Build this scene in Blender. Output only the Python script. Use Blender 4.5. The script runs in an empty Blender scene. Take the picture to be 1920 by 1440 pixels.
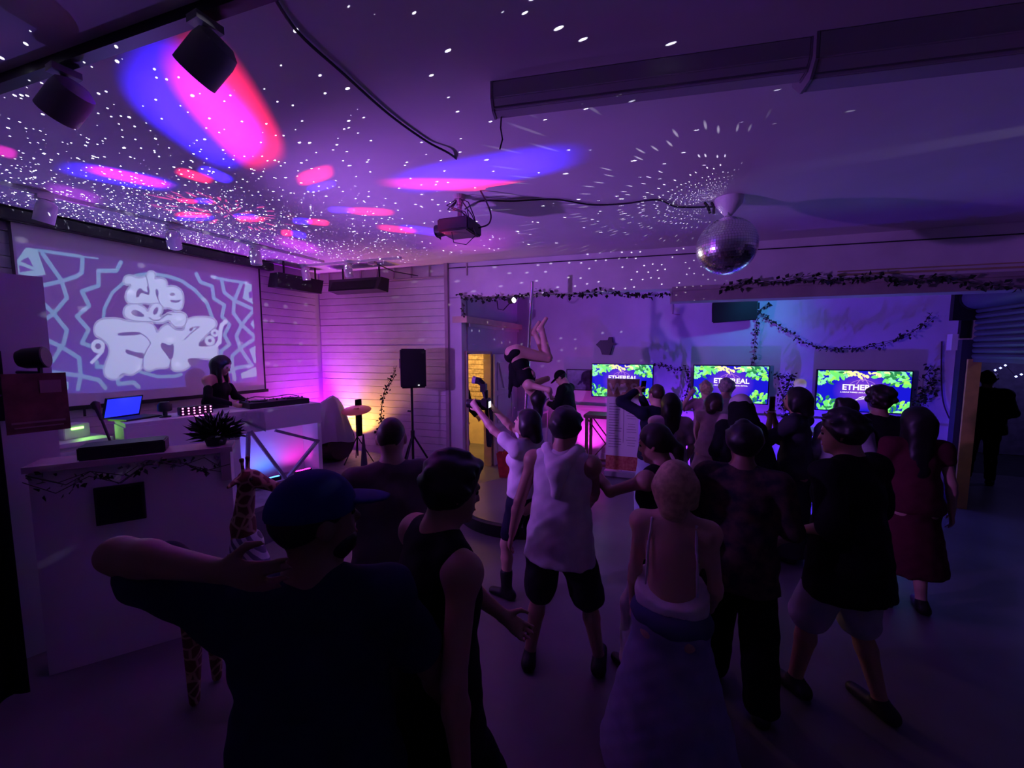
import bpy, bmesh, math, random
import numpy as np
from mathutils import Vector, Matrix

R = math.radians
random.seed(7)
scene = bpy.context.scene
COL = scene.collection

# ------------------------------------------------------------------ camera
F_PX, YAW, PITCH, CAMZ = 728.84, 0.42405, 0.08484, 2.15
cam_d = bpy.data.cameras.new('camera')
cam_d.sensor_width = 36.0
cam_d.lens = F_PX / 1920 * 36
cam_d.clip_start = 0.05
cam = bpy.data.objects.new('camera', cam_d)
COL.objects.link(cam)
cam.location = (0, 0, CAMZ)
cam.rotation_euler = (math.pi / 2 - PITCH, 0, YAW)
scene.camera = cam

# ------------------------------------------------------------------ world, exposure
world = bpy.data.worlds.new('night')
scene.world = world
world.use_nodes = True
world.node_tree.nodes['Background'].inputs[0].default_value = (0.35, 0.3, 0.8, 1)
world.node_tree.nodes['Background'].inputs[1].default_value = 0.002
scene.view_settings.view_transform = 'Standard'
scene.view_settings.look = 'None'
scene.view_settings.exposure = 0.0
scene.view_settings.gamma = 1.0
scene.view_settings.use_curve_mapping = False

# ------------------------------------------------------------------ picture geometry
_c, _s = math.cos(YAW), math.sin(YAW)
FW = np.array([-_s * math.cos(PITCH), _c * math.cos(PITCH), -math.sin(PITCH)])
RT = np.array([_c, _s, 0.0])
UP = np.cross(RT, FW)
CAM = np.array([0, 0, CAMZ])
def ray(u, v): return FW + (u - 960) / F_PX * RT + (720 - v) / F_PX * UP
def pz(u, v, z): d = ray(u, v); return CAM + d * (z - CAMZ) / d[2]
def pX(u, v, X): d = ray(u, v); return CAM + d * X / d[0]
def pY(u, v, Y): d = ray(u, v); return CAM + d * Y / d[1]
def pd(u, v, D): return CAM + ray(u, v) * D
def away(u): return YAW + math.atan((960 - u) / F_PX)

XL, YT, XR, ZC = -6.07, 7.6, 3.45, 3.53          # left wall, screen wall, right wall, ceiling
BA = R(7)                                          # the back wall is a little out of square
B0 = np.array([XL, 5.03, 0.0])
BD = np.array([math.cos(BA), math.sin(BA), 0.0])   # along the back wall
BN = np.array([-math.sin(BA), math.cos(BA), 0.0])
def bp(u, v):
    d = ray(u, v); return CAM + d * ((B0 - CAM) @ BN) / (d @ BN)
def bs(u): return float((bp(u, 650) - B0) @ BD)    # run along the back wall
def bw(s, off, z): p = B0 + BD * s - BN * off; return Vector((p[0], p[1], z))

# ------------------------------------------------------------------ light helpers
def ahead(loc, aim, d=0.06):
    loc = Vector(loc); return loc + (Vector(aim) - loc).normalized() * d - Vector((0, 0, 0.045))
def light(name, kind, loc, col, power, target=None, size=None, blend=0.6, radius=0.03, parent=None):
    d = bpy.data.lights.new(name, kind)
    d.color = col; d.energy = power
    if kind == 'SPOT':
        d.spot_size = size; d.spot_blend = blend
    if kind in ('SPOT', 'POINT'): d.shadow_soft_size = radius
    if kind == 'AREA': d.size = size
    o = bpy.data.objects.new(name, d); COL.objects.link(o)
    o.location = loc
    if target is not None:
        o.rotation_euler = (Vector(target) - Vector(loc)).to_track_quat('-Z', 'Y').to_euler()
    return o

def ntree(d):
    d.use_nodes = True
    nt = d.node_tree
    return nt, nt.nodes, nt.links
def mth(nt, op, a, b=None, c=None, clamp=False):
    n = nt.nodes.new('ShaderNodeMath'); n.operation = op; n.use_clamp = clamp
    for i, x in enumerate((a, b, c)):
        if x is None: continue
        if isinstance(x, (int, float)): n.inputs[i].default_value = x
        else: nt.links.new(x, n.inputs[i])
    return n.outputs[0]
def vmul(nt, col, fac):
    n = nt.nodes.new('ShaderNodeVectorMath'); n.operation = 'SCALE'
    if isinstance(col, tuple): n.inputs[0].default_value = col
    else: nt.links.new(col, n.inputs[0])
    nt.links.new(fac, n.inputs[3]) if not isinstance(fac, (int, float)) else setattr(n.inputs[3], 'default_value', fac)
    return n.outputs[0]
def vadd(nt, a, b):
    n = nt.nodes.new('ShaderNodeVectorMath'); n.operation = 'ADD'
    nt.links.new(a, n.inputs[0]); nt.links.new(b, n.inputs[1]); return n.outputs[0]

# --- coloured wall washers (their cans are built further down)
VIOLET = (-5.78, 4.66, 0.58); MAGENTA = (-5.74, 4.15, 0.58); AMBER = (-5.38, 4.76, 0.58)
light('violet_uplight', 'SPOT', ahead(VIOLET, (-5.95, 4.98, 2.1)), (0.36, 0.005, 1.0), 190, (-5.95, 4.98, 2.1), R(105), 0.9)
light('magenta_uplight', 'SPOT', ahead(MAGENTA, (-6.1, 4.5, 1.7)), (0.75, 0.01, 1.0), 75, (-6.1, 4.5, 1.7), R(110), 0.9)
light('amber_uplight', 'SPOT', ahead(AMBER, (-5.18, 5.15, 1.35)), (1.0, 0.42, 0.05), 110, (-5.18, 5.15, 1.35), R(96), 0.7)
PINKF = (-1.72, 7.22, 0.13); BLUE1 = (0.35, 6.95, 0.13); BLUE2 = (2.0, 6.95, 0.13); CYANF = (1.05, 6.62, 2.88)
light('pink_uplight', 'SPOT', ahead(PINKF, (-1.75, 7.6, 1.0)), (1.0, 0.04, 0.85), 45, (-1.75, 7.6, 1.0), R(120), 0.9)
light('blue_uplight', 'SPOT', ahead(BLUE1, (0.3, 7.6, 1.0)), (0.16, 0.015, 1.0), 210, (0.3, 7.6, 1.0), R(140), 0.9)
light('blue_uplight', 'SPOT', ahead(BLUE2, (2.0, 7.6, 0.9)), (0.07, 0.02, 1.0), 170, (2.0, 7.6, 0.9), R(140), 0.9)
light('cyan_downlight', 'SPOT', CYANF, (0.05, 0.40, 1.0), 22, (0.9, 7.6, 2.7), R(120), 0.9)
# --- two made-up slit lamps on the right wall add streaks to the ceiling
for i_, (a_, b_) in enumerate((((3.36, 1.72, 3.40), (1.70, 3.20, 3.53)), ((3.36, 3.65, 3.40), (1.80, 3.67, 3.53)))):
    light('added_slit_light', 'SPOT', a_, (0.85, 0.82, 0.95), 34, b_, R(7), 0.7, 0.01)
# --- violet wash added at the pale post to light room and ceiling
WASH = tuple(float(x) for x in pd(104, 668, 2.55))
light('added_wash', 'SPOT', WASH, (0.44, 0.14, 1.0), 450, (0.2, 6.4, 2.8), R(96), 1.0, 0.05)
light('floor_wash', 'SPOT', ahead((-4.02, 1.75, 0.13), (-5.6, 2.0, 1.3), 0.07), (0.30, 0.30, 1.0), 34, (-5.6, 2.0, 1.3), R(95), 0.9, 0.04)
# --- warm lamp in the room behind the door, violet fill lamp added outside
light('back_room_lamp', 'POINT', (-4.5, 6.7, 2.2), (1.0, 0.62, 0.22), 60, radius=0.06)
light('yard_fill', 'POINT', (6.6, 10.0, 2.6), (0.28, 0.2, 1.0), 26, radius=0.1)
light('doorway_lamp', 'SPOT', (4.6, 5.6, 3.0), (1.0, 0.72, 0.2), 5, (3.5, 7.4, 1.2), R(40), 0.8, 0.05)

# --- star projector standing on the half wall: fine white stars, red and blue patches
STAR = Vector((-5.11, 2.24, 1.63))
def star_projector():
    d = bpy.data.lights.new('star_projector_light', 'POINT')
    d.energy = 150; d.shadow_soft_size = 0.0; d.color = (1, 1, 1)
    o = bpy.data.objects.new('star_projector_light', d); COL.objects.link(o); o.location = STAR
    nt, N, L = ntree(d)
    for n in list(N): N.remove(n)
    out = N.new('ShaderNodeOutputLight'); em = N.new('ShaderNodeEmission')
    L.new(em.outputs[0], out.inputs[0])
    tc = N.new('ShaderNodeTexCoord'); sep = N.new('ShaderNodeSeparateXYZ'); L.new(tc.outputs['Normal'], sep.inputs[0])
    X, Y, Z = sep.outputs
    up = N.new('ShaderNodeMapRange'); up.interpolation_type = 'SMOOTHSTEP'; up.inputs[1].default_value = 0.28; up.inputs[2].default_value = 0.42; up.inputs[3].default_value = 0; up.inputs[4].default_value = 1; L.new(Z, up.inputs[0]); up = up.outputs[0]
    zs = mth(nt, 'MAXIMUM', Z, 0.06)
    px = mth(nt, 'DIVIDE', X, zs); py = mth(nt, 'DIVIDE', Y, zs)
    # stars: voronoi cells on the sphere of directions
    cmb = N.new('ShaderNodeCombineXYZ'); L.new(X, cmb.inputs[0]); L.new(Y, cmb.inputs[1]); L.new(Z, cmb.inputs[2])
    total = None
    for sc, thr, g in ((24.0, 0.10, 24.0), (40.0, 0.15, 22.0), (56.0, 0.15, 16.0)):
        vo = N.new('ShaderNodeTexVoronoi'); vo.inputs['Scale'].default_value = sc
        L.new(cmb.outputs[0], vo.inputs['Vector'])
        s = N.new('ShaderNodeMapRange'); s.inputs[1].default_value = thr; s.inputs[2].default_value = thr * 0.55
        s.inputs[3].default_value = 0; s.inputs[4].default_value = g
        L.new(mth(nt, 'DIVIDE', vo.outputs['Distance'], mth(nt, 'POWER', zs, 0.75)), s.inputs[0])
        total = s.outputs[0] if total is None else mth(nt, 'ADD', total, s.outputs[0])
    # undo the falloff a little so far stars stay bright
    far = mth(nt, 'POWER', mth(nt, 'DIVIDE', 1.0, zs), 1.6)
    far = mth(nt, 'MINIMUM', far, 6.0)
    acc = vmul(nt, (0.8, 0.8, 1.0), mth(nt, 'MULTIPLY', total, far))
    # patches in the tangent plane: (centre, half axes, angle, soft)
    H = ZC - STAR.z
    def blob(cu, cv, du, dv, wu, wv, col, power, soft=0.45, bu=None):
        nonlocal acc
        c = pz(cu, cv, ZC); a = pz(cu + du, cv + dv, ZC) - c; b = pz(cu + wu, cv + wv, ZC) - c
        c = (c[:2] - np.array([STAR.x, STAR.y])) / H; a = a[:2] / H; b = b[:2] / H
        M = np.linalg.inv(np.array([a, b]).T)
        dx = mth(nt, 'SUBTRACT', px, float(c[0])); dy = mth(nt, 'SUBTRACT', py, float(c[1]))
        s = mth(nt, 'ADD', mth(nt, 'MULTIPLY', dx, float(M[0, 0])), mth(nt, 'MULTIPLY', dy, float(M[0, 1])))
        t = mth(nt, 'ADD', mth(nt, 'MULTIPLY', dx, float(M[1, 0])), mth(nt, 'MULTIPLY', dy, float(M[1, 1])))
        r = mth(nt, 'POWER', mth(nt, 'ADD', mth(nt, 'POWER', mth(nt, 'ABSOLUTE', s), 3.0), mth(nt, 'POWER', mth(nt, 'ABSOLUTE', t), 3.0)), 1 / 3.0)
        m = N.new('ShaderNodeMapRange'); m.interpolation_type = 'SMOOTHSTEP'
        m.inputs[1].default_value = 1.0 + soft * 0.4; m.inputs[2].default_value = 1.0 - soft
        m.inputs[3].default_value = 0; m.inputs[4].default_value = power
        L.new(r, m.inputs[0])
        # keep the lit patch even: light spreads with distance cubed off the axis
        r2 = mth(nt, 'ADD', mth(nt, 'MULTIPLY', px, px), mth(nt, 'MULTIPLY', py, py))
        k = mth(nt, 'POWER', mth(nt, 'ADD', r2, 1.0), 1.5)
        acc = vadd(nt, acc, vmul(nt, col, mth(nt, 'MULTIPLY', m.outputs[0], k)))
    RED, BLU = (1.5, 0.02, 0.14), (0.06, 0.02, 2.2)
    blob(378, 225, 85, 72, -42, 42, BLU, 2.0, 0.5)
    blob(440, 225, 62, 82, -46, 26, RED, 2.0, 0.5)
    blob(225, 333, 95, 18, -14, 12, BLU, 1.5, 0.5)
    blob(245, 333, 72, 16, -8, 8, RED, 1.5, 0.5)
    blob(365, 330, 32, 10, -6, 7, RED, 1.8); blob(405, 328, 28, 12, -8, 7, BLU, 1.8)
    blob(590, 330, 34, -10, 4, 13, RED, 2.0); blob(602, 350, 26, -6, 3, 7, BLU, 1.8)
    blob(900, 322, 175, -28, 8, 24, BLU, 1.6, 0.6); blob(860, 347, 130, 3, 4, 11, RED, 1.8, 0.6)
    blob(352, 377, 18, 2, -2, 4, RED, 2.5); blob(382, 377, 16, 2, -2, 5, BLU, 2.5)
    blob(362, 403, 32, 1, -2, 5, RED, 2.2); blob(366, 409, 34, 0, -2, 5, BLU, 2.2)
    blob(460, 406, 22, 1, 0, 5, BLU, 2.2); blob(470, 411, 26, 1, 0, 5, RED, 2.2)
    blob(567, 415, 18, 1, 0, 6, BLU, 2.2); blob(597, 417, 20, 2, 0, 6, RED, 2.2)
    blob(538, 437, 11, 1, 0, 6, RED, 2.2); blob(560, 440, 14, 3, 0, 6, BLU, 2.2)
    blob(640, 394, 24, 1, 0, 6, BLU, 2.0); blob(695, 397, 42, 2, 0, 7, RED, 2.0)
    blob(745, 430, 35, 4, 0, 6, RED, 1.6); blob(795, 433, 42, 6, 0, 7, BLU, 1.6)
    blob(10, 285, 22, 6, -2, 10, (0.8, 0.02, 0.5), 1.2)
    blob(140, 365, 50, 12, -4, 12, (0.5, 0.02, 0.8), 0.7); blob(560, 460, 40, 10, 0, 10, (0.7, 0.05, 0.8), 0.8)
    blob(880, 455, 90, 0, 0, 22, (0.6, 0.04, 0.7), 0.5, 0.8)
    # the broken red burst straight overhead
    bc = pz(430, 400, ZC); qx = mth(nt, 'SUBTRACT', px, float((bc[0] - STAR.x) / (ZC - STAR.z))); qy = mth(nt, 'SUBTRACT', py, float((bc[1] - STAR.y) / (ZC - STAR.z)))
    r2 = mth(nt, 'SQRT', mth(nt, 'ADD', mth(nt, 'MULTIPLY', qx, qx), mth(nt, 'MULTIPLY', qy, qy)))
    ang = mth(nt, 'ARCTAN2', qy, qx)
    cc = N.new('ShaderNodeCombineXYZ'); L.new(mth(nt, 'MULTIPLY', ang, 5.0), cc.inputs[0]); L.new(mth(nt, 'MULTIPLY', r2, 6.0), cc.inputs[1])
    no = N.new('ShaderNodeTexVoronoi'); no.inputs['Scale'].default_value = 1.6; L.new(cc.outputs[0], no.inputs['Vector'])
    m = N.new('ShaderNodeMapRange'); m.inputs[1].default_value = 0.34; m.inputs[2].default_value = 0.24; m.inputs[3].default_value = 0; m.inputs[4].default_value = 2.2
    L.new(no.outputs['Distance'], m.inputs[0])
    ring = N.new('ShaderNodeMapRange'); ring.inputs[1].default_value = 0.34; ring.inputs[2].default_value = 0.20; ring.inputs[3].default_value = 0; ring.inputs[4].default_value = 1
    L.new(r2, ring.inputs[0])
    acc = vadd(nt, acc, vmul(nt, (1.0, 0.08, 0.3), mth(nt, 'MULTIPLY', m.outputs[0], ring.outputs[0])))
    # dim violet haze of the projector itself
    acc = vadd(nt, acc, vmul(nt, (0.14, 0.08, 0.60), 0.42))
    # mask put into the pattern: drops everything that would miss the ceiling
    H_ = ZC - STAR.z
    m1 = mth(nt, 'GREATER_THAN', px, float((XL + 0.04 - STAR.x) / H_)); m2 = mth(nt, 'LESS_THAN', py, float((5.0 - STAR.y) / H_))
    acc = vmul(nt, acc, mth(nt, 'MULTIPLY', up, mth(nt, 'MULTIPLY', m1, m2)))
    L.new(acc, em.inputs[0]); em.inputs[1].default_value = 1.0
    return o
star_projector()

# --- added patterned lamp in place of light thrown off the mirror ball: white specks on ceiling and header
BALL = Vector(tuple(pd(1362, 462, 3.53)))
def ball_specks():
    d = bpy.data.lights.new('added_speck_lamp', 'POINT')
    d.energy = 55; d.shadow_soft_size = 0.0
    o = bpy.data.objects.new('added_speck_lamp', d); COL.objects.link(o)
    o.location = BALL + Vector((-0.05, 0.0, 0.275))
    nt, N, L = ntree(d)
    for n in list(N): N.remove(n)
    out = N.new('ShaderNodeOutputLight'); em = N.new('ShaderNodeEmission'); L.new(em.outputs[0], out.inputs[0])
    tc = N.new('ShaderNodeTexCoord'); sep = N.new('ShaderNodeSeparateXYZ'); L.new(tc.outputs['Normal'], sep.inputs[0])
    X, Y, Z = sep.outputs
    el = mth(nt, 'ARCSINE', Z); az = mth(nt, 'ARCTAN2', Y, X)
    # rows of latitude like the tile rows of the ball
    row = mth(nt, 'MULTIPLY', el, 20.0); ri = mth(nt, 'FLOOR', row)
    colm = mth(nt, 'ADD', mth(nt, 'MULTIPLY', mth(nt, 'MULTIPLY', az, 16.0), mth(nt, 'COSINE', mth(nt, 'DIVIDE', ri, 20.0))), mth(nt, 'MULTIPLY', ri, 0.37))
    cc = N.new('ShaderNodeCombineXYZ'); L.new(mth(nt, 'FLOOR', colm), cc.inputs[0]); L.new(ri, cc.inputs[1])
    wn = N.new('ShaderNodeTexWhiteNoise'); wn.noise_dimensions = '2D'; L.new(cc.outputs[0], wn.inputs['Vector'])
    ws = N.new('ShaderNodeSeparateColor'); L.new(wn.outputs['Color'], ws.inputs[0])
    fx = mth(nt, 'SUBTRACT', mth(nt, 'FRACT', colm), mth(nt, 'ADD', 0.3, mth(nt, 'MULTIPLY', ws.outputs[0], 0.4)))
    fy = mth(nt, 'SUBTRACT', mth(nt, 'FRACT', row), mth(nt, 'ADD', 0.3, mth(nt, 'MULTIPLY', ws.outputs[1], 0.4)))
    dd = mth(nt, 'SQRT', mth(nt, 'ADD', mth(nt, 'MULTIPLY', fx, fx), mth(nt, 'MULTIPLY', fy, fy)))
    m = N.new('ShaderNodeMapRange'); m.inputs[1].default_value = 0.12; m.inputs[2].default_value = 0.05; m.inputs[3].default_value = 0; m.inputs[4].default_value = 1
    L.new(dd, m.inputs[0])
    some = mth(nt, 'GREATER_THAN', ws.outputs[2], 0.35)
    # brightest on the side the pin spot strikes (towards -x)
    side = N.new('ShaderNodeMapRange'); side.inputs[1].default_value = 0.15; side.inputs[2].default_value = -0.5; side.inputs[3].default_value = 0.0; side.inputs[4].default_value = 1.0
    L.new(X, side.inputs[0])
    zz = mth(nt, 'MAXIMUM', mth(nt, 'ABSOLUTE', Z), 0.10)
    k = mth(nt, 'MINIMUM', mth(nt, 'POWER', mth(nt, 'DIVIDE', 0.5, zz), 2.0), 5.0)
    val = mth(nt, 'MULTIPLY', mth(nt, 'MULTIPLY', m.outputs[0], some), mth(nt, 'MULTIPLY', side.outputs[0], k))
    L.new(vmul(nt, (0.85, 0.8, 1.0), val), em.inputs[0]); em.inputs[1].default_value = 1.0
ball_specks()

# ================================================================== materials
MATS = {}
def mat(name, col, rough=0.6, metal=0.0, noise=0.0, nscale=8.0, bump=0.0, emit=None, estr=0.0, spec=0.5, col2=None, transl=0.0, coat=0.0):
    if name in MATS: return MATS[name]
    m = bpy.data.materials.new(name); m.use_nodes = True
    nt = m.node_tree; b = nt.nodes['Principled BSDF']
    b.inputs['Base Color'].default_value = (*col, 1)
    b.inputs['Roughness'].default_value = rough
    b.inputs['Metallic'].default_value = metal
    b.inputs['Specular IOR Level'].default_value = spec
    b.inputs['Coat Weight'].default_value = coat
    if noise or bump or col2:
        tc = nt.nodes.new('ShaderNodeTexCoord')
        nz = nt.nodes.new('ShaderNodeTexNoise'); nz.inputs['Scale'].default_value = nscale; nz.inputs['Detail'].default_value = 5
        nt.links.new(tc.outputs['Object'], nz.inputs['Vector'])
        if noise or col2:
            mx = nt.nodes.new('ShaderNodeMix'); mx.data_type = 'RGBA'
            c2 = col2 if col2 else tuple(max(0, x * (1 - noise)) for x in col)
            mx.inputs['A'].default_value = (*c2, 1); mx.inputs['B'].default_value = (*col, 1)
            rp = nt.nodes.new('ShaderNodeMapRange'); rp.inputs[1].default_value = 0.35; rp.inputs[2].default_value = 0.65
            nt.links.new(nz.outputs['Fac'], rp.inputs[0]); nt.links.new(rp.outputs[0], mx.inputs['Factor'])
            nt.links.new(mx.outputs['Result'], b.inputs['Base Color'])
        if bump:
            bm = nt.nodes.new('ShaderNodeBump'); bm.inputs['Strength'].default_value = bump; bm.inputs['Distance'].default_value = 0.01
            nt.links.new(nz.outputs['Fac'], bm.inputs['Height']); nt.links.new(bm.outputs[0], b.inputs['Normal'])
    if emit:
        b.inputs['Emission Color'].default_value = (*emit, 1); b.inputs['Emission Strength'].default_value = estr
    MATS[name] = m
    return m

WHITE_PAINT = mat('white_paint', (0.72, 0.70, 0.70), 0.55, noise=0.12, nscale=3, bump=0.05)
BOARD_PAINT = mat('board_paint', (0.72, 0.70, 0.70), 0.5, noise=0.10, nscale=5, bump=0.08)
CEIL_PAINT = mat('ceiling_paint', (0.70, 0.68, 0.70), 0.75, noise=0.08, nscale=1.5, bump=0.03)
WALL_PAINT = mat('plaster_paint', (0.66, 0.66, 0.70), 0.65, noise=0.15, nscale=1.2, bump=0.06)
FLOOR_M = mat('sealed_concrete', (0.16, 0.155, 0.17), 0.32, noise=0.35, nscale=1.1, bump=0.04, spec=0.45)
BEAM_M = mat('beam_paint', (0.42, 0.34, 0.36), 0.6, noise=0.2, nscale=4)
BLACK = mat('black_plastic', (0.012, 0.012, 0.014), 0.5)
BLACK_MET = mat('black_metal', (0.015, 0.015, 0.018), 0.4, metal=0.3)
SATIN_BLACK = mat('black_cloth', (0.008, 0.008, 0.010), 0.9, spec=0.1)
WHITE_MET = mat('white_metal', (0.75, 0.74, 0.74), 0.45)
CHROME = mat('chrome', (0.9, 0.9, 0.92), 0.12, metal=1.0)
DARKWOOD = mat('dark_wood', (0.16, 0.075, 0.04), 0.55, noise=0.5, nscale=14, bump=0.1)
CREAM = mat('cream_paint', (0.75, 0.62, 0.40), 0.6, noise=0.15, nscale=5)
TIMBER = mat('rough_timber', (0.60, 0.46, 0.28), 0.8, noise=0.5, nscale=18, bump=0.4)
CABLE = mat('cable_rubber', (0.02, 0.015, 0.025), 0.6)
LEAF_D = mat('ivy_leaf', (0.012, 0.03, 0.012), 0.6, noise=0.6, nscale=30)
STEM = mat('ivy_stem', (0.03, 0.03, 0.015), 0.8)
SHUTTER = mat('shutter_steel', (0.10, 0.11, 0.16), 0.45, metal=0.25, noise=0.15, nscale=3)
JAMB_Y = mat('yellow_jamb', (0.62, 0.45, 0.12), 0.6, noise=0.2)

# ================================================================== mesh helpers
def link(name, me, m=None, parent=None):
    o = bpy.data.objects.new(name, me); COL.objects.link(o)
    if m is not None:
        if isinstance(m, (list, tuple)):
            for x in m: me.materials.append(x)
        elif not me.materials: me.materials.append(m)
    if parent is not None: o.parent = parent
    return o
def tag(o, label=None, cat=None, group=None, kind=None):
    if label: o['label'] = label
    if cat: o['category'] = cat
    if group: o['group'] = group
    if kind: o['kind'] = kind
    return o
def empty(name, loc, rz=0.0):
    o = bpy.data.objects.new(name, None); COL.objects.link(o)
    o.location = loc; o.rotation_euler = (0, 0, rz); o.empty_display_size = 0.1
    return o
class MB:
    def __init__(s): s.v = []; s.f = []; s.mi = []
    def add(s, vs, fs, mi=0):
        n = len(s.v); s.v += [tuple(x) for x in vs]; s.f += [tuple(i + n for i in f) for f in fs]; s.mi += [mi] * len(fs); return s
    def box(s, c, d, rz=0.0, M=None, mi=0):
        c = Vector(c); d = Vector(d) / 2
        rot = M if M is not None else Matrix.Rotation(rz, 3, 'Z')
        vs = [c + rot @ Vector((x * d.x, y * d.y, z * d.z)) for x in (-1, 1) for y in (-1, 1) for z in (-1, 1)]
        return s.add(vs, [(0, 1, 3, 2), (4, 6, 7, 5), (0, 4, 5, 1), (2, 3, 7, 6), (0, 2, 6, 4), (1, 5, 7, 3)], mi)
    def bar(s, a, b, w, h=None, mi=0, up=(0, 0, 1)):
        a = Vector(a); b = Vector(b); h = h or w
        z = (b - a).normalized(); x = z.cross(Vector(up))
        if x.length < 1e-4: x = z.cross(Vector((0, 1, 0)))
        x.normalize(); y = z.cross(x)
        vs = [p + x * (i * w / 2) + y * (j * h / 2) for p in (a, b) for i, j in ((-1, -1), (1, -1), (1, 1), (-1, 1))]
        return s.add(vs, [(0, 3, 2, 1), (4, 5, 6, 7), (0, 1, 5, 4), (1, 2, 6, 5), (2, 3, 7, 6), (3, 0, 4, 7)], mi)
    def tube(s, pts, r, n=8, mi=0, caps=True):
        pts = [Vector(p) for p in pts]; rs = r if isinstance(r, (list, tuple)) else [r] * len(pts)
        rings = []; prev = None
        for i, p in enumerate(pts):
            t = (pts[min(i + 1, len(pts) - 1)] - pts[max(i - 1, 0)])
            t = t.normalized() if t.length > 1e-9 else Vector((0, 0, 1))
            if prev is None:
                x = t.cross(Vector((0, 0, 1)))
                if x.length < 1e-3: x = t.cross(Vector((0, 1, 0)))
            else: x = prev - t * prev.dot(t)
            x.normalize(); y = t.cross(x); prev = x
            rings.append([p + (x * math.cos(2 * math.pi * k / n) + y * math.sin(2 * math.pi * k / n)) * rs[i] for k in range(n)])
        vs = [q for ring in rings for q in ring]; fs = []
        for i in range(len(pts) - 1):
            for k in range(n):
                a = i * n + k; b = i * n + (k + 1) % n
                fs.append((a, b, b + n, a + n))
        if caps: fs.append(tuple(range(n))[::-1]); fs.append(tuple((len(pts) - 1) * n + k for k in range(n)))
        return s.add(vs, fs, mi)
    def lathe(s, prof, c, n=24, M=None, mi=0):
        c = Vector(c); vs = []; fs = []
        for r, z in prof:
            for k in range(n):
                p = Vector((r * math.cos(2 * math.pi * k / n), r * math.sin(2 * math.pi * k / n), z))
                vs.append(c + (M @ p if M is not None else p))
        for i in range(len(prof) - 1):
            for k in range(n):
                a = i * n + k; b = i * n + (k + 1) % n
                fs.append((a, b, b + n, a + n))
        fs.append(tuple(range(n))[::-1]); fs.append(tuple((len(prof) - 1) * n + k for k in range(n)))
        return s.add(vs, fs, mi)
    def poly(s, vs, mi=0): return s.add(vs, [tuple(range(len(vs)))], mi)
    def build(s, name, m, parent=None, smooth=False, bevel=0.0):
        me = bpy.data.meshes.new(name); me.from_pydata([tuple(v) for v in s.v], [], s.f); me.update()
        if bevel:
            bm = bmesh.new(); bm.from_mesh(me)
            bmesh.ops.bevel(bm, geom=bm.edges[:], offset=bevel, segments=2, affect='EDGES', clamp_overlap=True)
            bm.to_mesh(me); bm.free()
        o = link(name, me, m, parent)
        if any(s.mi) and not bevel:
            me.polygons.foreach_set('material_index', s.mi)
        if smooth:
            me.polygons.foreach_set('use_smooth', [True] * len(me.polygons))
            try: me.set_sharp_from_angle(angle=R(40))
            except Exception: pass
        return o
def copy_tree(o, parent=None):
    c = o.copy(); COL.objects.link(c); c.parent = parent
    for ch in list(o.children): copy_tree(ch, c)
    return c
def rotto(d, up=(0, 0, 1)):
    return Vector(d).to_track_quat('Z', 'Y').to_matrix()

# ================================================================== the setting
def struct(name, mb, m, parent=None, **k):
    o = mb.build(name, m, parent, **k)
    if parent is None: o['kind'] = 'structure'
    return o
struct('floor', MB().box((-0.4, 3.2, -0.05), (13.6, 12.6, 0.1)), FLOOR_M)
struct('ceiling', MB().box((-1.3, 2.6, ZC + 0.05), (10.0, 10.8, 0.1)), CEIL_PAINT)
wl = struct('wall_left', MB().box((XL - 0.10, 1.2, ZC / 2), (0.14, 8.0, ZC)), WHITE_PAINT)
struct('wall_front', MB().box((-1.3, -2.75, ZC / 2), (9.9, 0.12, ZC)), WALL_PAINT)
sB = bs(838); sP = bs(864)
mb = MB(); c = bw(sB / 2, -0.10, ZC / 2); mb.box(c, (sB, 0.14, ZC), rz=BA)
wb = struct('wall_back', mb, WHITE_PAINT)
# painted boards of the two stage walls, each its own piece
bh = 0.118
def boards(wall, n, fn):
    random.seed(3)
    for i in range(n):
        z = i * bh + bh / 2 + 0.003
        o = fn(z, bh - random.choice((0.004, 0.006, 0.012, 0.005)), random.uniform(0.0, 0.005))
        o.parent = wall
def bl_back(z, h, pr):
    m = MB(); m.box(bw(sB / 2, 0.0 - 0.014 + pr, z), (sB - 0.02, 0.024, h), rz=BA); return m.build('board', BOARD_PAINT)
def bl_left(z, h, pr):
    m = MB(); m.box((XL - 0.014 + pr, 2.6, z), (0.024, 4.7, h)); return m.build('board', BOARD_PAINT)
boards(wb, 28, bl_back); boards(wl, 29, bl_left)
mb = MB()
for k in range(9):
    mb.bar(bw(0.25 + k * 0.33, 0.01, 3.33), bw(0.25 + k * 0.33, 0.01, 3.52), 0.02)
mb.bar(bw(0.03, 0.012, 3.335), bw(sB - 0.02, 0.012, 3.335), 0.03, 0.02)
tag(mb.build('batten', BEAM_M, wb), 'grey battens above the boards')
# pipe-like corner trim, pilaster, header with soffit
mb = MB(); mb.box(bw(sB + 0.02, 0.02, ZC / 2), (0.055, 0.07, ZC), rz=BA); struct('trim_1', mb, BEAM_M)
mb = MB(); mb.box(bw((sB + sP) / 2 + 0.03, -0.12, 1.5), (sP - sB - 0.03, 0.24, 3.0), rz=BA); struct('trim_2', mb, WHITE_PAINT)
sE = float((np.array([XR, 6.2, 0]) - B0) @ BD) + 0.1
s1 = bs(1256)
mb = MB(); mb.box(bw((sB + sE) / 2 + 0.02, -0.12, (2.99 + ZC) / 2), (sE - sB - 0.04, 0.24, ZC - 2.99), rz=BA)
struct('wall_header', mb, WHITE_PAINT)
mb = MB(); mb.box(bw((s1 + sE) / 2, -0.10, 2.90), (sE - s1, 0.29, 0.18), rz=BA)
mb.box(bw((s1 + sE) / 2, 0.055, 2.975), (sE - s1, 0.02, 0.05), rz=BA)
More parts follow.
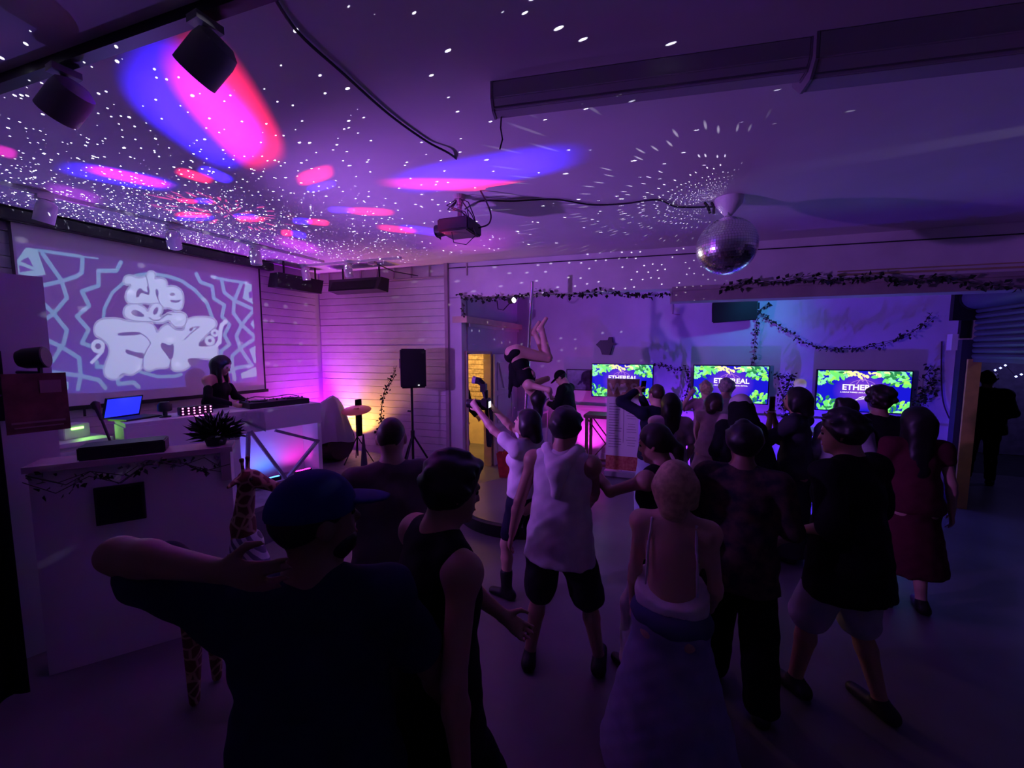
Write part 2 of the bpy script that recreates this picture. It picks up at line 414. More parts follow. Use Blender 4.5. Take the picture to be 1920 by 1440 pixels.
struct('trim_3', mb, BEAM_M)
mb = MB(); mb.bar(bw(sB + 0.05, 0.008, 3.46), bw(sE, 0.008, 3.40), 0.012); struct('trim_4', mb, CABLE)
mb = MB(); mb.bar(bw(bs(1560), 0.01, 3.06), bw(sE, 0.01, 3.05), 0.02); mb.bar(bw(bs(1560), 0.01, 3.10), bw(sE, 0.01, 3.10), 0.012)
struct('trim_5', mb, mat('brass_trim', (0.5, 0.36, 0.2), 0.35, metal=0.6))
# alcove: side wall with the doorway
SX = float(bp(865, 600)[0]); D0, D1, DZ = 5.52, 6.34, 2.12
y0 = float(bp(865, 600)[1]) + 0.2
mb = MB()
mb.box((SX - 0.06, (y0 + D0) / 2, DZ / 2), (0.12, D0 - y0, DZ))
mb.box((SX - 0.06, (D1 + YT) / 2, DZ / 2), (0.12, YT - D1, DZ))
mb.box((SX - 0.06, (y0 + YT) / 2, (DZ + ZC) / 2), (0.12, YT - y0, ZC - DZ))
struct('wall_alcove', mb, WALL_PAINT)
mb = MB(); mb.box((SX + 0.02, (y0 + YT) / 2, 2.58), (0.04, YT - y0, 0.07)); struct('trim_6', mb, WHITE_PAINT)
mb = MB()
mb.box((SX - 0.05, D0 - 0.01, DZ / 2), (0.15, 0.05, DZ)); mb.box((SX - 0.05, D1 + 0.01, DZ / 2), (0.15, 0.05, DZ)); mb.box((SX - 0.05, (D0 + D1) / 2, DZ), (0.15, D1 - D0 + 0.07, 0.05))
struct('trim_7', mb, CREAM)
# the white panelled door folded back against the alcove wall
dr = empty('door_1', (SX + 0.05, D1 + 0.03, 0.0)); dr['kind'] = 'structure'
mb = MB(); W = 0.84
mb.box((0.02, W / 2, 1.05), (0.035, W, 2.08)); mb.build('door_leaf', WHITE_PAINT, dr)
for zc_, zh in ((0.42, 0.56), (1.06, 0.5), (1.68, 0.5)):
    mb = MB()
    for a, b in (((0.1, zc_ - zh / 2), (W - 0.1, zc_ - zh / 2)), ((0.1, zc_ + zh / 2), (W - 0.1, zc_ + zh / 2)), ((0.1, zc_ - zh / 2), (0.1, zc_ + zh / 2)), ((W - 0.1, zc_ - zh / 2), (W - 0.1, zc_ + zh / 2))):
        mb.bar((0.045, a[0], a[1]), (0.045, b[0], b[1]), 0.03, 0.02)
    mb.build('panel_moulding', WHITE_PAINT, dr)
mb = MB(); mb.bar((0.045, 0.14, 1.92), (0.045, 0.36, 1.44), 0.05, 0.02); mb.bar((0.045, W - 0.14, 1.92), (0.045, W - 0.2, 1.44), 0.05, 0.02); mb.build('brace', WHITE_PAINT, dr)
mb = MB(); mb.lathe([(0.0, 0), (0.025, 0), (0.028, 0.04), (0.0, 0.06)], (0.05, W - 0.06, 1.0), 12, rotto((1, 0, 0))); mb.build('door_knob', CHROME, dr)
# room behind the doorway
mb = MB()
mb.box((-4.6, 7.95, 1.3), (2.7, 0.1, 2.6)); mb.box((-5.95, 6.7, 1.3), (0.1, 2.6, 2.6)); mb.box((-4.6, 6.7, 2.65), (2.8, 2.7, 0.1)); mb.box((-4.7, 5.46, 1.3), (2.4, 0.06, 2.6))
struct('wall_back_room', mb, CREAM)
wn = struct('window_1', MB().box((-4.95, 7.885, 1.75), (0.04, 0.05, 1.0)), BLACK)
mb = MB(); mb.box((-4.77, 7.885, 1.75), (0.05, 0.06, 1.0)); mb.box((-4.86, 7.885, 1.27), (0.2, 0.06, 0.04)); mb.box((-4.86, 7.885, 1.75), (0.2, 0.06, 0.03)); mb.build('window_bar', BLACK, wn)
mb = MB(); mb.box((-4.86, 7.89, 1.75), (0.16, 0.02, 0.95)); mb.build('pane', mat('night_glass', (0.03, 0.03, 0.03), 0.1), wn)
ts = tag(empty('timber_stack', (-4.45, 7.82, 0)), 'split timber boards stacked against the lit back room wall', 'timber')
for k in range(13):
    mb = MB(); mb.box((random.uniform(-0.02, 0.02), 0, 0.95 + k * 0.105), (0.50, 0.08, 0.095)); mb.build('timber_board', TIMBER, ts)
mb = MB(); mb.box((0, 0, 0.45), (0.5, 0.08, 0.9)); mb.build('plinth', CREAM, ts)
# wall with the three screens; right wall with the roller door
struct('wall_screens', MB().box(((SX + XR) / 2, YT + 0.06, ZC / 2), (XR - SX + 0.3, 0.12, ZC)), WALL_PAINT)
mb = MB(); mb.box(((SX + XR) / 2, YT - 0.01, 1.05), (XR - SX, 0.025, 0.05)); struct('trim_8', mb, WALL_PAINT)
mb = MB(); mb.box(((SX + XR) / 2, YT - 0.01, 0.07), (XR - SX, 0.02, 0.14)); struct('baseboard_screens', mb, WALL_PAINT)
mb = MB()
mb.box((XR + 0.07, -0.1, ZC / 2), (0.14, 5.3, ZC)); mb.box((XR + 0.07, (2.55 + YT) / 2, (2.55 + ZC) / 2 + 0.2), (0.14, YT - 2.55, ZC - 2.95)); mb.box((XR + 0.07, 7.48, 1.4), (0.14, 0.25, 2.8))
struct('wall_right', mb, WALL_PAINT)
mb = MB(); mb.box((XR - 0.02, 7.33, 1.15), (0.16, 0.12, 2.3)); struct('trim_9', mb, mat('steel_post', (0.05, 0.05, 0.09), 0.5, metal=0.3))
mb = MB(); mb.box((XR + 0.02, 7.24, 1.02), (0.13, 0.03, 2.04)); struct('trim_10', mb, JAMB_Y)
sh = tag(empty('roller_shutter', (XR, 5.0, 2.05)), 'grey steel roller shutter half raised over the dark yard opening', 'shutter')
for k in range(9):
    z = 0.03 + k * 0.075
    mb = MB(); mb.tube([(0.02, -1.9, z), (0.02, 2.24, z)], 0.036, 8); o = mb.build('shutter_slat', SHUTTER, sh, smooth=True)
mb = MB(); mb.tube([(-0.02, -1.9, 0.80), (-0.02, 2.22, 0.80)], 0.15, 20); mb.build('roll', SHUTTER, sh, smooth=True)
mb = MB(); mb.box((-0.05, 2.3, 0.72), (0.34, 0.08, 0.42)); mb.lathe([(0.16, 0), (0.16, 0.1)], (-0.02, 2.22, 0.80), 18, rotto((0, 1, 0))); mb.box((-0.05, 2.36, 0.40), (0.10, 0.06, 0.26)); mb.build('end_bracket', BLACK_MET, sh)
mb = MB(); mb.box((0.03, 0.2, -0.02), (0.06, 4.1, 0.05)); mb.build('bottom_rail', SHUTTER, sh)
mb = MB(); mb.box((-0.06, 2.42, 0.22), (0.2, 0.12, 0.22)); mb.build('motor_box', WHITE_MET, sh)
# yard outside
struct('floor_yard', MB().box((7.0, 7.6, -0.06), (6.8, 8.4, 0.1)), mat('asphalt', (0.04, 0.04, 0.05), 0.8, noise=0.4))
struct('wall_yard', MB().box((7.0, 11.6, 1.5), (6.8, 0.2, 3.0)), mat('yard_wall', (0.25, 0.22, 0.3), 0.8, noise=0.3))

# ================================================================== stage, screen, booth
stg = tag(empty('stage_platform', (-5.1, 2.6, 0)), 'low dark platform under the white mixing booth', 'stage')
mb = MB(); mb.box((0.03, 0.52, 0.425), (1.72, 3.52, 0.05)); mb.build('deck', mat('stage_deck', (0.2, 0.19, 0.22), 0.6, noise=0.3), stg)
mb = MB(); mb.box((0.87, 0.54, 0.20), (0.03, 3.57, 0.40)); mb.box((0.03, -1.23, 0.20), (1.7, 0.03, 0.40)); mb.build('skirting', mat('skirting_grey', (0.10, 0.10, 0.12), 0.6), stg)

# projection screen hanging in front of the left wall
SW0, SW1, SZ0, SZ1 = 1.517, 3.937, 1.536, 3.40
sx = XL + 0.06
ps = tag(empty('projection_screen', (sx, (SW0 + SW1) / 2, SZ0)), 'large pull-down screen showing a projected bubble-letter logo', 'screen')
w2 = (SW1 - SW0) / 2
mb = MB(); mb.box((0, 0, (SZ1 - SZ0) / 2), (0.006, 2 * w2, SZ1 - SZ0)); mb.build('screen_fabric', mat('screen_fabric', (0.80, 0.80, 0.82), 0.8), ps)
mb = MB(); mb.box((0.005, 0, 0.0), (0.03, 2 * w2 + 0.06, 0.045)); mb.build('bottom_bar', BLACK, ps)
for sy in (-1, 1): mb = MB(); mb.box((0.004, sy * (w2 - 0.008), (SZ1 - SZ0) / 2), (0.003, 0.022, SZ1 - SZ0)); mb.build('border', BLACK, ps)
mb = MB(); mb.box((0.03, 0.0, SZ1 - SZ0 + 0.05), (0.13, 2 * w2 + 0.35, 0.11)); mb.build('housing', BLACK, ps, bevel=0.008)
mb = MB(); mb.box((0.005, -w2 + 0.4, -0.05), (0.01, 0.02, 0.1)); mb.build('pull_tab', BLACK, ps)
# black heaters near the ceiling
def heater(name, loc, rz, L, label):
    t = tag(empty(name, loc, rz), label, 'heater', 'black strip heaters under the ceiling')
    mb = MB(); p = [(-L / 2, -0.10, 0.10), (L / 2, -0.10, 0.10), (L / 2, 0.10, 0.10), (-L / 2, 0.10, 0.10), (-L / 2 + 0.06, -0.20, -0.10), (L / 2 - 0.02, -0.20, -0.10), (L / 2, 0.06, -0.12), (-L / 2 + 0.02, 0.06, -0.12)]
    mb.add(p, [(0, 1, 2, 3), (4, 7, 6, 5), (0, 4, 5, 1), (1, 5, 6, 2), (2, 6, 7, 3), (3, 7, 4, 0)]); mb.build('heater_body', BLACK, t)
    mb = MB(); mb.add([(-L / 2 + 0.10, -0.203, -0.085), (L / 2 - 0.08, -0.203, -0.085), (L / 2 - 0.08, -0.12, 0.06), (-L / 2 + 0.08, -0.12, 0.06)], [(0, 1, 2, 3)]); mb.build('grille', mat('grille_black', (0.004, 0.004, 0.004), 0.8), t)
    for s in (-0.35, 0.35): mb = MB(); mb.bar((s * L, 0.05, 0.1), (s * L, 0.05, 0.3), 0.02); mb.build('bracket', BLACK_MET, t)
    return t
p = bp(697, 530)
heater('strip_heater', bw(bs(696), 0.26, 3.22), BA, 1.02, 'black strip heater on the boarded back wall above the loudspeaker')
heater('strip_heater', (XL + 0.28, 4.42, 3.24), R(-90), 0.80, 'black strip heater beside the projection screen in the corner')

# mixing booth: white desk with an open triangulated front lit from inside
bA, bB = np.array([-4.98, 1.86]), np.array([-4.60, 3.76])
bdir = (bB - bA) / np.linalg.norm(bB - bA); bang = math.atan2(bdir[1], bdir[0]); bL = float(np.linalg.norm(bB - bA))
booth = tag(empty('mixing_booth', (bA[0], bA[1], 0.45), bang), 'white mixing booth with triangle bars glowing blue and pink', 'booth')
BOOTH_M = mat('booth_white', (0.70, 0.70, 0.74), 0.45)
BAR_M = mat('booth_bar', (0.30, 0.30, 0.36), 0.5)
HB = 0.99
mb = MB(); mb.box((bL / 2, 0.24, HB - 0.02), (bL, 0.50, 0.04)); mb.build('desk_top', BOOTH_M, booth)
mb = MB(); mb.box((bL * 0.24, 0.0, HB / 2 - 0.02), (bL * 0.48, 0.03, HB - 0.04)); mb.build('front_panel', BOOTH_M, booth)
mb = MB(); mb.box((bL * 0.74, 0.0, HB - 0.15), (bL * 0.52, 0.03, 0.24)); mb.build('fascia', BOOTH_M, booth)
mb = MB(); mb.box((bL * 0.74, 0.42, HB / 2 - 0.02), (bL * 0.52, 0.02, HB - 0.06)); mb.build('inner_panel', BOOTH_M, booth)
for x0 in (0.01, bL * 0.48, bL - 0.03):
    mb = MB(); mb.box((x0, 0.2, HB / 2 - 0.02), (0.05, 0.42, HB - 0.04)); mb.build('side_panel', BOOTH_M, booth)
bx0, bx1 = bL * 0.50, bL - 0.05
vx = bx0 + (bx1 - bx0) * 0.52
for a, b in (((bx0 + 0.10, 0.74), (vx, 0.04)), ((vx, 0.04), (bx1, 0.48)), ((bx0 + 0.38, 0.70), (bx1, 0.46)), ((bx0, 0.03), (bx1, 0.03)), ((bx0 + 0.03, 0.05), (bx0 + 0.08, 0.74))):
    mb = MB(); mb.bar((a[0], -0.005, a[1]), (b[0], -0.005, b[1]), 0.035, 0.045, up=(0, 1, 0)); mb.build('triangle_bar', BAR_M, booth)
def bpt(x, y, z):
    v = Matrix.Rotation(bang, 3, 'Z') @ Vector((x, y, z)); return Vector((bA[0] + v.x, bA[1] + v.y, 0.45 + v.z))
def led_bar(x, col, nm):
    mb = MB(); mb.box((x, 0.13, 0.045), (0.22, 0.05, 0.05)); o = mb.build('led_bar', BLACK, booth)
    mb = MB(); mb.box((x, 0.13, 0.073), (0.19, 0.03, 0.006)); mb.build('led_strip', mat(nm, (0.1, 0.1, 0.1), emit=col, estr=6.0), o)
led_bar(vx - 0.12, (0.05, 0.25, 1.0), 'led_blue'); led_bar(bx1 - 0.16, (1.0, 0.02, 0.7), 'led_pink'); led_bar(bx0 + 0.16, (0.4, 0.05, 1.0), 'led_violet')
light('booth_blue', 'SPOT', bpt(vx - 0.12, 0.14, 0.09), (0.05, 0.20, 1.0), 9, bpt(vx - 0.08, 0.42, 0.5), R(140), 0.9)
light('booth_pink', 'SPOT', bpt(bx1 - 0.16, 0.14, 0.09), (1.0, 0.02, 0.65), 5, bpt(bx1 - 0.16, 0.42, 0.45), R(120), 0.9)
light('booth_violet', 'SPOT', bpt(bx0 + 0.16, 0.14, 0.09), (0.35, 0.03, 1.0), 4, bpt(bx0 + 0.16, 0.42, 0.5), R(120), 0.9)
# console, mixer
def console(name, x, y, L, D, label):
    q = bpt(x, y, HB); t = tag(empty(name, q, bang), label, 'mixer')
    mb = MB(); mb.box((0, 0, 0.035), (L, D, 0.07)); mb.build('console_body', BLACK, t, bevel=0.006)
    m2 = mat('fader_silver', (0.5, 0.5, 0.55), 0.3, metal=0.8)
    for k in range(14):
        mb = MB(); mb.lathe([(0.011, 0), (0.010, 0.025)], (-L / 2 + 0.04 + (k % 7) * (L - 0.08) / 6, -D * 0.15 + (k // 7) * D * 0.3, 0.07), 8); mb.build('knob', m2 if k % 3 else BLACK, t)
    for sx_ in (-0.27, 0.27):
        mb = MB(); mb.lathe([(0.09, 0), (0.088, 0.015), (0.02, 0.018)], (sx_ * L, 0.0, 0.07), 20); mb.build('jog_wheel', BLACK_MET, t)
    mb = MB(); mb.tube([(-L / 2, D / 2 - 0.02, 0.08), (-L / 4, D / 2 - 0.03, 0.12), (0, D / 2, 0.09), (L / 3, D / 2 - 0.02, 0.11), (L / 2, D / 2, 0.08)], 0.006, 6); mb.build('lead', CABLE, t)
    return t
console('mixing_console', bx0 + 0.50, 0.24, 0.72, 0.34, 'black mixing console with knobs on the right of the booth')
t = tag(empty('led_par_bar', bpt(bL * 0.31, 0.16, HB), bang), 'small black stage light with glowing pink diodes on the booth', 'stage light')
mb = MB(); mb.box((0, 0, 0.05), (0.30, 0.10, 0.09)); mb.build('housing', BLACK, t, bevel=0.006)
PINKLED = mat('pink_led', (0.1, 0.02, 0.1), emit=(1.0, 0.18, 0.75), estr=6.0)
for k in range(18):
    mb = MB(); mb.lathe([(0.0, 0.005), (0.006, 0.003), (0.008, 0.0)], (-0.125 + (k % 6) * 0.05, -0.052, 0.022 + (k // 6) * 0.030), 8, rotto((0, -1, 0))); mb.build('diode', PINKLED, t)
light('pink_led_glow', 'SPOT', bpt(bL * 0.31, 0.08, HB + 0.05), (1.0, 0.12, 0.8), 5, bpt(bL * 0.5, -2.0, HB), R(120), 0.8, 0.05)
# draped white cloth and feather boa on the booth front
t = tag(empty('fabric_swag', bpt(bL * 0.52, -0.03, HB), bang), 'pale fabric swag pinned to the booth corner', 'fabric')
mb = MB(); n = 10
for i in range(n):
    for j in range(6):
        a = i / (n - 1); b = j / 5
        mb.v.append(((a - 0.5) * 0.42, -0.01 - 0.02 * math.sin(a * 18 + b * 3), -b * (0.32 if a < 0.35 else 0.10 + 0.18 * abs(a - 0.5) * 2)))
for i in range(n - 1):
    for j in range(5): mb.f.append((i * 6 + j, i * 6 + j + 1, i * 6 + j + 7, i * 6 + j + 6)); mb.mi.append(0)
o = mb.build('cloth', mat('pale_cloth', (0.45, 0.42, 0.48), 0.8), t, smooth=True); md = o.modifiers.new('thick', 'SOLIDIFY'); md.thickness = 0.004

# plants and garlands -------------------------------------------------
def leafpoly(c, d, nrm, L, W):
    d = d.normalized(); s = d.cross(nrm); s = s.normalized() if s.length > 1e-5 else Vector((1, 0, 0)); n2 = s.cross(d)
    return [c, c + d * (L * 0.4) + s * (W / 2) + n2 * (0.12 * L), c + d * L, c + d * (L * 0.4) - s * (W / 2) + n2 * (0.12 * L)]
def garland(name, pts, label, per_m=34, leaf=0.05, spread=0.05, strands=2, nrm=None, seed=0):
    rnd = random.Random(seed)
    pts = [Vector(p) for p in pts]
    t = tag(empty(name, pts[0]), label, 'garland'); o0 = pts[0]
    st = MB(); lv = MB()
    for s in range(strands):
        jit = [Vector((rnd.uniform(-1, 1), rnd.uniform(-0.4, 0.4), rnd.uniform(-1, 1))) * spread * 0.5 for _ in pts]
        P = [p + j - o0 for p, j in zip(pts, jit)]
        st.tube(P, 0.003, 5)
        for a, b in zip(P[:-1], P[1:]):
            m = max(1, int((b - a).length * per_m * 1.7 / strands))
            for k in range(m):
                c = a.lerp(b, rnd.random()) + Vector((rnd.uniform(-1, 1), rnd.uniform(-0.5, 0.5), rnd.uniform(-1, 1))) * spread * 0.4
                d = Vector((rnd.uniform(-1, 1), rnd.uniform(-0.7, 0.7), rnd.uniform(-1.4, 0.5)))
                nn = Vector((rnd.uniform(-1, 1), rnd.uniform(-1, 1), rnd.uniform(-1, 1)))
                L = leaf * rnd.uniform(0.6, 1.25)
                lv.add(leafpoly(c, d, nn, L, L * 0.8), [(0, 1, 2), (0, 2, 3)])
    st.build('vine', STEM, t)
    o = lv.build('leaves', LEAF_D, t); o['kind'] = 'stuff'
    return t
def sag(a, b, drop, n=10):
    a = Vector(a); b = Vector(b)
    return [a.lerp(b, i / n) - Vector((0, 0, drop * 4 * (i / n) * (1 - i / n))) for i in range(n + 1)]
garland('ivy_garland', [bw(bs(u), 0.09, z) for u, z in ((868, 3.0), (905, 2.98), (960, 2.97), (1010, 2.99), (1060, 2.95), (1130, 2.95), (1200, 2.93), (1250, 2.92))], 'leafy garland along the left of the header soffit', 44, 0.06, 0.08, 2, seed=1)
garland('ivy_garland', [bw(bs(u), 0.13, z) for u, z in ((1340, 2.95), (1400, 3.02), (1450, 2.97), (1500, 3.03), (1560, 2.96), (1620, 3.0), (1680, 2.95), (1740, 2.94), (1800, 2.88), (1880, 2.86))], 'leafy garland along the brown right part of the header', 36, 0.065, 0.09, 2, seed=2)
garland('ivy_garland', [Vector(tuple(pX(u, v, SX + 0.06))) for u, v in ((868, 566), (869, 585), (871, 600))], 'short ivy strand hanging beside the doorway pilaster', 34, 0.05, 0.05, 2, seed=3)
garland('ivy_garland', [Vector(tuple(pY(u, v, YT - 0.10))) for u, v in ((1425, 585), (1450, 602), (1480, 625), (1510, 640), (1550, 653), (1600, 656), (1650, 646), (1700, 630), (1735, 605), (1752, 590))], 'ivy garland swagged across the wall above the right screen', 44, 0.05, 0.07, 2, seed=4)
garland('ivy_garland', [Vector(tuple(pY(u, v, YT - 0.10))) for u, v in ((1440, 570), (1420, 585), (1422, 610), (1416, 640), (1418, 660), (1412, 682))], 'ivy strand hanging from the wall speaker to the middle screen', 40, 0.05, 0.07, 2, seed=5)
garland('ivy_garland', [Vector(tuple(pY(u, v, YT - 0.10))) for u, v in ((1230, 680), (1250, 690), (1270, 692), (1288, 690), (1290, 720), (1282, 770))], 'ivy strand between the left and middle screens', 60, 0.05, 0.09, 3, seed=6)
garland('ivy_garland', [Vector(tuple(pY(u, v, YT - 0.10))) for u, v in ((1456, 705), (1478, 702), (1490, 708), (1472, 725), (1470, 755), (1480, 790))], 'bushy ivy clump between the middle and right screens', 95, 0.055, 0.16, 4, seed=7)
garland('ivy_garland', [Vector(tuple(pY(u, v, YT - 0.10))) for u, v in ((1748, 692), (1742, 710), (1738, 730), (1722, 745), (1738, 760))], 'bushy ivy clump to the right of the right screen', 95, 0.055, 0.16, 4, seed=8)
garland('ivy_garland', [Vector(tuple(pd(u, v, 5.9))) for u, v in ((742, 690), (735, 712), (722, 735), (716, 760), (712, 790), (708, 815))], 'ivy strand hanging from the tripod loudspeaker cable', 60, 0.045, 0.08, 3, seed=9)

# drum kit under a cloth, cymbal
t = tag(empty('covered_drum_kit', (-5.05, 4.30, 0.45)), 'drum kit covered by a shiny grey cloth beside the booth', 'drum kit')
mb = MB(); n, k = 36, 9
for i in range(k):
    f = i / (k - 1)
    for j in range(n):
        a = 2 * math.pi * j / n
        r = 0.06 + 0.34 * f ** 0.7 + 0.03 * f * math.sin(a * 7 + f * 4) + 0.015 * f * math.sin(a * 13)
        mb.v.append((r * math.cos(a) * 0.8 + 0.02 * f, r * math.sin(a) * 0.95 - 0.05 * f, 0.98 - 0.66 * f ** 1.25 + 0.10 * math.cos(a - 1.3) * (1 - f) * 0.3 - 0.04 * f * math.sin(a * 3)))
for i in range(k - 1):
    for j in range(n): mb.f.append((i * n + j, i * n + (j + 1) % n, (i + 1) * n + (j + 1) % n, (i + 1) * n + j)); mb.mi.append(0)
mb.f.append(tuple(range(n))); mb.mi.append(0)
mb.build('cover_cloth', mat('satin_cloth', (0.30, 0.27, 0.34), 0.3), t, smooth=True)
mb = MB(); mb.lathe([(0.27, -0.2), (0.28, -0.18), (0.28, 0.2), (0.27, 0.22)], (0.0, 0, 0.29), 24, rotto((1, 0.1, 0))); mb.build('bass_drum', mat('drum_shell', (0.05, 0.02, 0.02), 0.35), t)
mb = MB(); mb.box((0.22, 0.36, 0.62), (0.04, 0.1, 0.6)); mb.build('black_panel', SATIN_BLACK, t)
cy = Vector(tuple(pd(668, 768, 5.9)))
t = tag(empty('cymbal_stand', (cy.x, cy.y, 0.45)), 'bronze cymbal on a thin black stand in front of the amber light', 'cymbal')
mb = MB(); mb.lathe([(0.215, -0.012), (0.21, -0.008), (0.12, 0.006), (0.045, 0.014), (0.03, 0.03), (0.0, 0.032)], (0, 0, cy.z - 0.45), 32, Matrix.Rotation(R(12), 3, 'X') @ Matrix.Rotation(R(6), 3, 'Y')); mb.build('cymbal', mat('bronze', (0.55, 0.26, 0.12), 0.35, metal=0.7), t, smooth=True)
mb = MB(); mb.tube([(0, 0, 0.1), (0, 0, cy.z - 0.42)], 0.010, 8); mb.build('pole', BLACK_MET, t)
for k in range(3):
    a = k * 2.094 + 0.4; mb = MB(); mb.tube([(0, 0, 0.40), (0.24 * math.cos(a), 0.24 * math.sin(a), 0.01)], 0.008, 6); mb.build('leg', BLACK_MET, t)
for u, v, dpt, hh in ((682, 845, 5.2, 0.42),):
    q = Vector(tuple(pd(u, v, dpt)))
    t = tag(empty('felt_cone', (q.x, q.y, 0.0)), 'dark pointed felt cone on the floor beside the cymbal stand', 'cone')
    mb = MB(); mb.lathe([(0.13, 0), (0.12, 0.05), (0.07, 0.3), (0.01, q.z + 0.22)], (0, 0, 0), 16); mb.build('cone_body', mat('felt', (0.06, 0.05, 0.07), 0.9), t, smooth=True)

# loudspeaker on tripod
q = Vector(tuple(pd(771, 690, 5.75)))
t = tag(empty('speaker_stand', (q.x, q.y, 0)), 'black tripod stand under the loudspeaker by the boarded wall', 'stand')
mb = MB(); mb.tube([(0, 0, 0.12), (0, 0, q.z - 0.29)], 0.018, 10); mb.build('pole', BLACK_MET, t)
mb = MB(); mb.tube([(0, 0, 0.86), (0, 0, 0.96)], 0.03, 10); mb.build('collar', BLACK, t)
mb = MB(); mb.bar((0, 0, 1.25), (-0.08, 0.0, 1.25), 0.02); mb.build('knob', BLACK, t)
for k in range(3):
    a = R(-80) + k * 2.094; e = (0.50 * math.cos(a), 0.50 * math.sin(a), 0.015)
    mb = MB(); mb.tube([(0, 0, 0.9), e], 0.014, 8); o = mb.build('leg', BLACK_MET, t)
    mb = MB(); mb.bar((0, 0, 0.3), (e[0] * 0.55, e[1] * 0.55, 0.42), 0.015, 0.006); mb.build('brace', BLACK_MET, o)
def speaker(name, loc, rz, w, d, h, label, tilt=0.0):
    t = tag(empty(name, loc), label, 'speaker'); t.rotation_euler = (tilt, 0, rz)
    mb = MB(); p = [(-w / 2, -d / 2), (w / 2, -d / 2), (w / 2 * 0.72, d / 2), (-w / 2 * 0.72, d / 2)]
    vs = [(x, y, -h / 2) for x, y in p] + [(x, y, h / 2) for x, y in p]
    mb.add(vs, [(0, 3, 2, 1), (4, 5, 6, 7), (0, 1, 5, 4), (1, 2, 6, 5), (2, 3, 7, 6), (3, 0, 4, 7)]); mb.build('cabinet', BLACK, t, bevel=0.018)
    mb = MB(); n = 9
    for i in range(n):
        a = -1 + 2 * i / (n - 1); y = -d / 2 - 0.022 * (1 - a * a)
        mb.v += [(a * w * 0.47, y, -h * 0.46), (a * w * 0.47, y, h * 0.46)]
    for i in range(n - 1): mb.f.append((2 * i, 2 * i + 2, 2 * i + 3, 2 * i + 1)); mb.mi.append(0)
    mb.build('grille', mat('grille_black', (0.004, 0.004, 0.004), 0.8), t, smooth=True)
    for s in (-1, 1): mb = MB(); mb.box((s * w * 0.44, 0.0, h * 0.12), (0.012, 0.05, 0.14)); mb.build('handle', BLACK_MET, t)
    return t
spk = speaker('loudspeaker', q, away(771) + R(12), 0.37, 0.34, 0.57, 'black loudspeaker on the tripod by the boarded wall')
mb = MB(); mb.box((0.06, -0.21, -0.24), (0.02, 0.006, 0.012)); mb.build('status_light', mat('status_led', (0.1, 0.1, 0.1), emit=(0.9, 0.9, 1.0), estr=3), spk)
ws = speaker('wall_speaker', Vector(tuple(pY(1373, 581, YT - 0.30))), R(24), 0.66, 0.30, 0.34, 'black wall speaker tilted down above the middle screen', 0.0)
ws.rotation_euler = (R(12), R(-4), R(8))
mb = MB(); mb.box((0.36, 0.1, 0.02), (0.09, 0.1, 0.1)); mb.build('bracket', BLACK_MET, ws); mb = MB(); mb.bar((0.3, 0.1, 0), (0.34, 0.4, 0.06), 0.03); mb.build('arm', BLACK_MET, ws)

# uplight cans
def can(loc, aim, col, label, s=1.0):
    t = tag(empty('uplight_can', (loc[0], loc[1], loc[2] - 0.13 * s)), label, 'stage light')
    d = (Vector(aim) - Vector(loc)).normalized(); M = rotto(d)
    c = Vector((0, 0, 0.08 * s))
    mb = MB(); mb.lathe([(0.05, -0.07), (0.065, -0.05), (0.068, 0.035), (0.062, 0.038)], c, 16, M); mb.build('can', BLACK_MET, t, smooth=True)
    mb = MB(); mb.lathe([(0.0, 0.040), (0.055, 0.0395), (0.057, 0.038)], c, 16, M); mb.build('lens', mat('lens_%0.2f_%0.2f' % (col[0], col[2]), (0.1, 0.1, 0.1), emit=col, estr=4), t)
    mb = MB(); mb.tube([(-0.08, 0, 0.08), (-0.09, 0, 0.01), (0, 0, 0.004), (0.09, 0, 0.01), (0.08, 0, 0.08)], 0.006, 6); mb.build('yoke', BLACK_MET, t)
can(VIOLET, (-5.95, 4.98, 2.1), (0.4, 0.02, 1.0), 'small black uplight washing the corner violet')
can(MAGENTA, (-6.1, 4.5, 1.7), (0.85, 0.03, 1.0), 'small black uplight washing the left wall magenta')
can(AMBER, (-5.18, 5.15, 1.35), (1.0, 0.45, 0.08), 'small black uplight washing the boards amber')
can(PINKF, (-1.75, 7.6, 1.0), (1.0, 0.04, 0.75), 'small uplight glowing pink behind the bar table')
can(BLUE1, (0.3, 7.6, 1.0), (0.12, 0.03, 1.0), 'small uplight glowing blue below the middle screen')
can(BLUE2, (2.0, 7.6, 0.9), (0.05, 0.04, 1.0), 'small uplight glowing blue below the right screen')

# laptop, mic stand, record deck, angled desk pieces at the left end of the booth
def lp(u, v, z): return Vector(tuple(pz(u, v, z)))
q = lp(225, 812, 1.50)
t = tag(empty('laptop', bpt(0.14, 0.33, HB), bang + R(205)), 'open laptop with a blue screen at the left end of the booth', 'laptop')
mb = MB(); mb.box((0, 0, 0.01), (0.34, 0.24, 0.018)); mb.build('base', BLACK, t)
mb = MB(); mb.box((0, -0.16, 0.12), (0.34, 0.012, 0.23), M=Matrix.Rotation(R(-18), 3, 'X')); o = mb.build('lid', BLACK, t)
mb = MB(); mb.box((0, -0.151, 0.122), (0.31, 0.004, 0.20), M=Matrix.Rotation(R(-18), 3, 'X')); mb.build('display', mat('laptop_screen', (0.02, 0.02, 0.1), emit=(0.02, 0.03, 1.0), estr=1.2), o)
light('laptop_glow', 'SPOT', bpt(0.12, 0.35, HB + 0.2), (0.1, 0.15, 1.0), 1.2, bpt(0.12, 0.9, HB + 0.2), R(120), 0.9)
mt = Vector(tuple(pd(183, 768, 3.05)))
t = tag(empty('microphone_stand', (mt.x + 0.1, mt.y - 0.1, 0.0)), 'black microphone stand leaning over the left end of the booth', 'stand')
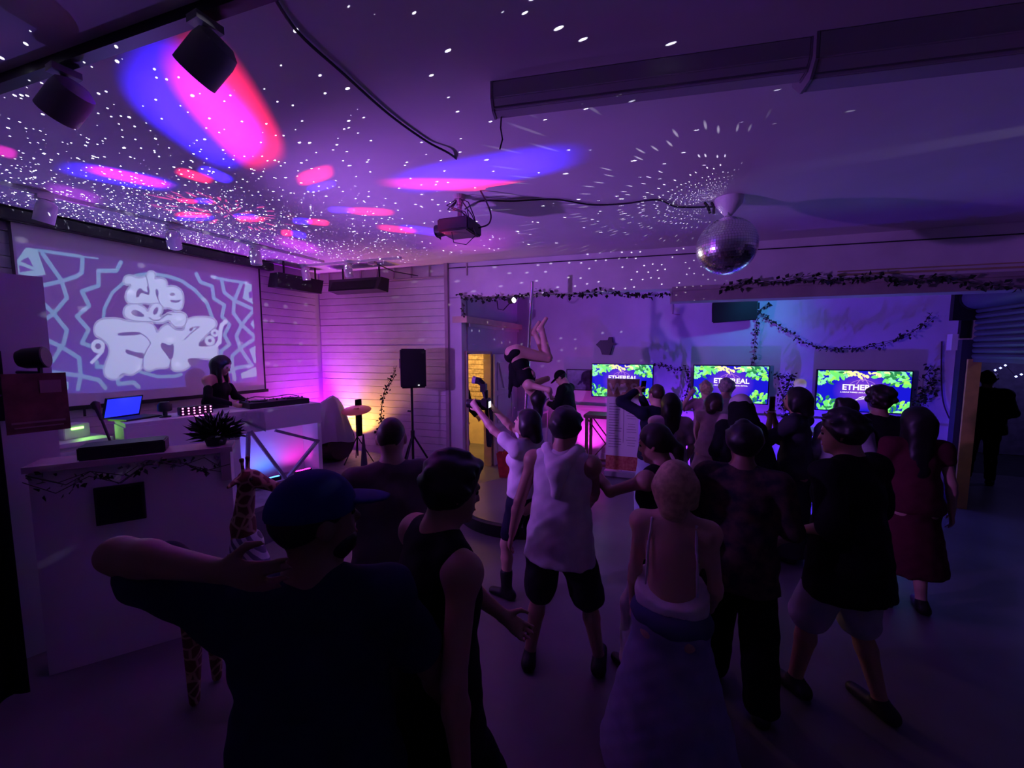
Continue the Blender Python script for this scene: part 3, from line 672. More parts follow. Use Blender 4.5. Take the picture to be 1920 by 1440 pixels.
o3 = Vector((mt.x + 0.1, mt.y - 0.1, 0.0))
b2 = Vector(tuple(pd(212, 840, 2.95))) - o3
mb = MB(); mb.tube([b2, mt - o3], 0.009, 8); mb.build('boom', BLACK_MET, t)
mb = MB(); mb.tube([(b2.x, b2.y, 0.02), b2], 0.012, 8); mb.build('pole', BLACK_MET, t)
mb = MB(); mb.lathe([(0.14, 0), (0.14, 0.015), (0.03, 0.03)], (b2.x, b2.y, 0), 20); mb.build('base', BLACK_MET, t)
mb = MB(); d = (mt - o3 - b2).normalized(); mb.lathe([(0.012, -0.1), (0.016, 0.0), (0.026, 0.02), (0.028, 0.06), (0.012, 0.08)], mt - o3, 12, rotto(d)); mb.build('microphone', BLACK, t, smooth=True)
# white box and angled board
q = Vector(tuple(pd(300, 800, 3.95)))
t = tag(empty('white_side_table', (XL + 0.50, 1.52, 0.45)), 'pale side cupboard left of the booth below the screen', 'cupboard')
mb = MB(); mb.box((0, 0, 0.40), (0.6, 0.62, 0.8)); mb.build('body', WHITE_PAINT, t); mb = MB(); mb.box((0, 0, 0.82), (0.66, 0.68, 0.04)); mb.build('top', WHITE_PAINT, t)
mb = MB(); mb.box((0.305, 0, 0.4), (0.012, 0.54, 0.72)); o = mb.build('door', WHITE_PAINT, t); mb = MB(); mb.box((0.32, 0.2, 0.55), (0.02, 0.02, 0.08)); mb.build('handle', CHROME, o)
t = tag(empty('white_chair', (-5.75, 2.35, 0.45), R(-60)), 'pale moulded chair behind the booth below the screen', 'chair')
mb = MB()
for i in range(9):
    for j in range(7):
        a = -0.9 + 1.8 * i / 8; b = j / 6
        mb.v.append((0.23 * math.sin(a) * (1 - 0.25 * b * b), -0.22 * math.cos(a), 0.44 + 0.42 * b - 0.10 * b * abs(math.sin(a)) * 1.6))
for i in range(8):
    for j in range(6): mb.f.append((i * 7 + j, i * 7 + j + 1, i * 7 + j + 8, i * 7 + j + 7)); mb.mi.append(0)
o = mb.build('backrest', WHITE_MET, t, smooth=True); md = o.modifiers.new('thick', 'SOLIDIFY'); md.thickness = 0.012
mb = MB(); mb.box((0, -0.01, 0.44), (0.42, 0.42, 0.03)); mb.build('seat', WHITE_MET, t, bevel=0.01)
for a, b in ((-1, -1), (1, -1), (-1, 1), (1, 1)):
    mb = MB(); mb.tube([(a * 0.15, b * 0.15, 0.43), (a * 0.22, b * 0.22, 0.0)], 0.012, 8); mb.build('leg', DARKWOOD, t)

# half wall in front at the left, with its fittings
hA = pz(50, 875, 1.42); hB = pz(431, 836, 1.42)
hd = hB - hA; hL = float(np.hypot(hd[0], hd[1])); hang = math.atan2(hd[1], hd[0])
hw = empty('wall_half', (hA[0], hA[1], 0), hang); hw['kind'] = 'structure'
mb = MB(); mb.box((hL / 2, 0.10, 0.69), (hL, 0.2, 1.38)); mb.build('panel', WALL_PAINT, hw)
mb = MB(); mb.box((hL / 2, 0.10, 1.40), (hL + 0.03, 0.26, 0.04)); mb.build('coping', BEAM_M, hw)
mb = MB(); mb.box((hL - 0.03, -0.01, 1.28), (0.06, 0.03, 0.24)); mb.build('corner_strip', BEAM_M, hw)
def hp(x, y, z):
    v = Matrix.Rotation(hang, 3, 'Z') @ Vector((x, y, z)); return Vector((hA[0] + v.x, hA[1] + v.y, z))
garland('ivy_garland', [hp(hL * f, -0.08, z) for f, z in ((0.02, 1.33), (0.15, 1.30), (0.3, 1.34), (0.42, 1.29), (0.55, 1.33), (0.7, 1.30), (0.85, 1.32), (0.97, 1.29))], 'dark ivy garland along the top of the half wall', 42, 0.045, 0.12, 3, seed=11)
t = tag(empty('black_notice_frame', hp(hL * 0.40, -0.02, 1.10), hang), 'square black framed notice on the half wall', 'frame')
mb = MB(); mb.box((0, 0, 0), (0.25, 0.02, 0.26)); mb.build('frame', BLACK, t); mb = MB(); mb.box((0, -0.012, 0), (0.22, 0.004, 0.23)); mb.build('glass', mat('dark_glass', (0.004, 0.004, 0.006), 0.15), t)
t = tag(empty('flat_black_case', hp(hL * 0.42, 0.10, 1.42), hang + R(4)), 'flat black equipment case lying on the half wall', 'case')
mb = MB(); mb.box((0, 0, 0.045), (0.44, 0.2, 0.09)); mb.build('case_body', BLACK, t, bevel=0.008); mb = MB(); mb.box((0, -0.103, 0.05), (0.1, 0.01, 0.02)); mb.build('handle', BLACK_MET, t)
t = tag(empty('potted_plant', hp(hL * 0.91, 0.10, 1.42), hang), 'bushy dark potted plant on the right end of the half wall', 'plant')
mb = MB(); mb.lathe([(0.06, 0), (0.08, 0.07), (0.075, 0.07), (0.06, 0.06)], (0, 0, 0), 16); mb.build('pot', BLACK, t)
rnd = random.Random(5); lv = MB()
for k in range(260):
    a = rnd.uniform(0, 6.283); e = rnd.uniform(0.0, 1.35); d = Vector((math.cos(a) * math.cos(e), 0.6 * math.sin(a) * math.cos(e), math.sin(e)))
    lv.add(leafpoly(Vector((0, 0, 0.06)) + d * rnd.uniform(0.02, 0.12), d + Vector((rnd.uniform(-.4, .4), rnd.uniform(-.4, .4), rnd.uniform(-.3, .2))), Vector((rnd.uniform(-1, 1), rnd.uniform(-1, 1), rnd.uniform(-1, 1))), rnd.uniform(0.07, 0.15), 0.035), [(0, 1, 2), (0, 2, 3)])
o = lv.build('foliage', LEAF_D, t); o['kind'] = 'stuff'
# star projector body behind the half wall
t = tag(empty('star_projector', (STAR.x, STAR.y, STAR.z - 0.19)), 'small round black star projector on the left end of the booth', 'projector')
mb = MB(); mb.lathe([(0.04, 0.06), (0.06, 0.07), (0.062, 0.13), (0.04, 0.165)], (0, 0, 0), 20); mb.build('body', BLACK, t, smooth=True)
mb = MB(); mb.lathe([(0.05, 0.0), (0.05, 0.012), (0.02, 0.02), (0.02, 0.07)], (0, 0, 0), 18); mb.build('base', BLACK_MET, t)
# pale post with straps and the reddish poster at the left edge
q0 = pd(28, 690, 2.62)
t = tag(empty('white_post', (q0[0], q0[1], 0), away(28)), 'broad pale post standing at the left edge of the picture', 'post')
mb = MB(); mb.box((-0.02, 0.1, 1.33), (0.36, 0.2, 2.66)); mb.build('post_body', WALL_PAINT, t)
mb = MB(); mb.box((-0.13, -0.03, 1.92), (0.16, 0.05, 0.46)); mb.build('strap_block', BLACK, t)
q1 = pd(70, 755, 2.45)
t = tag(empty('poster', q1, away(74) + R(8)), 'reddish brown poster hung on the pale post', 'poster')
mb = MB(); mb.box((0, 0, 0), (0.26, 0.012, 0.37)); mb.build('board', mat('poster_print', (0.20, 0.07, 0.07), 0.45, col2=(0.10, 0.03, 0.03), nscale=9), t)
mb = MB(); mb.box((0, -0.008, -0.12), (0.22, 0.003, 0.012)); mb.build('printed_line', mat('poster_pale', (0.32, 0.20, 0.2), 0.5), t); mb = MB(); mb.box((0, -0.008, -0.15), (0.20, 0.003, 0.008)); mb.build('printed_line', mat('poster_pale', (0.32, 0.20, 0.2), 0.5), t); mb = MB(); mb.box((0.06, -0.008, 0.10), (0.09, 0.003, 0.08)); mb.build('printed_patch', mat('poster_pale', (0.32, 0.20, 0.2), 0.5), t)
q2 = pd(-30, 1150, 2.3)
t = tag(empty('black_curtain', (q2[0], q2[1], 0), away(0)), 'black curtain hanging at the far left edge', 'curtain')
mb = MB(); n = 22
for i in range(n):
    a = i / (n - 1)
    for z in (0.02, 1.86): mb.v.append((-0.5 + 0.63 * a, 0.03 * math.sin(a * 30), z))
for i in range(n - 1): mb.f.append((2 * i, 2 * i + 2, 2 * i + 3, 2 * i + 1)); mb.mi.append(0)
o = mb.build('cloth', SATIN_BLACK, t, smooth=True); md = o.modifiers.new('thick', 'SOLIDIFY'); md.thickness = 0.006
mb = MB(); mb.tube([(-0.5, 0, 1.88), (0.15, 0, 1.88)], 0.012, 8); mb.build('rail', BLACK_MET, t)

t = tag(empty('effects_box', (XL + 0.52, 1.66, 1.29), R(20)), 'small pale effects box lit green beside the laptop', 'box')
mb = MB(); mb.box((0, 0, 0.07), (0.16, 0.22, 0.14)); mb.build('body', WHITE_PAINT, t, bevel=0.006); mb = MB(); mb.box((0.083, 0.0, 0.10), (0.006, 0.10, 0.02)); mb.build('green_light', mat('green_led', (0.05, 0.1, 0.05), emit=(0.3, 1.0, 0.15), estr=5.0), t)
light('green_glow', 'SPOT', (XL + 0.64, 1.70, 1.40), (0.35, 1.0, 0.15), 1.6, (XL + 0.9, 1.9, 1.2), R(150), 1.0, 0.03)

# made-up par lamp on the pale post, a body for the added wash
wd_ = (Vector((0.2, 6.4, 2.8)) - Vector(WASH)).normalized(); wp_ = Vector(WASH) - wd_ * 0.075
t = tag(empty('added_par_lamp', wp_), 'small black par lamp added on the pale post', 'stage light')
mb = MB(); mb.lathe([(0.05, -0.09), (0.065, -0.06), (0.07, 0.03), (0.064, 0.035)], (0, 0, 0), 18, rotto(wd_)); mb.build('can', BLACK_MET, t, smooth=True)
q0_ = Vector((float(q0[0]), float(q0[1]), wp_.z)) - wp_
mb = MB(); mb.tube([(0, 0, 0.0), (0, 0, -0.1), q0_ * 0.9 + Vector((0, 0, -0.1))], 0.012, 8); mb.build('clamp_arm', BLACK_MET, t)
can((-4.02, 1.75, 0.13), (-5.6, 2.0, 1.3), (0.3, 0.3, 1.0), 'small uplight behind the half wall washing the booth pale blue')

# ================================================================== ceiling fittings
def track(name, pts, label, sz=0.035):
    t = tag(empty(name, pts[0]), label, 'light track'); o0 = Vector(pts[0])
    for a, b in zip(pts[:-1], pts[1:]):
        mb = MB(); mb.bar(Vector(a) - o0, Vector(b) - o0, sz, sz); mb.build('rail', BLACK_MET if 'black' in label else WHITE_MET, t)
    return t
A1 = Vector(tuple(pz(-120, 192, ZC))); A2 = Vector(tuple(pz(560, -52, ZC)))
A1.z = A2.z = ZC - 0.02
track('light_track', [A1, A2], 'thick black lighting track across the near ceiling corner', 0.05)
T = [Vector(tuple(pz(u, v, ZC))) for u, v in ((-90, 320), (0, 342), (150, 373), (300, 412), (440, 448), (598, 490))]
x0 = sum(p.x for p in T[1:5]) / 4
track('light_track', [Vector((x0, T[0].y, ZC - 0.018)), Vector((x0, T[5].y, ZC - 0.018))], 'thin white lighting track parallel to the projection screen')
t3 = [bw(bs(u), 0.62, ZC - 0.018) for u in (618, 795)]
track('light_track', t3, 'thin white lighting track in front of the boarded back wall')
def spot(loc, aim, r, L, m, label, drop=0.12):
    loc = Vector(loc); t = tag(empty('track_spot', loc), label, 'spotlight', None)
    d = (Vector(aim) - loc).normalized(); M = rotto(d)
    mb = MB(); mb.box((0, 0, -0.02), (0.07, 0.10, 0.03)); mb.build('adapter', m, t)
    mb = MB(); mb.tube([(0, 0, -0.03), (0, 0, -drop)], 0.014, 8); mb.build('stem', m, t)
    c = Vector((0, 0, -drop - r * 0.6))
    mb = MB(); mb.lathe([(r * 0.55, -L * 0.55), (r * 0.92, -L * 0.42), (r, -L * 0.2), (r, L * 0.5), (r * 0.93, L * 0.5), (r * 0.9, L * 0.42)], c, 28, M); mb.build('can', m, t, smooth=True)
    mb = MB(); mb.lathe([(0.0, L * 0.40), (r * 0.9, L * 0.40), (r * 0.9, L * 0.42)], c, 24, M); mb.build('lamp_face', BLACK, t)
    return t
G_ = mat('grey_can', (0.16, 0.15, 0.17), 0.5)
def at(u, v): p = pz(u, v, ZC); return Vector((p[0], p[1], ZC - 0.04))
a = at(383, 30); b = at(120, 125)
for u, lab in ((383, 'large dark grey spotlight nearest the middle of the ceiling'), (118, 'large dark grey spotlight near the left edge of the ceiling')):
    f = (u + 120) / 680.0; p = A1.lerp(A2, 0.5)
    # foot on the track below that picture column
    best = min((abs(((A1.lerp(A2, k / 400.0) - Vector((0, 0, CAMZ))).dot(Vector(tuple(RT))) / (A1.lerp(A2, k / 400.0) - Vector((0, 0, CAMZ))).dot(Vector(tuple(FW)))) * F_PX + 960 - u), k) for k in range(401))
    p = A1.lerp(A2, best[1] / 400.0)
    spot(p - Vector((0, 0, 0.03)), p + Vector((-0.75, -0.25, -0.75)), 0.078, 0.17, G_, lab, 0.10)
WSP = mat('white_can', (0.72, 0.70, 0.72), 0.45)
for y, d, lab in ((1.52, (-0.25, -0.15, -1), 'white spotlight at the left end of the track by the screen'), (2.45, (-0.6, 0.35, -0.8), 'white spotlight above the middle of the projected logo'), (3.33, (0.05, 0.1, -1), 'white spotlight above the right end of the projected logo')):
    p = Vector((x0, y, ZC - 0.035)); spot(p, p + Vector(d), 0.066, 0.18, WSP, lab, 0.10)
for u, lab in ((631, 'white spotlight in the corner beside the strip heater'), (705, 'white spotlight above the back wall strip heater')):
    p = bw(bs(u), 0.62, ZC - 0.035); spot(p, p + Vector((-0.08, 0.25, -1)), 0.06, 0.18, WSP, lab, 0.08)
t = tag(empty('small_camera', bw(bs(745), 0.60, ZC)), 'small dark ceiling bracket with a trailing cable', 'bracket')
mb = MB(); mb.box((0, 0, -0.04), (0.12, 0.06, 0.07)); mb.build('body', BEAM_M, t)
mb = MB(); o_ = bw(bs(745), 0.60, ZC); mb.tube([Vector((0, 0, -0.04)), bw(bs(762), 0.3, 3.40) - o_, bw(bs(790), 0.06, 3.36) - o_], 0.008, 6); mb.build('cable', CABLE, t)
# projector hung from the ceiling
PJ = Vector((-1.91, 3.09, 3.25)); PJA = math.atan2(2.73 - 3.09, -6.07 + 1.91)
pj = tag(empty('ceiling_projector', (PJ.x, PJ.y, PJ.z - 0.055), PJA), 'black video projector hung from the ceiling with looped cables', 'projector')
mb = MB(); mb.box((0, 0, 0.055), (0.30, 0.29, 0.11)); mb.build('casing', BLACK, pj, bevel=0.012)
mb = MB(); mb.box((0.0, 0.0, -0.002), (0.24, 0.24, 0.004)); mb.build('base_plate', mat('projector_base', (0.16, 0.12, 0.12), 0.6), pj)
mb = MB()
for k in range(20):
    a0 = 2 * math.pi * k / 20; a1 = 2 * math.pi * (k + 1) / 20
    for r, x in ((0.055, 0),):
        mb.add([(0.15, 0.055 * math.cos(a0), 0.055 + 0.05 * math.sin(a0)), (0.15, 0.055 * math.cos(a1), 0.055 + 0.05 * math.sin(a1)), (0.235, 0.06 * math.cos(a1), 0.05 + 0.055 * math.sin(a1)), (0.235, 0.06 * math.cos(a0), 0.05 + 0.055 * math.sin(a0))], [(0, 1, 2, 3)])
mb.build('lens_tube', BLACK, pj)
mb = MB(); mb.tube([(0, 0, 0.11), (0, 0, 0.26)], 0.02, 10); mb.box((0, 0, 0.12), (0.14, 0.14, 0.01)); mb.lathe([(0.05, 0.30), (0.06, 0.335)], (0, 0, 0), 16); mb.tube([(0, 0, 0.25), (0, 0, 0.33)], 0.028, 10); mb.build('mount', BEAM_M, pj)
rnd = random.Random(12)
mb = MB()
for k in range(7):
    a = rnd.uniform(0, 6.28); r = rnd.uniform(0.05, 0.12)
    mb.tube([(0, 0, 0.32), (r * math.cos(a), r * math.sin(a), 0.24 + rnd.uniform(-.03, .05)), (-0.08 + r * 0.5 * math.cos(a + 1), r * math.sin(a + 1), 0.16), (-0.13, rnd.uniform(-.1, .1), 0.08)], 0.005, 6)
mb.tube([(-0.15, 0.05, 0.03), (-0.20, 0.08, -0.04), (-0.12, 0.12, -0.13), (0.0, 0.12, -0.10), (0.03, 0.1, 0.0)], 0.004, 6)
mb.build('cable_loops', CABLE, pj)
# light path: lamp, film slide with the logo in front of it
LENS = PJ + Matrix.Rotation(PJA, 3, 'Z') @ Vector((0.152, 0, 0.0))
fwd = Matrix.Rotation(PJA, 3, 'Z') @ Vector((1, 0, 0))
aim = Vector((sx, 2.73, 2.45))
pl = light('projector_lamp', 'SPOT', LENS, (0.66, 0.76, 1.0), 520, aim, R(56), 0.02, 0.0)

def z7(x, y): return (x / 4.8, 440 + y / 4.8)
def z8(x, y): return (220 + x / 5.539, 480 + y / 5.539)
def slide_colours(U, V):
    shp = U.shape
    def seg(pts):
        d = np.full(shp, 1e9)
        for (ax, ay), (bx, by) in zip(pts[:-1], pts[1:]):
            dx, dy = bx - ax, by - ay; t_ = np.clip(((U - ax) * dx + (V - ay) * dy) / (dx * dx + dy * dy + 1e-9), 0, 1)
            d = np.minimum(d, np.hypot(U - ax - t_ * dx, V - ay - t_ * dy))
        return d
    def inside(pts):
        r = np.zeros(shp, bool); n = len(pts)
        for i in range(n):
            (x1, y1), (x2, y2) = pts[i], pts[(i + 1) % n]
            c_ = ((y1 > V) != (y2 > V)) & (U < (x2 - x1) * (V - y1) / (y2 - y1 + 1e-12) + x1); r ^= c_
        return r
    def smooth(pts, it=2):
        for _ in range(it):
            q_ = []
            for i in range(len(pts)):
                a_, b_ = pts[i], pts[(i + 1) % len(pts)]
                q_ += [(0.75 * a_[0] + 0.25 * b_[0], 0.75 * a_[1] + 0.25 * b_[1]), (0.25 * a_[0] + 0.75 * b_[0], 0.25 * a_[1] + 0.75 * b_[1])]
            pts = q_
        return pts
    def closed(pts): return list(pts) + [pts[0]]
    bg = np.array([0.055, 0.022, 0.14]); st = np.array([0.20, 0.42, 0.52]); fan = np.array([0.32, 0.55, 0.58]); le = np.array([0.72, 0.78, 0.86]); ol = np.array([0.11, 0.10, 0.20])
    C_ = np.zeros(shp + (3,)) + bg
    low = np.clip((V - 600) / 110.0, 0, 1)[..., None]
    C_ = C_ * (1 - low) + np.array([0.05, 0.05, 0.34]) * low
    def paint(mask, col):
        m = np.clip(mask, 0, 1)[..., None]; C_[:] = C_ * (1 - m) + col * m
    def stroke(pts, w, col=st): paint(w / 2 - seg(pts) + 0.5, col)
    def fill(pts, col, it=0):
        p_ = smooth(pts, it) if it else pts; paint(inside(p_).astype(float), col); return p_
    L7 = [[(380, 170), (550, 410), (600, 570), (480, 710), (370, 790)], [(740, 215), (735, 340), (690, 375), (550, 420), (330, 468)],
          [(355, 585), (480, 710), (600, 860), (570, 980), (470, 1140)], [(380, 930), (550, 1010), (710, 1110), (725, 1270), (700, 1390)],
          [(480, 1240), (720, 1270), (890, 1310), (945, 1380)],
          [(1085, 250), (1045, 325), (885, 325), (885, 460), (735, 510), (800, 640), (690, 735), (795, 855), (735, 975), (840, 1015)],
          [(870, 1150), (870, 1190), (940, 1190)], [(1055, 1290), (1065, 1345), (1200, 1330), (1245, 1370)]]
    for l_ in L7: stroke([z7(*p) for p in l_], 8.0)
    stroke([z7(330, 140), z7(720, 195)], 6); stroke([z7(720, 195), z7(880, 215)], 3)
    fill([z7(*p) for p in ((150, 230), (230, 115), (330, 130), (410, 360), (300, 378), (160, 355))], fan)
    fill([z7(*p) for p in ((180, 240), (250, 200), (300, 290))], bg * 2); fill([z7(*p) for p in ((165, 270), (300, 320), (175, 340))], bg * 2)
    fill([z7(*p) for p in ((540, 1325), (612, 1330), (612, 1395), (545, 1398))], fan)
    L8 = [[(820, 185), (860, 270), (985, 315), (1000, 440), (1110, 510), (1085, 630), (1165, 715), (1110, 820), (1165, 920), (1075, 990), (1085, 1110)],
          [(1080, 240), (1110, 380), (1220, 465), (1425, 560)], [(1290, 280), (1240, 400), (1210, 480), (1205, 590), (1290, 715), (1440, 850), (1290, 950), (1190, 1040), (1195, 1160), (1220, 1280)],
          [(1410, 570), (1290, 715), (1235, 830), (1270, 950), (1390, 1130)], [(1110, 1225), (1250, 1160), (1400, 1135)]]
    for l_ in L8: stroke([z8(*p) for p in l_], 6.6)
    stroke([z8(980, 215), z8(1080, 240), z8(1330, 280)], 5)
    for pl_ in (((1330, 280), (1420, 300), (1425, 510), (1300, 440)), ((1380, 710), (1440, 620), (1440, 780)), ((1370, 970), (1450, 920), (1455, 1110), (1420, 1110)), ((1280, 1220), (1440, 1150), (1450, 1250), (1290, 1275))):
        fill([z8(*p) for p in pl_], fan)
    fill([z8(*p) for p in ((1360, 380), (1410, 350), (1415, 430), (1370, 440))], bg * 2)
    circ = [z7(930, 760), z7(935, 670), z7(1010, 520), z7(1110, 435), z8(200, 200), z8(330, 185), z8(400, 190), z8(540, 215), z8(660, 255), z8(800, 350), z8(930, 490), z8(985, 640)]
    stroke(circ, 6.5); stroke([z8(240, 1205), z8(420, 1255), z8(600, 1250), z8(660, 1230)], 6)
    def letter(pts, it=2):
        p_ = smooth([q_ for q_ in pts], it)
        paint(1.9 - seg(closed(p_)) + 0.5, le); paint(inside(p_).astype(float), le)
        paint(1.0 - np.abs(seg(closed(p_)) - 0.0) + 0.1, ol)
    def hole(pts, it=1):
        p_ = smooth(pts, it); paint(inside(p_).astype(float), ol); paint(0.9 - seg(closed(p_)) + 0.3, ol)
    # big lower word
    letter([z7(845, 870), z7(850, 810), z7(900, 762), z7(1000, 750), z7(1100, 762), z8(60, 672), z8(200, 688), z8(340, 690), z8(390, 735), z8(410, 810), z8(450, 750), z8(515, 702), z8(560, 730), z8(600, 770), z8(690, 775), z8(700, 725), z8(720, 670), z8(770, 638), z8(880, 632), z8(990, 642), z8(1032, 690), z8(1020, 745), z8(960, 782), z8(820, 930), z8(910, 942), z8(960, 930), z8(1040, 915), z8(1042, 1085), z8(880, 1062), z8(715, 1065), z8(765, 1140), z8(690, 1188), z8(600, 1203), z8(552, 1160), z8(556, 1090), z8(530, 1165), z8(400, 1165), z8(330, 1203), z8(270, 1165), z8(258, 1110), z8(240, 1180), z8(180, 1222), z8(125, 1243), z8(60, 1212), z8(0, 1262), z7(1130, 1240), z7(1080, 1292), z7(1000, 1308), z7(938, 1270), z7(930, 1200), z7(992, 1060), z7(970, 985), z7(905, 930), z7(862, 915)])
    hole([z8(5, 800), z8(230, 788), z8(238, 818), z8(10, 828)]); hole([z8(82, 985), z8(100, 972), z8(200, 1010), z8(272, 1005), z8(262, 1072), z8(180, 1036), z8(92, 1012)])
    hole([z8(450, 920), z8(470, 900), z8(540, 938), z8(582, 908), z8(580, 1040), z8(550, 1085), z8(510, 1020), z8(460, 960)])
    hole([z8(820, 932), z8(945, 835), z8(918, 895), z8(962, 942)]); hole([z8(720, 1075), z8(800, 1063), z8(875, 1080), z8(800, 1145), z8(770, 1145)])
    stroke([z8(235, 800), z8(310, 850), z8(345, 910), z8(300, 980), z8(266, 1060), z8(262, 1180)], 1.6, ol); stroke([z8(552, 1085), z8(545, 1170)], 1.6, ol); stroke([z8(700, 865), z8(760, 805), z8(850, 735), z8(800, 740)], 1.8, ol)
    hole([z8(748, 765), z8(765, 745), z8(790, 742), z8(770, 775), z8(755, 780)])
    # script curls
    for c_, ro, ri in ((z7(880, 1005), 13.5, 5.5), (z8(1010, 800), 8, 2.5), (z8(960, 880), 10, 3.2)):
        d_ = np.hypot(U - c_[0], V - c_[1]); paint(ro - d_ + 0.5, le); paint(1.0 - np.abs(d_ - ro), ol); paint(ri - d_ + 0.5, ol)
    stroke([z7(920, 1050), z7(880, 1095), z7(825, 1150)], 6, le); stroke([z8(1060, 900), z8(1068, 780), z8(1085, 715), z8(1125, 682)], 7.5, le); stroke([z8(1030, 930), z8(1060, 880)], 7, le)
    # middle script word
    letter([z8(60, 590), z8(75, 530), z8(140, 498), z8(220, 502), z8(290, 540), z8(320, 590), z8(330, 540), z8(370, 495), z8(420, 490), z8(465, 520), z8(470, 570), z8(430, 630), z8(480, 630), z8(530, 585), z8(600, 590), z8(660, 582), z8(715, 610), z8(722, 680), z8(690, 735), z8(630, 742), z8(575, 725), z8(535, 660), z8(490, 690), z8(420, 700), z8(350, 680), z8(250, 682), z8(130, 668), z8(75, 630)])
    hole([z8(138, 585), z8(170, 560), z8(230, 578), z8(288, 628), z8(225, 628), z8(160, 612)]); hole([z8(368, 592), z8(388, 548), z8(420, 528), z8(418, 580), z8(385, 612)])
    stroke([z8(330, 640), z8(370, 668), z8(430, 668), z8(520, 605), z8(560, 610)], 1.6, ol)
    # top word
    letter([z8(58, 255), z8(88, 203), z8(150, 203), z8(190, 228), z8(250, 228), z8(298, 210), z8(325, 160), z8(372, 160), z8(398, 195), z8(382, 245), z8(430, 228), z8(492, 238), z8(514, 280), z8(508, 322), z8(560, 308), z8(632, 330), z8(678, 380), z8(684, 450), z8(676, 530), z8(640, 570), z8(590, 562), z8(520, 532), z8(488, 548), z8(440, 492), z8(400, 490), z8(330, 500), z8(290, 488), z8(200, 500), z8(120, 496), z8(82, 450), z8(88, 380), z8(128, 322), z8(142, 290), z8(80, 302)])
    hole([z8(195, 428), z8(202, 362), z8(240, 334), z8(264, 366), z8(302, 376), z8(318, 390), z8(306, 300), z8(332, 350), z8(325, 408), z8(290, 390), z8(238, 378), z8(215, 428)])
    hole([z8(398, 340), z8(426, 368), z8(416, 440), z8(448, 505), z8(402, 410)]); hole([z8(538, 402), z8(568, 382), z8(602, 402), z8(570, 416)]); hole([z8(550, 458), z8(620, 468), z8(662, 452), z8(625, 484), z8(560, 478)])
    stroke([z8(295, 205), z8(318, 290), z8(322, 400)], 1.4, ol)
    return C_
def build_slide():
    us = np.arange(24, 486, 1.15); vs_ = np.arange(448, 738, 1.15)
    U, V = np.meshgrid(us, vs_)
    C_ = slide_colours(U, V)
    # only the picture rectangle passes light: limits on the wall plane
    D_ = FW[None, None] + ((U - 960) / F_PX)[..., None] * RT + ((720 - V) / F_PX)[..., None] * UP
    Pw = CAM + D_ * (sx / D_[..., 0])[..., None]
    tl = pX(28, 456, sx); br = pX(482, 716, sx)
    ok = (Pw[..., 1] > tl[1]) & (Pw[..., 1] < br[1]) & (Pw[..., 2] < tl[2] + 0.02) & (Pw[..., 2] > br[2])
    C_[~ok] = 0
    l0 = np.array(LENS); dirs = Pw - l0; n_ = np.array(fwd); S = l0 + dirs * (0.075 / (dirs @ n_))[..., None]
    Minv = np.array(pj.matrix_basis.inverted())
    S = S @ Minv[:3, :3].T + Minv[:3, 3]
    h_, w_ = U.shape
    me = bpy.data.meshes.new('logo_slide')
    idx = np.arange(h_ * w_).reshape(h_, w_)
    q_ = np.stack([idx[:-1, :-1], idx[:-1, 1:], idx[1:, 1:], idx[1:, :-1]], -1).reshape(-1, 4)
    me.vertices.add(h_ * w_); me.vertices.foreach_set('co', S.reshape(-1).astype(np.float32))
    me.loops.add(q_.size); me.loops.foreach_set('vertex_index', q_.reshape(-1).astype(np.int32))
    me.polygons.add(len(q_)); me.polygons.foreach_set('loop_start', np.arange(0, q_.size, 4, dtype=np.int32))
    me.update(calc_edges=True)
    at_ = me.attributes.new('film', 'FLOAT_COLOR', 'POINT')
    at_.data.foreach_set('color', np.concatenate([C_, np.ones(C_.shape[:2] + (1,))], -1).reshape(-1).astype(np.float32))
    m = bpy.data.materials.new('film_slide'); m.use_nodes = True; nt = m.node_tree; nt.nodes.clear()
    o_ = nt.nodes.new('ShaderNodeOutputMaterial'); tr = nt.nodes.new('ShaderNodeBsdfTransparent'); an = nt.nodes.new('ShaderNodeAttribute'); an.attribute_name = 'film'
    nt.links.new(an.outputs['Color'], tr.inputs[0]); nt.links.new(tr.outputs[0], o_.inputs[0])
    o = link('film_slide', me, m, pj)
    # opaque gate around the film so that no stray light escapes
    rim = S.reshape(h_, w_, 3); cx = rim.reshape(-1, 3).mean(0)
    cor = [rim[0, 0], rim[0, -1], rim[-1, -1], rim[-1, 0]]
    mb = MB(); out = [cx + (c_ - cx) * 2.6 for c_ in cor]
    for i in range(4): mb.add([cor[i], cor[(i + 1) % 4], out[(i + 1) % 4], out[i]], [(0, 1, 2, 3)])
    mb.build('film_gate', BLACK, pj)
build_slide()
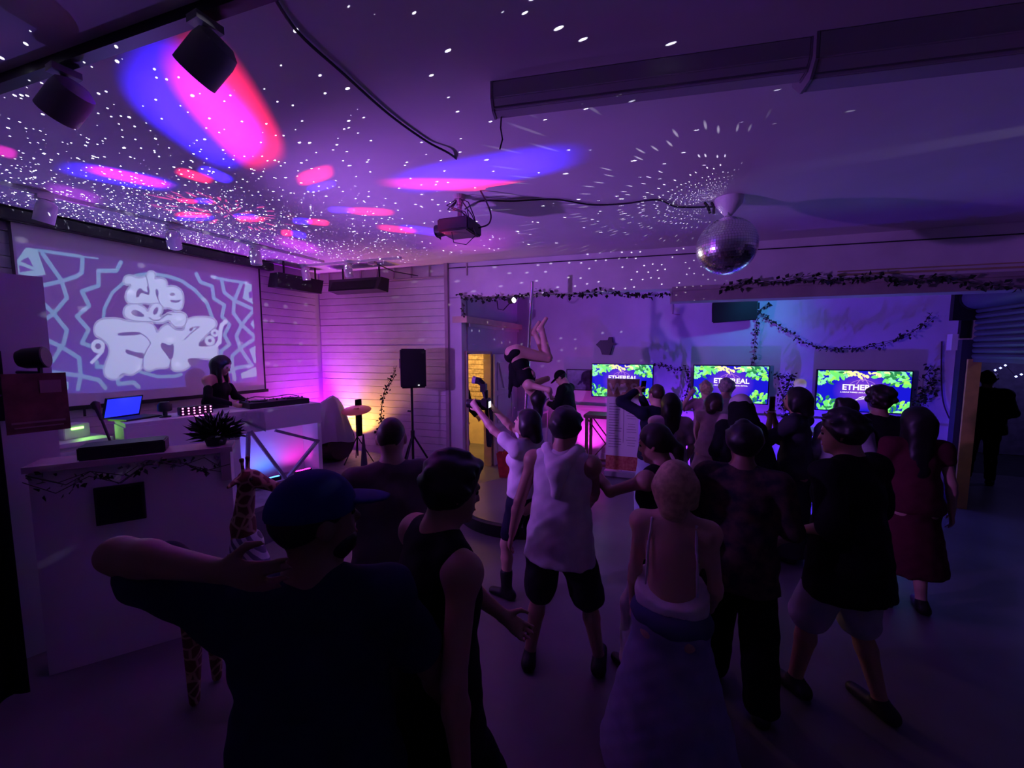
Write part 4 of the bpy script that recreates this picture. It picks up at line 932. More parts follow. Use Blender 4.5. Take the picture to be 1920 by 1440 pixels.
# cables on the ceiling
def cable(name, pts, r, label):
    t = tag(empty(name, pts[0]), label, 'cable'); mb = MB(); P = [Vector(p) - Vector(pts[0]) for p in pts]
    # Catmull-Rom smoothing
    Q = []
    for i in range(len(P) - 1):
        p0, p1, p2, p3 = P[max(i - 1, 0)], P[i], P[i + 1], P[min(i + 2, len(P) - 1)]
        for k in range(6):
            s = k / 6; Q.append(0.5 * ((2 * p1) + (p2 - p0) * s + (2 * p0 - 5 * p1 + 4 * p2 - p3) * s * s + (3 * p1 - p0 - 3 * p2 + p3) * s ** 3))
    Q.append(P[-1]); mb.tube(Q, r, 7); mb.build('sheath', CABLE, t, smooth=True); return t
zz = ZC - 0.012
cable('hanging_cable', [tuple(pz(505, -20, zz)), tuple(pz(560, 62, zz)), tuple(pz(640, 135, zz)), tuple(pz(730, 215, zz)), tuple(pz(800, 265, zz)), tuple(pz(850, 293, zz)), tuple(pd(880, 325, 3.35)), tuple(pd(905, 365, 3.35)), tuple(pd(920, 400, 3.4)), tuple(pd(916, 420, 3.42)), tuple(pd(897, 427, 3.45))], 0.007, 'thick dark cable running over the ceiling to the projector')
cable('ceiling_cable', [tuple(pz(872, 392, zz - 0.02)), tuple(pz(902, 377, zz)), tuple(pz(960, 377, zz)), tuple(pz(1040, 374, zz)), tuple(pz(1110, 384, zz)), tuple(pz(1170, 382, zz)), tuple(pz(1232, 375, zz)), tuple(pz(1270, 388, zz)), tuple(pz(1335, 388, zz))], 0.007, 'thin cable pinned along the ceiling from projector to mirror ball')
# roll-up screen cases at the upper right
p1 = Vector(tuple(pz(930, 170, ZC))); p2 = Vector(tuple(pz(1505, 92, ZC))); p3_ = p2 + (p2 - p1).normalized() * 1.9
def case(a, b, w, label, cord):
    a = Vector((a.x, a.y, ZC)); b = Vector((b.x, b.y, ZC)); t = tag(empty('roller_screen_case', a, math.atan2((b - a).y, (b - a).x)), label, 'screen case')
    L = (b - a).length; mb = MB(); prof = [(-w / 2, 0), (-w / 2, -w * 0.55), (-w * 0.3, -w * 0.85), (w * 0.1, -w * 0.9), (w / 2, -w * 0.5), (w / 2, 0)]; n = len(prof)
    vs = [(x, y, z) for x in (0, L) for y, z in prof]
    mb.add(vs, [tuple(range(n)), tuple(range(2 * n - 1, n - 1, -1))] + [(i, i + n, (i + 1) % n + n, (i + 1) % n) for i in range(n)]); mb.build('case_body', mat('case_paint', (0.45, 0.44, 0.48), 0.5), t, bevel=0.004)
    mb = MB(); mb.box((L * 0.5, -w * 0.33, -w * 0.75), (L, 0.012, 0.02)); mb.build('slot_bar', mat('case_trim', (0.25, 0.24, 0.27), 0.5), t)
    for x in (0.0, L):
        mb = MB(); mb.add([(x + (0.012 if x else -0.012), y * 1.02, z * 1.02) for y, z in prof] + [(x, y * 1.02, z * 1.02) for y, z in prof], [tuple(range(n)), tuple(range(2 * n - 1, n - 1, -1))] + [(i, i + n, (i + 1) % n + n, (i + 1) % n) for i in range(n)]); mb.build('end_cap', mat('case_trim', (0.25, 0.24, 0.27), 0.5), t)
    if cord:
        mb = MB(); mb.tube([(0.03, 0, -w * 0.8), (0.02, 0.02, -w - 0.03), (0.035, 0.0, -w - 0.10), (0.02, 0, -w - 0.15)], 0.004, 6); mb.build('pull_cord', CABLE, t)
case(p1, p2, 0.15, 'long roller screen case on the ceiling with a pull cord', True)
case(p2 + (p2 - p1).normalized() * 0.02, p3_, 0.20, 'thicker roller screen case at the top right of the ceiling', False)
# mirror ball
mtp = Vector(tuple(pz(1367, 372, ZC)))
BX = Vector((BALL.x, BALL.y, BALL.z))
t = tag(empty('mirror_ball', (BX.x, BX.y, BX.z - 0.255)), 'large mirror ball hanging from the ceiling', 'mirror ball')
rb = 0.252
mb = MB(); rows = 34
MIR = mat('mirror_tile', (0.92, 0.92, 0.94), 0.20, metal=1.0)
for i in range(rows):
    th0 = math.pi * i / rows; th1 = math.pi * (i + 1) / rows; n = max(6, int(2 * rows * math.sin((th0 + th1) / 2)))
    for k in range(n):
        f0 = 2 * math.pi * (k + 0.04) / n; f1 = 2 * math.pi * (k + 0.96) / n; e = (th1 - th0) * 0.04
        q = [(th0 + e, f0), (th1 - e, f0), (th1 - e, f1), (th0 + e, f1)]
        mb.add([(rb * math.sin(a) * math.cos(b), rb * math.sin(a) * math.sin(b), 0.255 + rb * math.cos(a)) for a, b in q], [(0, 1, 2, 3)])
o = mb.build('mirror_tiles', MIR, t); o['kind'] = 'stuff'
mb = MB(); prof = [(rb * 0.985 * math.sin(math.pi * i / 24), -rb * 0.985 * math.cos(math.pi * i / 24)) for i in range(25)]; mb.lathe(prof, (0, 0, 0.255), 48); mb.build('ball_core', mat('ball_core', (0.25, 0.25, 0.27), 0.4, metal=0.6), t, smooth=True)
mb = MB(); mb.tube([(0, 0, 0.50), (0, 0, 0.59)], 0.006, 8); mb.lathe([(0.03, 0.50), (0.02, 0.525)], (0, 0, 0), 12); mb.build('hanger', CHROME, t)
t = tag(empty('ball_motor', (mtp.x - 0.0, mtp.y, ZC)), 'white conical motor holding the mirror ball', 'motor')
d0 = Vector((BX.x - mtp.x, BX.y - mtp.y, 0))
mb = MB(); mb.lathe([(0.02, -0.17), (0.035, -0.15), (0.06, -0.12), (0.115, -0.05), (0.118, -0.01), (0.118, 0.0)], (0, 0, 0), 28); mb.build('rose', WHITE_MET, t, smooth=True)
mb = MB(); mb.tube([(0, 0, -0.15), (d0.x, d0.y, BX.z + 0.345 - ZC)], 0.008, 8); mb.build('shaft', CHROME, t)
mb = MB(); mb.tube([(-0.20, -0.02, -0.01), (-0.17, 0, -0.05), (-0.15, 0.0, -0.11)], 0.012, 6); mb.tube([(-0.14, 0.02, -0.01), (-0.12, 0, -0.06), (-0.12, 0.0, -0.12)], 0.012, 6); mb.build('plug', BLACK, t)
# pin spot under the soffit
pp = bw(bs(958), -0.05, 2.95)
t = tag(empty('pin_spot', pp), 'small black pin spot glowing white under the header', 'spotlight')
dd = (BX - pp).normalized(); M = rotto(dd)
mb = MB(); mb.lathe([(0.03, -0.07), (0.045, -0.05), (0.045, 0.05), (0.042, 0.05)], (0, 0, -0.03), 16, M); mb.build('can', BLACK, t, smooth=True)
mb = MB(); mb.lathe([(0.0, 0.075), (0.03, 0.06), (0.04, 0.05)], (0, 0, -0.03), 16, M); mb.build('bulb', mat('bulb_white', (1, 1, 1), emit=(1.0, 0.95, 1.0), estr=14), t, smooth=True)
mb = MB(); o_ = pp; mb.tube([(0, 0, -0.03), bw(bs(942), -0.05, 2.78) - o_, bw(bs(932), -0.05, 2.80) - o_, bw(bs(930), -0.05, 2.93) - o_], 0.008, 6); mb.build('lead', CABLE, t)
light('pin_spot_light', 'SPOT', pp + dd * 0.09 - Vector((0, 0, 0.03)), (1.0, 0.93, 0.8), 160, BX, R(13), 0.5, 0.02)

# ================================================================== three display screens
def text_mesh(name, s, size, m, parent, loc, rot=(R(90), 0, 0), align='CENTER', bold=0.0, extr=0.0):
    cu = bpy.data.curves.new(name, 'FONT'); cu.body = s; cu.size = size; cu.align_x = align; cu.offset = bold; cu.extrude = extr; cu.resolution_u = 3
    o = bpy.data.objects.new(name, cu); COL.objects.link(o)
    me = bpy.data.meshes.new_from_object(o.evaluated_get(bpy.context.evaluated_depsgraph_get())); me.name = name
    bpy.data.objects.remove(o); bpy.data.curves.remove(cu)
    o = link(name, me, None, parent); me.materials.clear(); me.materials.append(m); o.location = loc; o.rotation_euler = rot; return o
def emis(name, col, s): return mat(name, (0.01, 0.01, 0.01), 0.3, emit=col, estr=s)
GR = [emis('screen_green_a', (0.20, 0.95, 0.20), 1.0), emis('screen_green_b', (0.04, 0.40, 0.12), 0.7), emis('screen_green_c', (0.40, 1.0, 0.12), 1.1), emis('screen_mint', (0.28, 0.9, 0.45), 1.1), emis('screen_cream', (1.0, 0.9, 0.40), 1.2)]
WHT = emis('screen_white', (1.0, 0.95, 1.0), 1.1); LIL = emis('screen_lilac', (0.75, 0.35, 1.0), 0.8)
def screen_bg():
    m = bpy.data.materials.new('screen_background'); m.use_nodes = True; nt = m.node_tree; b = nt.nodes['Principled BSDF']; b.inputs['Base Color'].default_value = (0.01, 0.01, 0.01, 1)
    tc = nt.nodes.new('ShaderNodeTexCoord'); mp = nt.nodes.new('ShaderNodeVectorMath'); mp.operation = 'MULTIPLY'; mp.inputs[1].default_value = (2.6, 1, 3.2); nt.links.new(tc.outputs['Object'], mp.inputs[0])
    ln = nt.nodes.new('ShaderNodeVectorMath'); ln.operation = 'LENGTH'; nt.links.new(mp.outputs[0], ln.inputs[0])
    cr = nt.nodes.new('ShaderNodeValToRGB'); cr.color_ramp.elements[0].color = (0.26, 0.06, 0.75, 1); cr.color_ramp.elements[0].position = 0.15; cr.color_ramp.elements[1].color = (0.010, 0.010, 0.80, 1); cr.color_ramp.elements[1].position = 0.95
    nt.links.new(ln.outputs['Value'], cr.inputs[0]); nt.links.new(cr.outputs[0], b.inputs['Emission Color']); b.inputs['Emission Strength'].default_value = 0.85
    return m
SBG = screen_bg()
TW, TH = 1.12, 0.63
def tv(x, z, label, first=None, dz=0.0):
    t = empty('display_screen', (x + TW / 2, YT - 0.07, z - TH / 2)); tag(t, label, 'television')
    mb = MB(); mb.box((0, 0.0, 0), (TW + 0.015, 0.05, TH + 0.015)); mb.build('bezel', BLACK, t, bevel=0.005)
    mb = MB(); mb.box((0, 0.045, 0), (0.4, 0.05, 0.3)); mb.build('wall_mount', BLACK_MET, t)
    mb = MB(); mb.add([(-TW / 2 + .008, -0.028, -TH / 2 + .008), (TW / 2 - .008, -0.028, -TH / 2 + .008), (TW / 2 - .008, -0.028, TH / 2 - .008), (-TW / 2 + .008, -0.028, TH / 2 - .008)], [(0, 1, 2, 3)]); d = mb.build('display', SBG, t)
    rnd = random.Random(21); mb = MB()
    def leaf(cx, cz, ang, L, W, mi, k=0):
        y = -0.0285 - 0.0004 * rnd.random() - 0.0001 * (k % 9); ca, sa = math.cos(ang), math.sin(ang)
        P = [(0, 0), (0.25, 0.42), (0.6, 0.5), (0.85, 0.3), (1, 0), (0.85, -0.3), (0.6, -0.5), (0.25, -0.42)]
        vs = []
        for a, b in P:
            xx = cx + (a * L) * ca - (b * W) * sa; zz_ = cz + (a * L) * sa + (b * W) * ca
            vs.append((min(max(xx, -TW / 2 + .009), TW / 2 - .009), y, min(max(zz_, -TH / 2 + .009), TH / 2 - .009)))
        mb.add(vs, [tuple(range(8))], mi)
    for s in (-1, 1):
        for k in range(70):      # top corners
            u = rnd.random() ** 1.1; x_ = s * (TW / 2 - u * TW * 0.34); dep = (0.30 if u < 0.25 else 0.30 - 0.22 * (u - 0.25)) * TH * 1.15
            z_ = TH / 2 - rnd.random() * dep
            leaf(x_, z_, rnd.uniform(0, 6.28), rnd.uniform(0.05, 0.10), rnd.uniform(0.03, 0.055), rnd.choice((0, 0, 1, 2, 3, 3)), k)
        for k in range(60):      # bottom corners
            u = rnd.random(); x_ = s * (TW / 2 - u * TW * (0.30 if s < 0 else 0.36)); z_ = -TH / 2 + rnd.random() * TH * (0.40 - 0.30 * u)
            leaf(x_, z_, rnd.uniform(0, 6.28), rnd.uniform(0.05, 0.10), rnd.uniform(0.03, 0.055), rnd.choice((0, 0, 1, 1, 2, 3)), k)
    for k in range(34):
        x_ = rnd.uniform(-0.24, 0.24) * TW; leaf(x_, TH / 2 - rnd.random() * 0.07 - 0.01, rnd.uniform(3.3, 6.1), rnd.uniform(0.04, 0.08), rnd.uniform(0.025, 0.045), 4, k)
    o = mb.build('leaf_artwork', GR, d); o['kind'] = 'stuff'
    mb = MB(); y = -0.0292; ap = (0.0, TH * 0.37); 
    def ln_(a, b, w, mi=0): 
        dx, dz_ = b[0] - a[0], b[1] - a[1]; l = math.hypot(dx, dz_); nx, nz = -dz_ / l * w / 2, dx / l * w / 2
        mb.add([(a[0] + nx, y, a[1] + nz), (a[0] - nx, y, a[1] - nz), (b[0] - nx, y, b[1] - nz), (b[0] + nx, y, b[1] + nz)], [(0, 1, 2, 3)], mi)
    ln_(ap, (-0.075, 0.10), 0.008); ln_(ap, (0.075, 0.10), 0.008); ln_((-0.02, TH * 0.37 - 0.06), (0.02, TH * 0.37 - 0.06), 0.01); ln_((-0.02, TH * .37 - .05), (0, TH * .37 - .09), 0.006); ln_((0.02, TH * .37 - .05), (0, TH * .37 - .09), 0.006)
    for s in (-1, 1):
        for k in range(8):
            a0, a1 = R(30 + k * 8), R(38 + k * 8); ln_((s * 0.17 * math.cos(a0), 0.04 + 0.13 * math.sin(a0)), (s * 0.17 * math.cos(a1), 0.04 + 0.13 * math.sin(a1)), 0.005)
    mb.build('emblem', LIL, d)
    text_mesh('title_lettering', 'ETHEREAL', 0.115, WHT, d, (0.02, -0.0296, 0.018), bold=0.0035)
    text_mesh('subtitle_lettering', 'A CIRCUS THEMED ARTS AND MUSIC FESTIVAL', 0.025, WHT, d, (0.0, -0.0296, -0.03), bold=0.001)
    mb = MB()
    for k in range(7): ln_((-0.035 + 0.05 * math.sin(k * 2.1), -0.10 - 0.02 * (k % 3)), (0.03 + 0.02 * math.cos(k * 1.7), -0.08 - 0.018 * ((k * 2) % 4)), 0.007)
    mb.build('flower_mark', WHT, d)
    return t
tv(-1.686, 1.903, 'left of the three lit screens, half hidden by the roll-up banner')
tv(0.101, 1.903, 'middle of the three lit screens, below the wall speaker')
tv(1.857, 1.858, 'right of the three lit screens, nearest the roller shutter')
for x_ in (-1.126, 0.66, 2.417):
    light('screen_glow', 'AREA', (x_, YT - 0.12, 1.57), (0.25, 0.5, 1.0), 2.2, (x_, 0, 1.2), 0.6)
# dark picture, small mask on the wall, wall pipe
q = pY(1085, 712, YT - 0.03)
t = tag(empty('dark_picture', q), 'dark framed picture on the wall left of the screens', 'picture')
mb = MB(); mb.box((0, 0, 0), (0.50, 0.03, 0.42)); mb.build('frame', BLACK, t); mb = MB(); mb.box((0, -0.017, 0), (0.46, 0.004, 0.38)); mb.build('print', mat('dark_print', (0.03, 0.04, 0.08), 0.3, col2=(0.10, 0.12, 0.22), nscale=11), t)
q = pY(1138, 650, YT - 0.04)
t = tag(empty('wall_bracket', q), 'dark irregular bracket left on the wall above the left screen', 'bracket')
mb = MB(); mb.add([(x_ * 0.01, y_, z_ * 0.01) for y_ in (-0.06, 0.03) for x_, z_ in ((-20, 4), (-12, 12), (2, 12), (4, 18), (10, 18), (11, 8), (18, 5), (11, 2), (6, -16), (-8, -15), (-12, -4))], [tuple(range(11)), tuple(range(21, 10, -1))] + [(i, (i + 1) % 11, (i + 1) % 11 + 11, i + 11) for i in range(11)]); mb.build('plate', BLACK_MET, t)
mb = MB(); mb.tube([tuple(pY(1262, 562, YT - 0.02) - q), tuple(pY(1262, 585, YT - 0.02) - q), tuple(pY(1272, 588, YT - 0.02) - q)], 0.01, 6)
c0 = pY(1262, 562, YT - 0.02)
t = tag(empty('wall_conduit', c0), 'thin conduit dropping from the header on the screen wall', 'conduit')
mb = MB(); mb.tube([(0, 0, 0.25), (0, 0, -0.25), (0.12, 0, -0.27)], 0.01, 6); mb.build('pipe', BEAM_M, t)
# globe lamp between the screens, wall cable
q = pY(1500, 720, YT - 0.12)
t = tag(empty('glass_lamp', q), 'small pale ribbed glass lamp on the wall between two screens', 'lamp')
mb = MB(); mb.lathe([(0.06, -0.07), (0.085, -0.03), (0.085, 0.03), (0.06, 0.07), (0.03, 0.08)], (0, 0, 0), 16); mb.build('shade', mat('ribbed_glass', (0.7, 0.65, 0.5), 0.3, emit=(1.0, 0.8, 0.4), estr=0.12), t, smooth=True)
mb = MB(); mb.tube([(0, 0, 0), (0, 0.1, 0)], 0.012, 6); mb.build('arm', BLACK_MET, t)
cable('wall_cable', [tuple(pY(1766, 640, YT - 0.03)), tuple(pY(1765, 700, YT - 0.03)), tuple(pY(1768, 750, YT - 0.03)), tuple(pY(1778, 780, YT - 0.04)), tuple(pY(1785, 790, YT - 0.05))], 0.008, 'dark cable looping down beside the roller shutter')
# roll-up banner
q = pd(1167, 785, 6.55); zb = 0.12; zt = 1.68
bn = tag(empty('roll_up_banner', (q[0], q[1], 0), away(1167) * 0.55), 'roll-up banner with brown heading and printed price list', 'banner')
mb = MB(); mb.box((0, 0, (zb + zt) / 2), (0.52, 0.006, zt - zb)); sh_ = mb.build('sheet', mat('banner_white', (0.72, 0.68, 0.70), 0.5), bn)
mb = MB(); mb.box((0, -0.005, zt - 0.15), (0.52, 0.003, 0.30)); mb.build('heading_panel', mat('banner_wood', (0.30, 0.17, 0.09), 0.5, col2=(0.45, 0.30, 0.18), nscale=14), sh_)
mb = MB(); mb.box((0, -0.005, zb + 0.13), (0.52, 0.003, 0.24)); mb.build('foot_panel', mat('banner_red', (0.35, 0.05, 0.05), 0.5, col2=(0.5, 0.2, 0.12), nscale=20), sh_)
text_mesh('heading_lettering', 'W S', 0.26, mat('banner_letter', (0.62, 0.55, 0.48), 0.5), sh_, (0, -0.0085, zt - 0.25), bold=0.006)
mb = MB()
for k in range(6):
    a = k * 1.047; mb.lathe([(0.0, 0.002), (0.028, 0.001), (0.03, 0)], (0.045 * math.cos(a), -0.008, zt - 0.15 + 0.045 * math.sin(a)), 10, rotto((0, -1, 0)))
mb.build('rosette', mat('banner_letter', (0.62, 0.55, 0.48), 0.5), sh_)
rnd = random.Random(4); mb = MB()
for k in range(17):
    z_ = zt - 0.42 - k * 0.046; w_ = rnd.choice((0.1, 0.16, 0.2)) if k % 5 == 1 else rnd.uniform(0.14, 0.22)
    mb.box((-0.22 + w_ / 2, -0.005, z_), (w_, 0.002, 0.008)); 
    if k % 5 != 1: mb.box((0.06 + 0.09, -0.005, z_ - 0.01), (rnd.uniform(0.1, 0.17), 0.002, 0.006))
mb.box((0.02, -0.005, zt - 0.7), (0.006, 0.002, 0.75)); mb.build('printed_lines', mat('banner_ink', (0.10, 0.05, 0.10), 0.6), sh_)
mb = MB(); mb.box((0, 0.0, 0.06), (0.56, 0.12, 0.09)); mb.build('base_cassette', mat('banner_base', (0.5, 0.5, 0.52), 0.35, metal=0.6), bn, bevel=0.01)
mb = MB(); mb.tube([(0, 0.03, 0.1), (0, 0.03, zt)], 0.008, 6); mb.build('support_pole', BLACK_MET, bn); mb = MB(); mb.box((0, 0, zt), (0.53, 0.02, 0.02)); mb.build('top_clamp', mat('banner_base', (0.5, 0.5, 0.52), 0.35, metal=0.6), bn)
# bar tables
def bar_table(loc, rz, w, h, m, label):
    t = tag(empty('bar_table', loc, rz), label, 'table')
    mb = MB(); mb.box((0, 0, h - 0.03), (w, 0.45, 0.06)); mb.build('table_top', m, t, bevel=0.006)
    for a in (-1, 1):
        for b in (-1, 1):
            mb = MB(); mb.box((a * (w / 2 - 0.05), b * 0.17, h / 2 - 0.03), (0.05, 0.05, h - 0.06)); mb.build('leg', m, t)
    for b in (-1, 1):
        for s in (1, -1):
            mb = MB(); mb.bar((-s * (w / 2 - 0.06), b * 0.17, 0.1), (s * (w / 2 - 0.06), b * 0.17, h - 0.08), 0.018); mb.build('cross_brace', m, t)
    mb = MB(); mb.box((0, -0.17, 0.12), (w - 0.1, 0.04, 0.04)); mb.box((0, 0.17, 0.12), (w - 0.1, 0.04, 0.04)); mb.build('rail', m, t)
    return t
q = pd(1140, 800, 7.3)
bar_table((q[0] + 0.05, 7.0, 0), 0, 0.78, 1.02, DARKWOOD, 'dark wooden bar table with crossed braces in front of pink light')
bar_table((1.62, 6.95, 0), 0.1, 0.5, 1.0, WHITE_PAINT, 'white bar table with crossed legs below the right screen')
q = pd(965, 778, 6.9)
t = tag(empty('small_console_table', (q[0], 7.15, 0)), 'small white table with a pink cover beside the folded door', 'table')
mb = MB(); mb.box((0, 0, 0.95), (0.5, 0.4, 0.04)); mb.box((0, -0.2, 0.82), (0.5, 0.01, 0.24)); mb.build('table_top', mat('pink_cover', (0.6, 0.4, 0.55), 0.6), t)
for a in (-1, 1):
    for b in (-1, 1): mb = MB(); mb.box((a * 0.22, b * 0.17, 0.47), (0.04, 0.04, 0.93)); mb.build('leg', WHITE_PAINT, t)
for k in range(3):
    g = tag(empty('glass_tumbler', (q[0] - 0.14 + k * 0.13, 7.12, 0.97)), 'clear tumbler standing on the %s of the small pink-covered table' % ('left', 'middle', 'right')[k], 'glass', 'tumblers on the pink table')
    mb = MB(); mb.lathe([(0.026, 0), (0.034, 0.10), (0.031, 0.10), (0.024, 0.01)], (0, 0, 0), 12); mb.build('bowl', mat('tumbler_glass', (0.7, 0.7, 0.75), 0.08, spec=1.0), g, smooth=True)
# red bag and crate by the doorway
q = pz(925, 895, 0.0)
t = tag(empty('red_bag', (-2.75, 5.95, 0.0), R(20)), 'red paper bag with orange tissue standing by the doorway', 'bag')
mb = MB(); mb.add([(-0.15, -0.1, 0), (0.15, -0.1, 0), (0.15, 0.1, 0), (-0.15, 0.1, 0), (-0.2, -0.11, 0.42), (0.2, -0.11, 0.42), (0.18, 0.11, 0.40), (-0.18, 0.11, 0.40)], [(0, 3, 2, 1), (0, 1, 5, 4), (1, 2, 6, 5), (2, 3, 7, 6), (3, 0, 4, 7)]); mb.build('bag_body', mat('red_paper', (0.55, 0.05, 0.04), 0.5, noise=0.4, nscale=12), t)
mb = MB(); mb.add([(-0.12, -0.05, 0.38), (-0.02, -0.06, 0.52), (0.0, 0.04, 0.5), (-0.1, 0.05, 0.4), (0.02, -0.05, 0.38), (0.13, -0.04, 0.50), (0.13, 0.05, 0.47), (0.03, 0.05, 0.4)], [(0, 1, 2, 3), (4, 5, 6, 7)]); mb.build('tissue', mat('orange_tissue', (0.9, 0.3, 0.08), 0.7), t)
mb = MB(); mb.tube([(-0.08, -0.11, 0.42), (-0.06, -0.12, 0.52), (0.06, -0.12, 0.52), (0.08, -0.11, 0.42)], 0.006, 6); mb.build('handle', DARKWOOD, t)
# round dance stage with its pole
PC = pz(978, 955, 0.0); PX, PY = float(PC[0]) , float(PC[1])
st_ = tag(empty('pole_stage', (PX, PY, 0)), 'round black dance stage with a chrome pole', 'stage')
mb = MB(); mb.lathe([(0.86, 0.0), (0.86, 0.14), (0.84, 0.16)], (0, 0, 0), 64); mb.build('rim', BLACK, st_)
mb = MB(); mb.lathe([(0.83, 0.155), (0.83, 0.165)], (0, 0, 0), 64); mb.build('deck', mat('stage_vinyl', (0.16, 0.15, 0.15), 0.25), st_)
ptop = pd(998, 528, float((np.array([PX, PY, 1.5]) - CAM) @ FW))
pb = np.array([PX, PY, 0.165]); plean = (ptop - pb)
mb = MB(); mb.tube([tuple(pb - np.array([PX, PY, 0])), tuple(ptop - np.array([PX, PY, 0]))], 0.0235, 16); mb.build('pole', CHROME, st_, smooth=True)
mb = MB(); mb.lathe([(0.13, 0.165), (0.12, 0.18), (0.04, 0.2), (0.03, 0.26)], (0, 0, 0), 24); mb.build('pole_flange', CHROME, st_, smooth=True)
# fairy lights strung in the yard
t = tag(empty('fairy_lights', (5.2, 8.4, 2.3)), 'string of small blue fairy lights outside the shutter opening', 'fairy lights')
FL = emis('fairy_blue', (0.25, 0.3, 1.0), 8)
pts = [Vector(tuple(pd(u, v, 7.5))) for u, v in ((1846, 703), (1856, 698), (1866, 694), (1876, 690), (1885, 685), (1905, 706), (1915, 702), (1925, 700))]
mb = MB(); mb.tube([p - Vector((5.2, 8.4, 2.3)) for p in pts], 0.004, 5); mb.build('wire', CABLE, t)
for p in pts:
    mb = MB(); mb.lathe([(0.0, -0.022), (0.02, 0), (0.0, 0.022)], p - Vector((5.2, 8.4, 2.3)), 8); mb.build('bulb', FL, t)

for a_, b_, lab in (((3.40, 1.72, 3.40), (1.25, 3.62, 3.53), 'nearer added slit lamp on the right wall'), ((3.40, 3.65, 3.40), (1.15, 3.70, 3.53), 'further added slit lamp on the right wall')):
    t = tag(empty('added_slit_lamp', a_), lab + ' raking the ceiling with pale light', 'wall light')  # made-up housings for the added ceiling streaks
    mb = MB(); mb.box((0.01, 0, 0), (0.05, 0.14, 0.06)); mb.build('housing', BLACK, t, bevel=0.006); mb = MB(); mb.box((-0.016, 0, 0.005), (0.004, 0.1, 0.02)); mb.build('lens', emis('slit_lens', (0.85, 0.82, 0.95), 3.0), t)

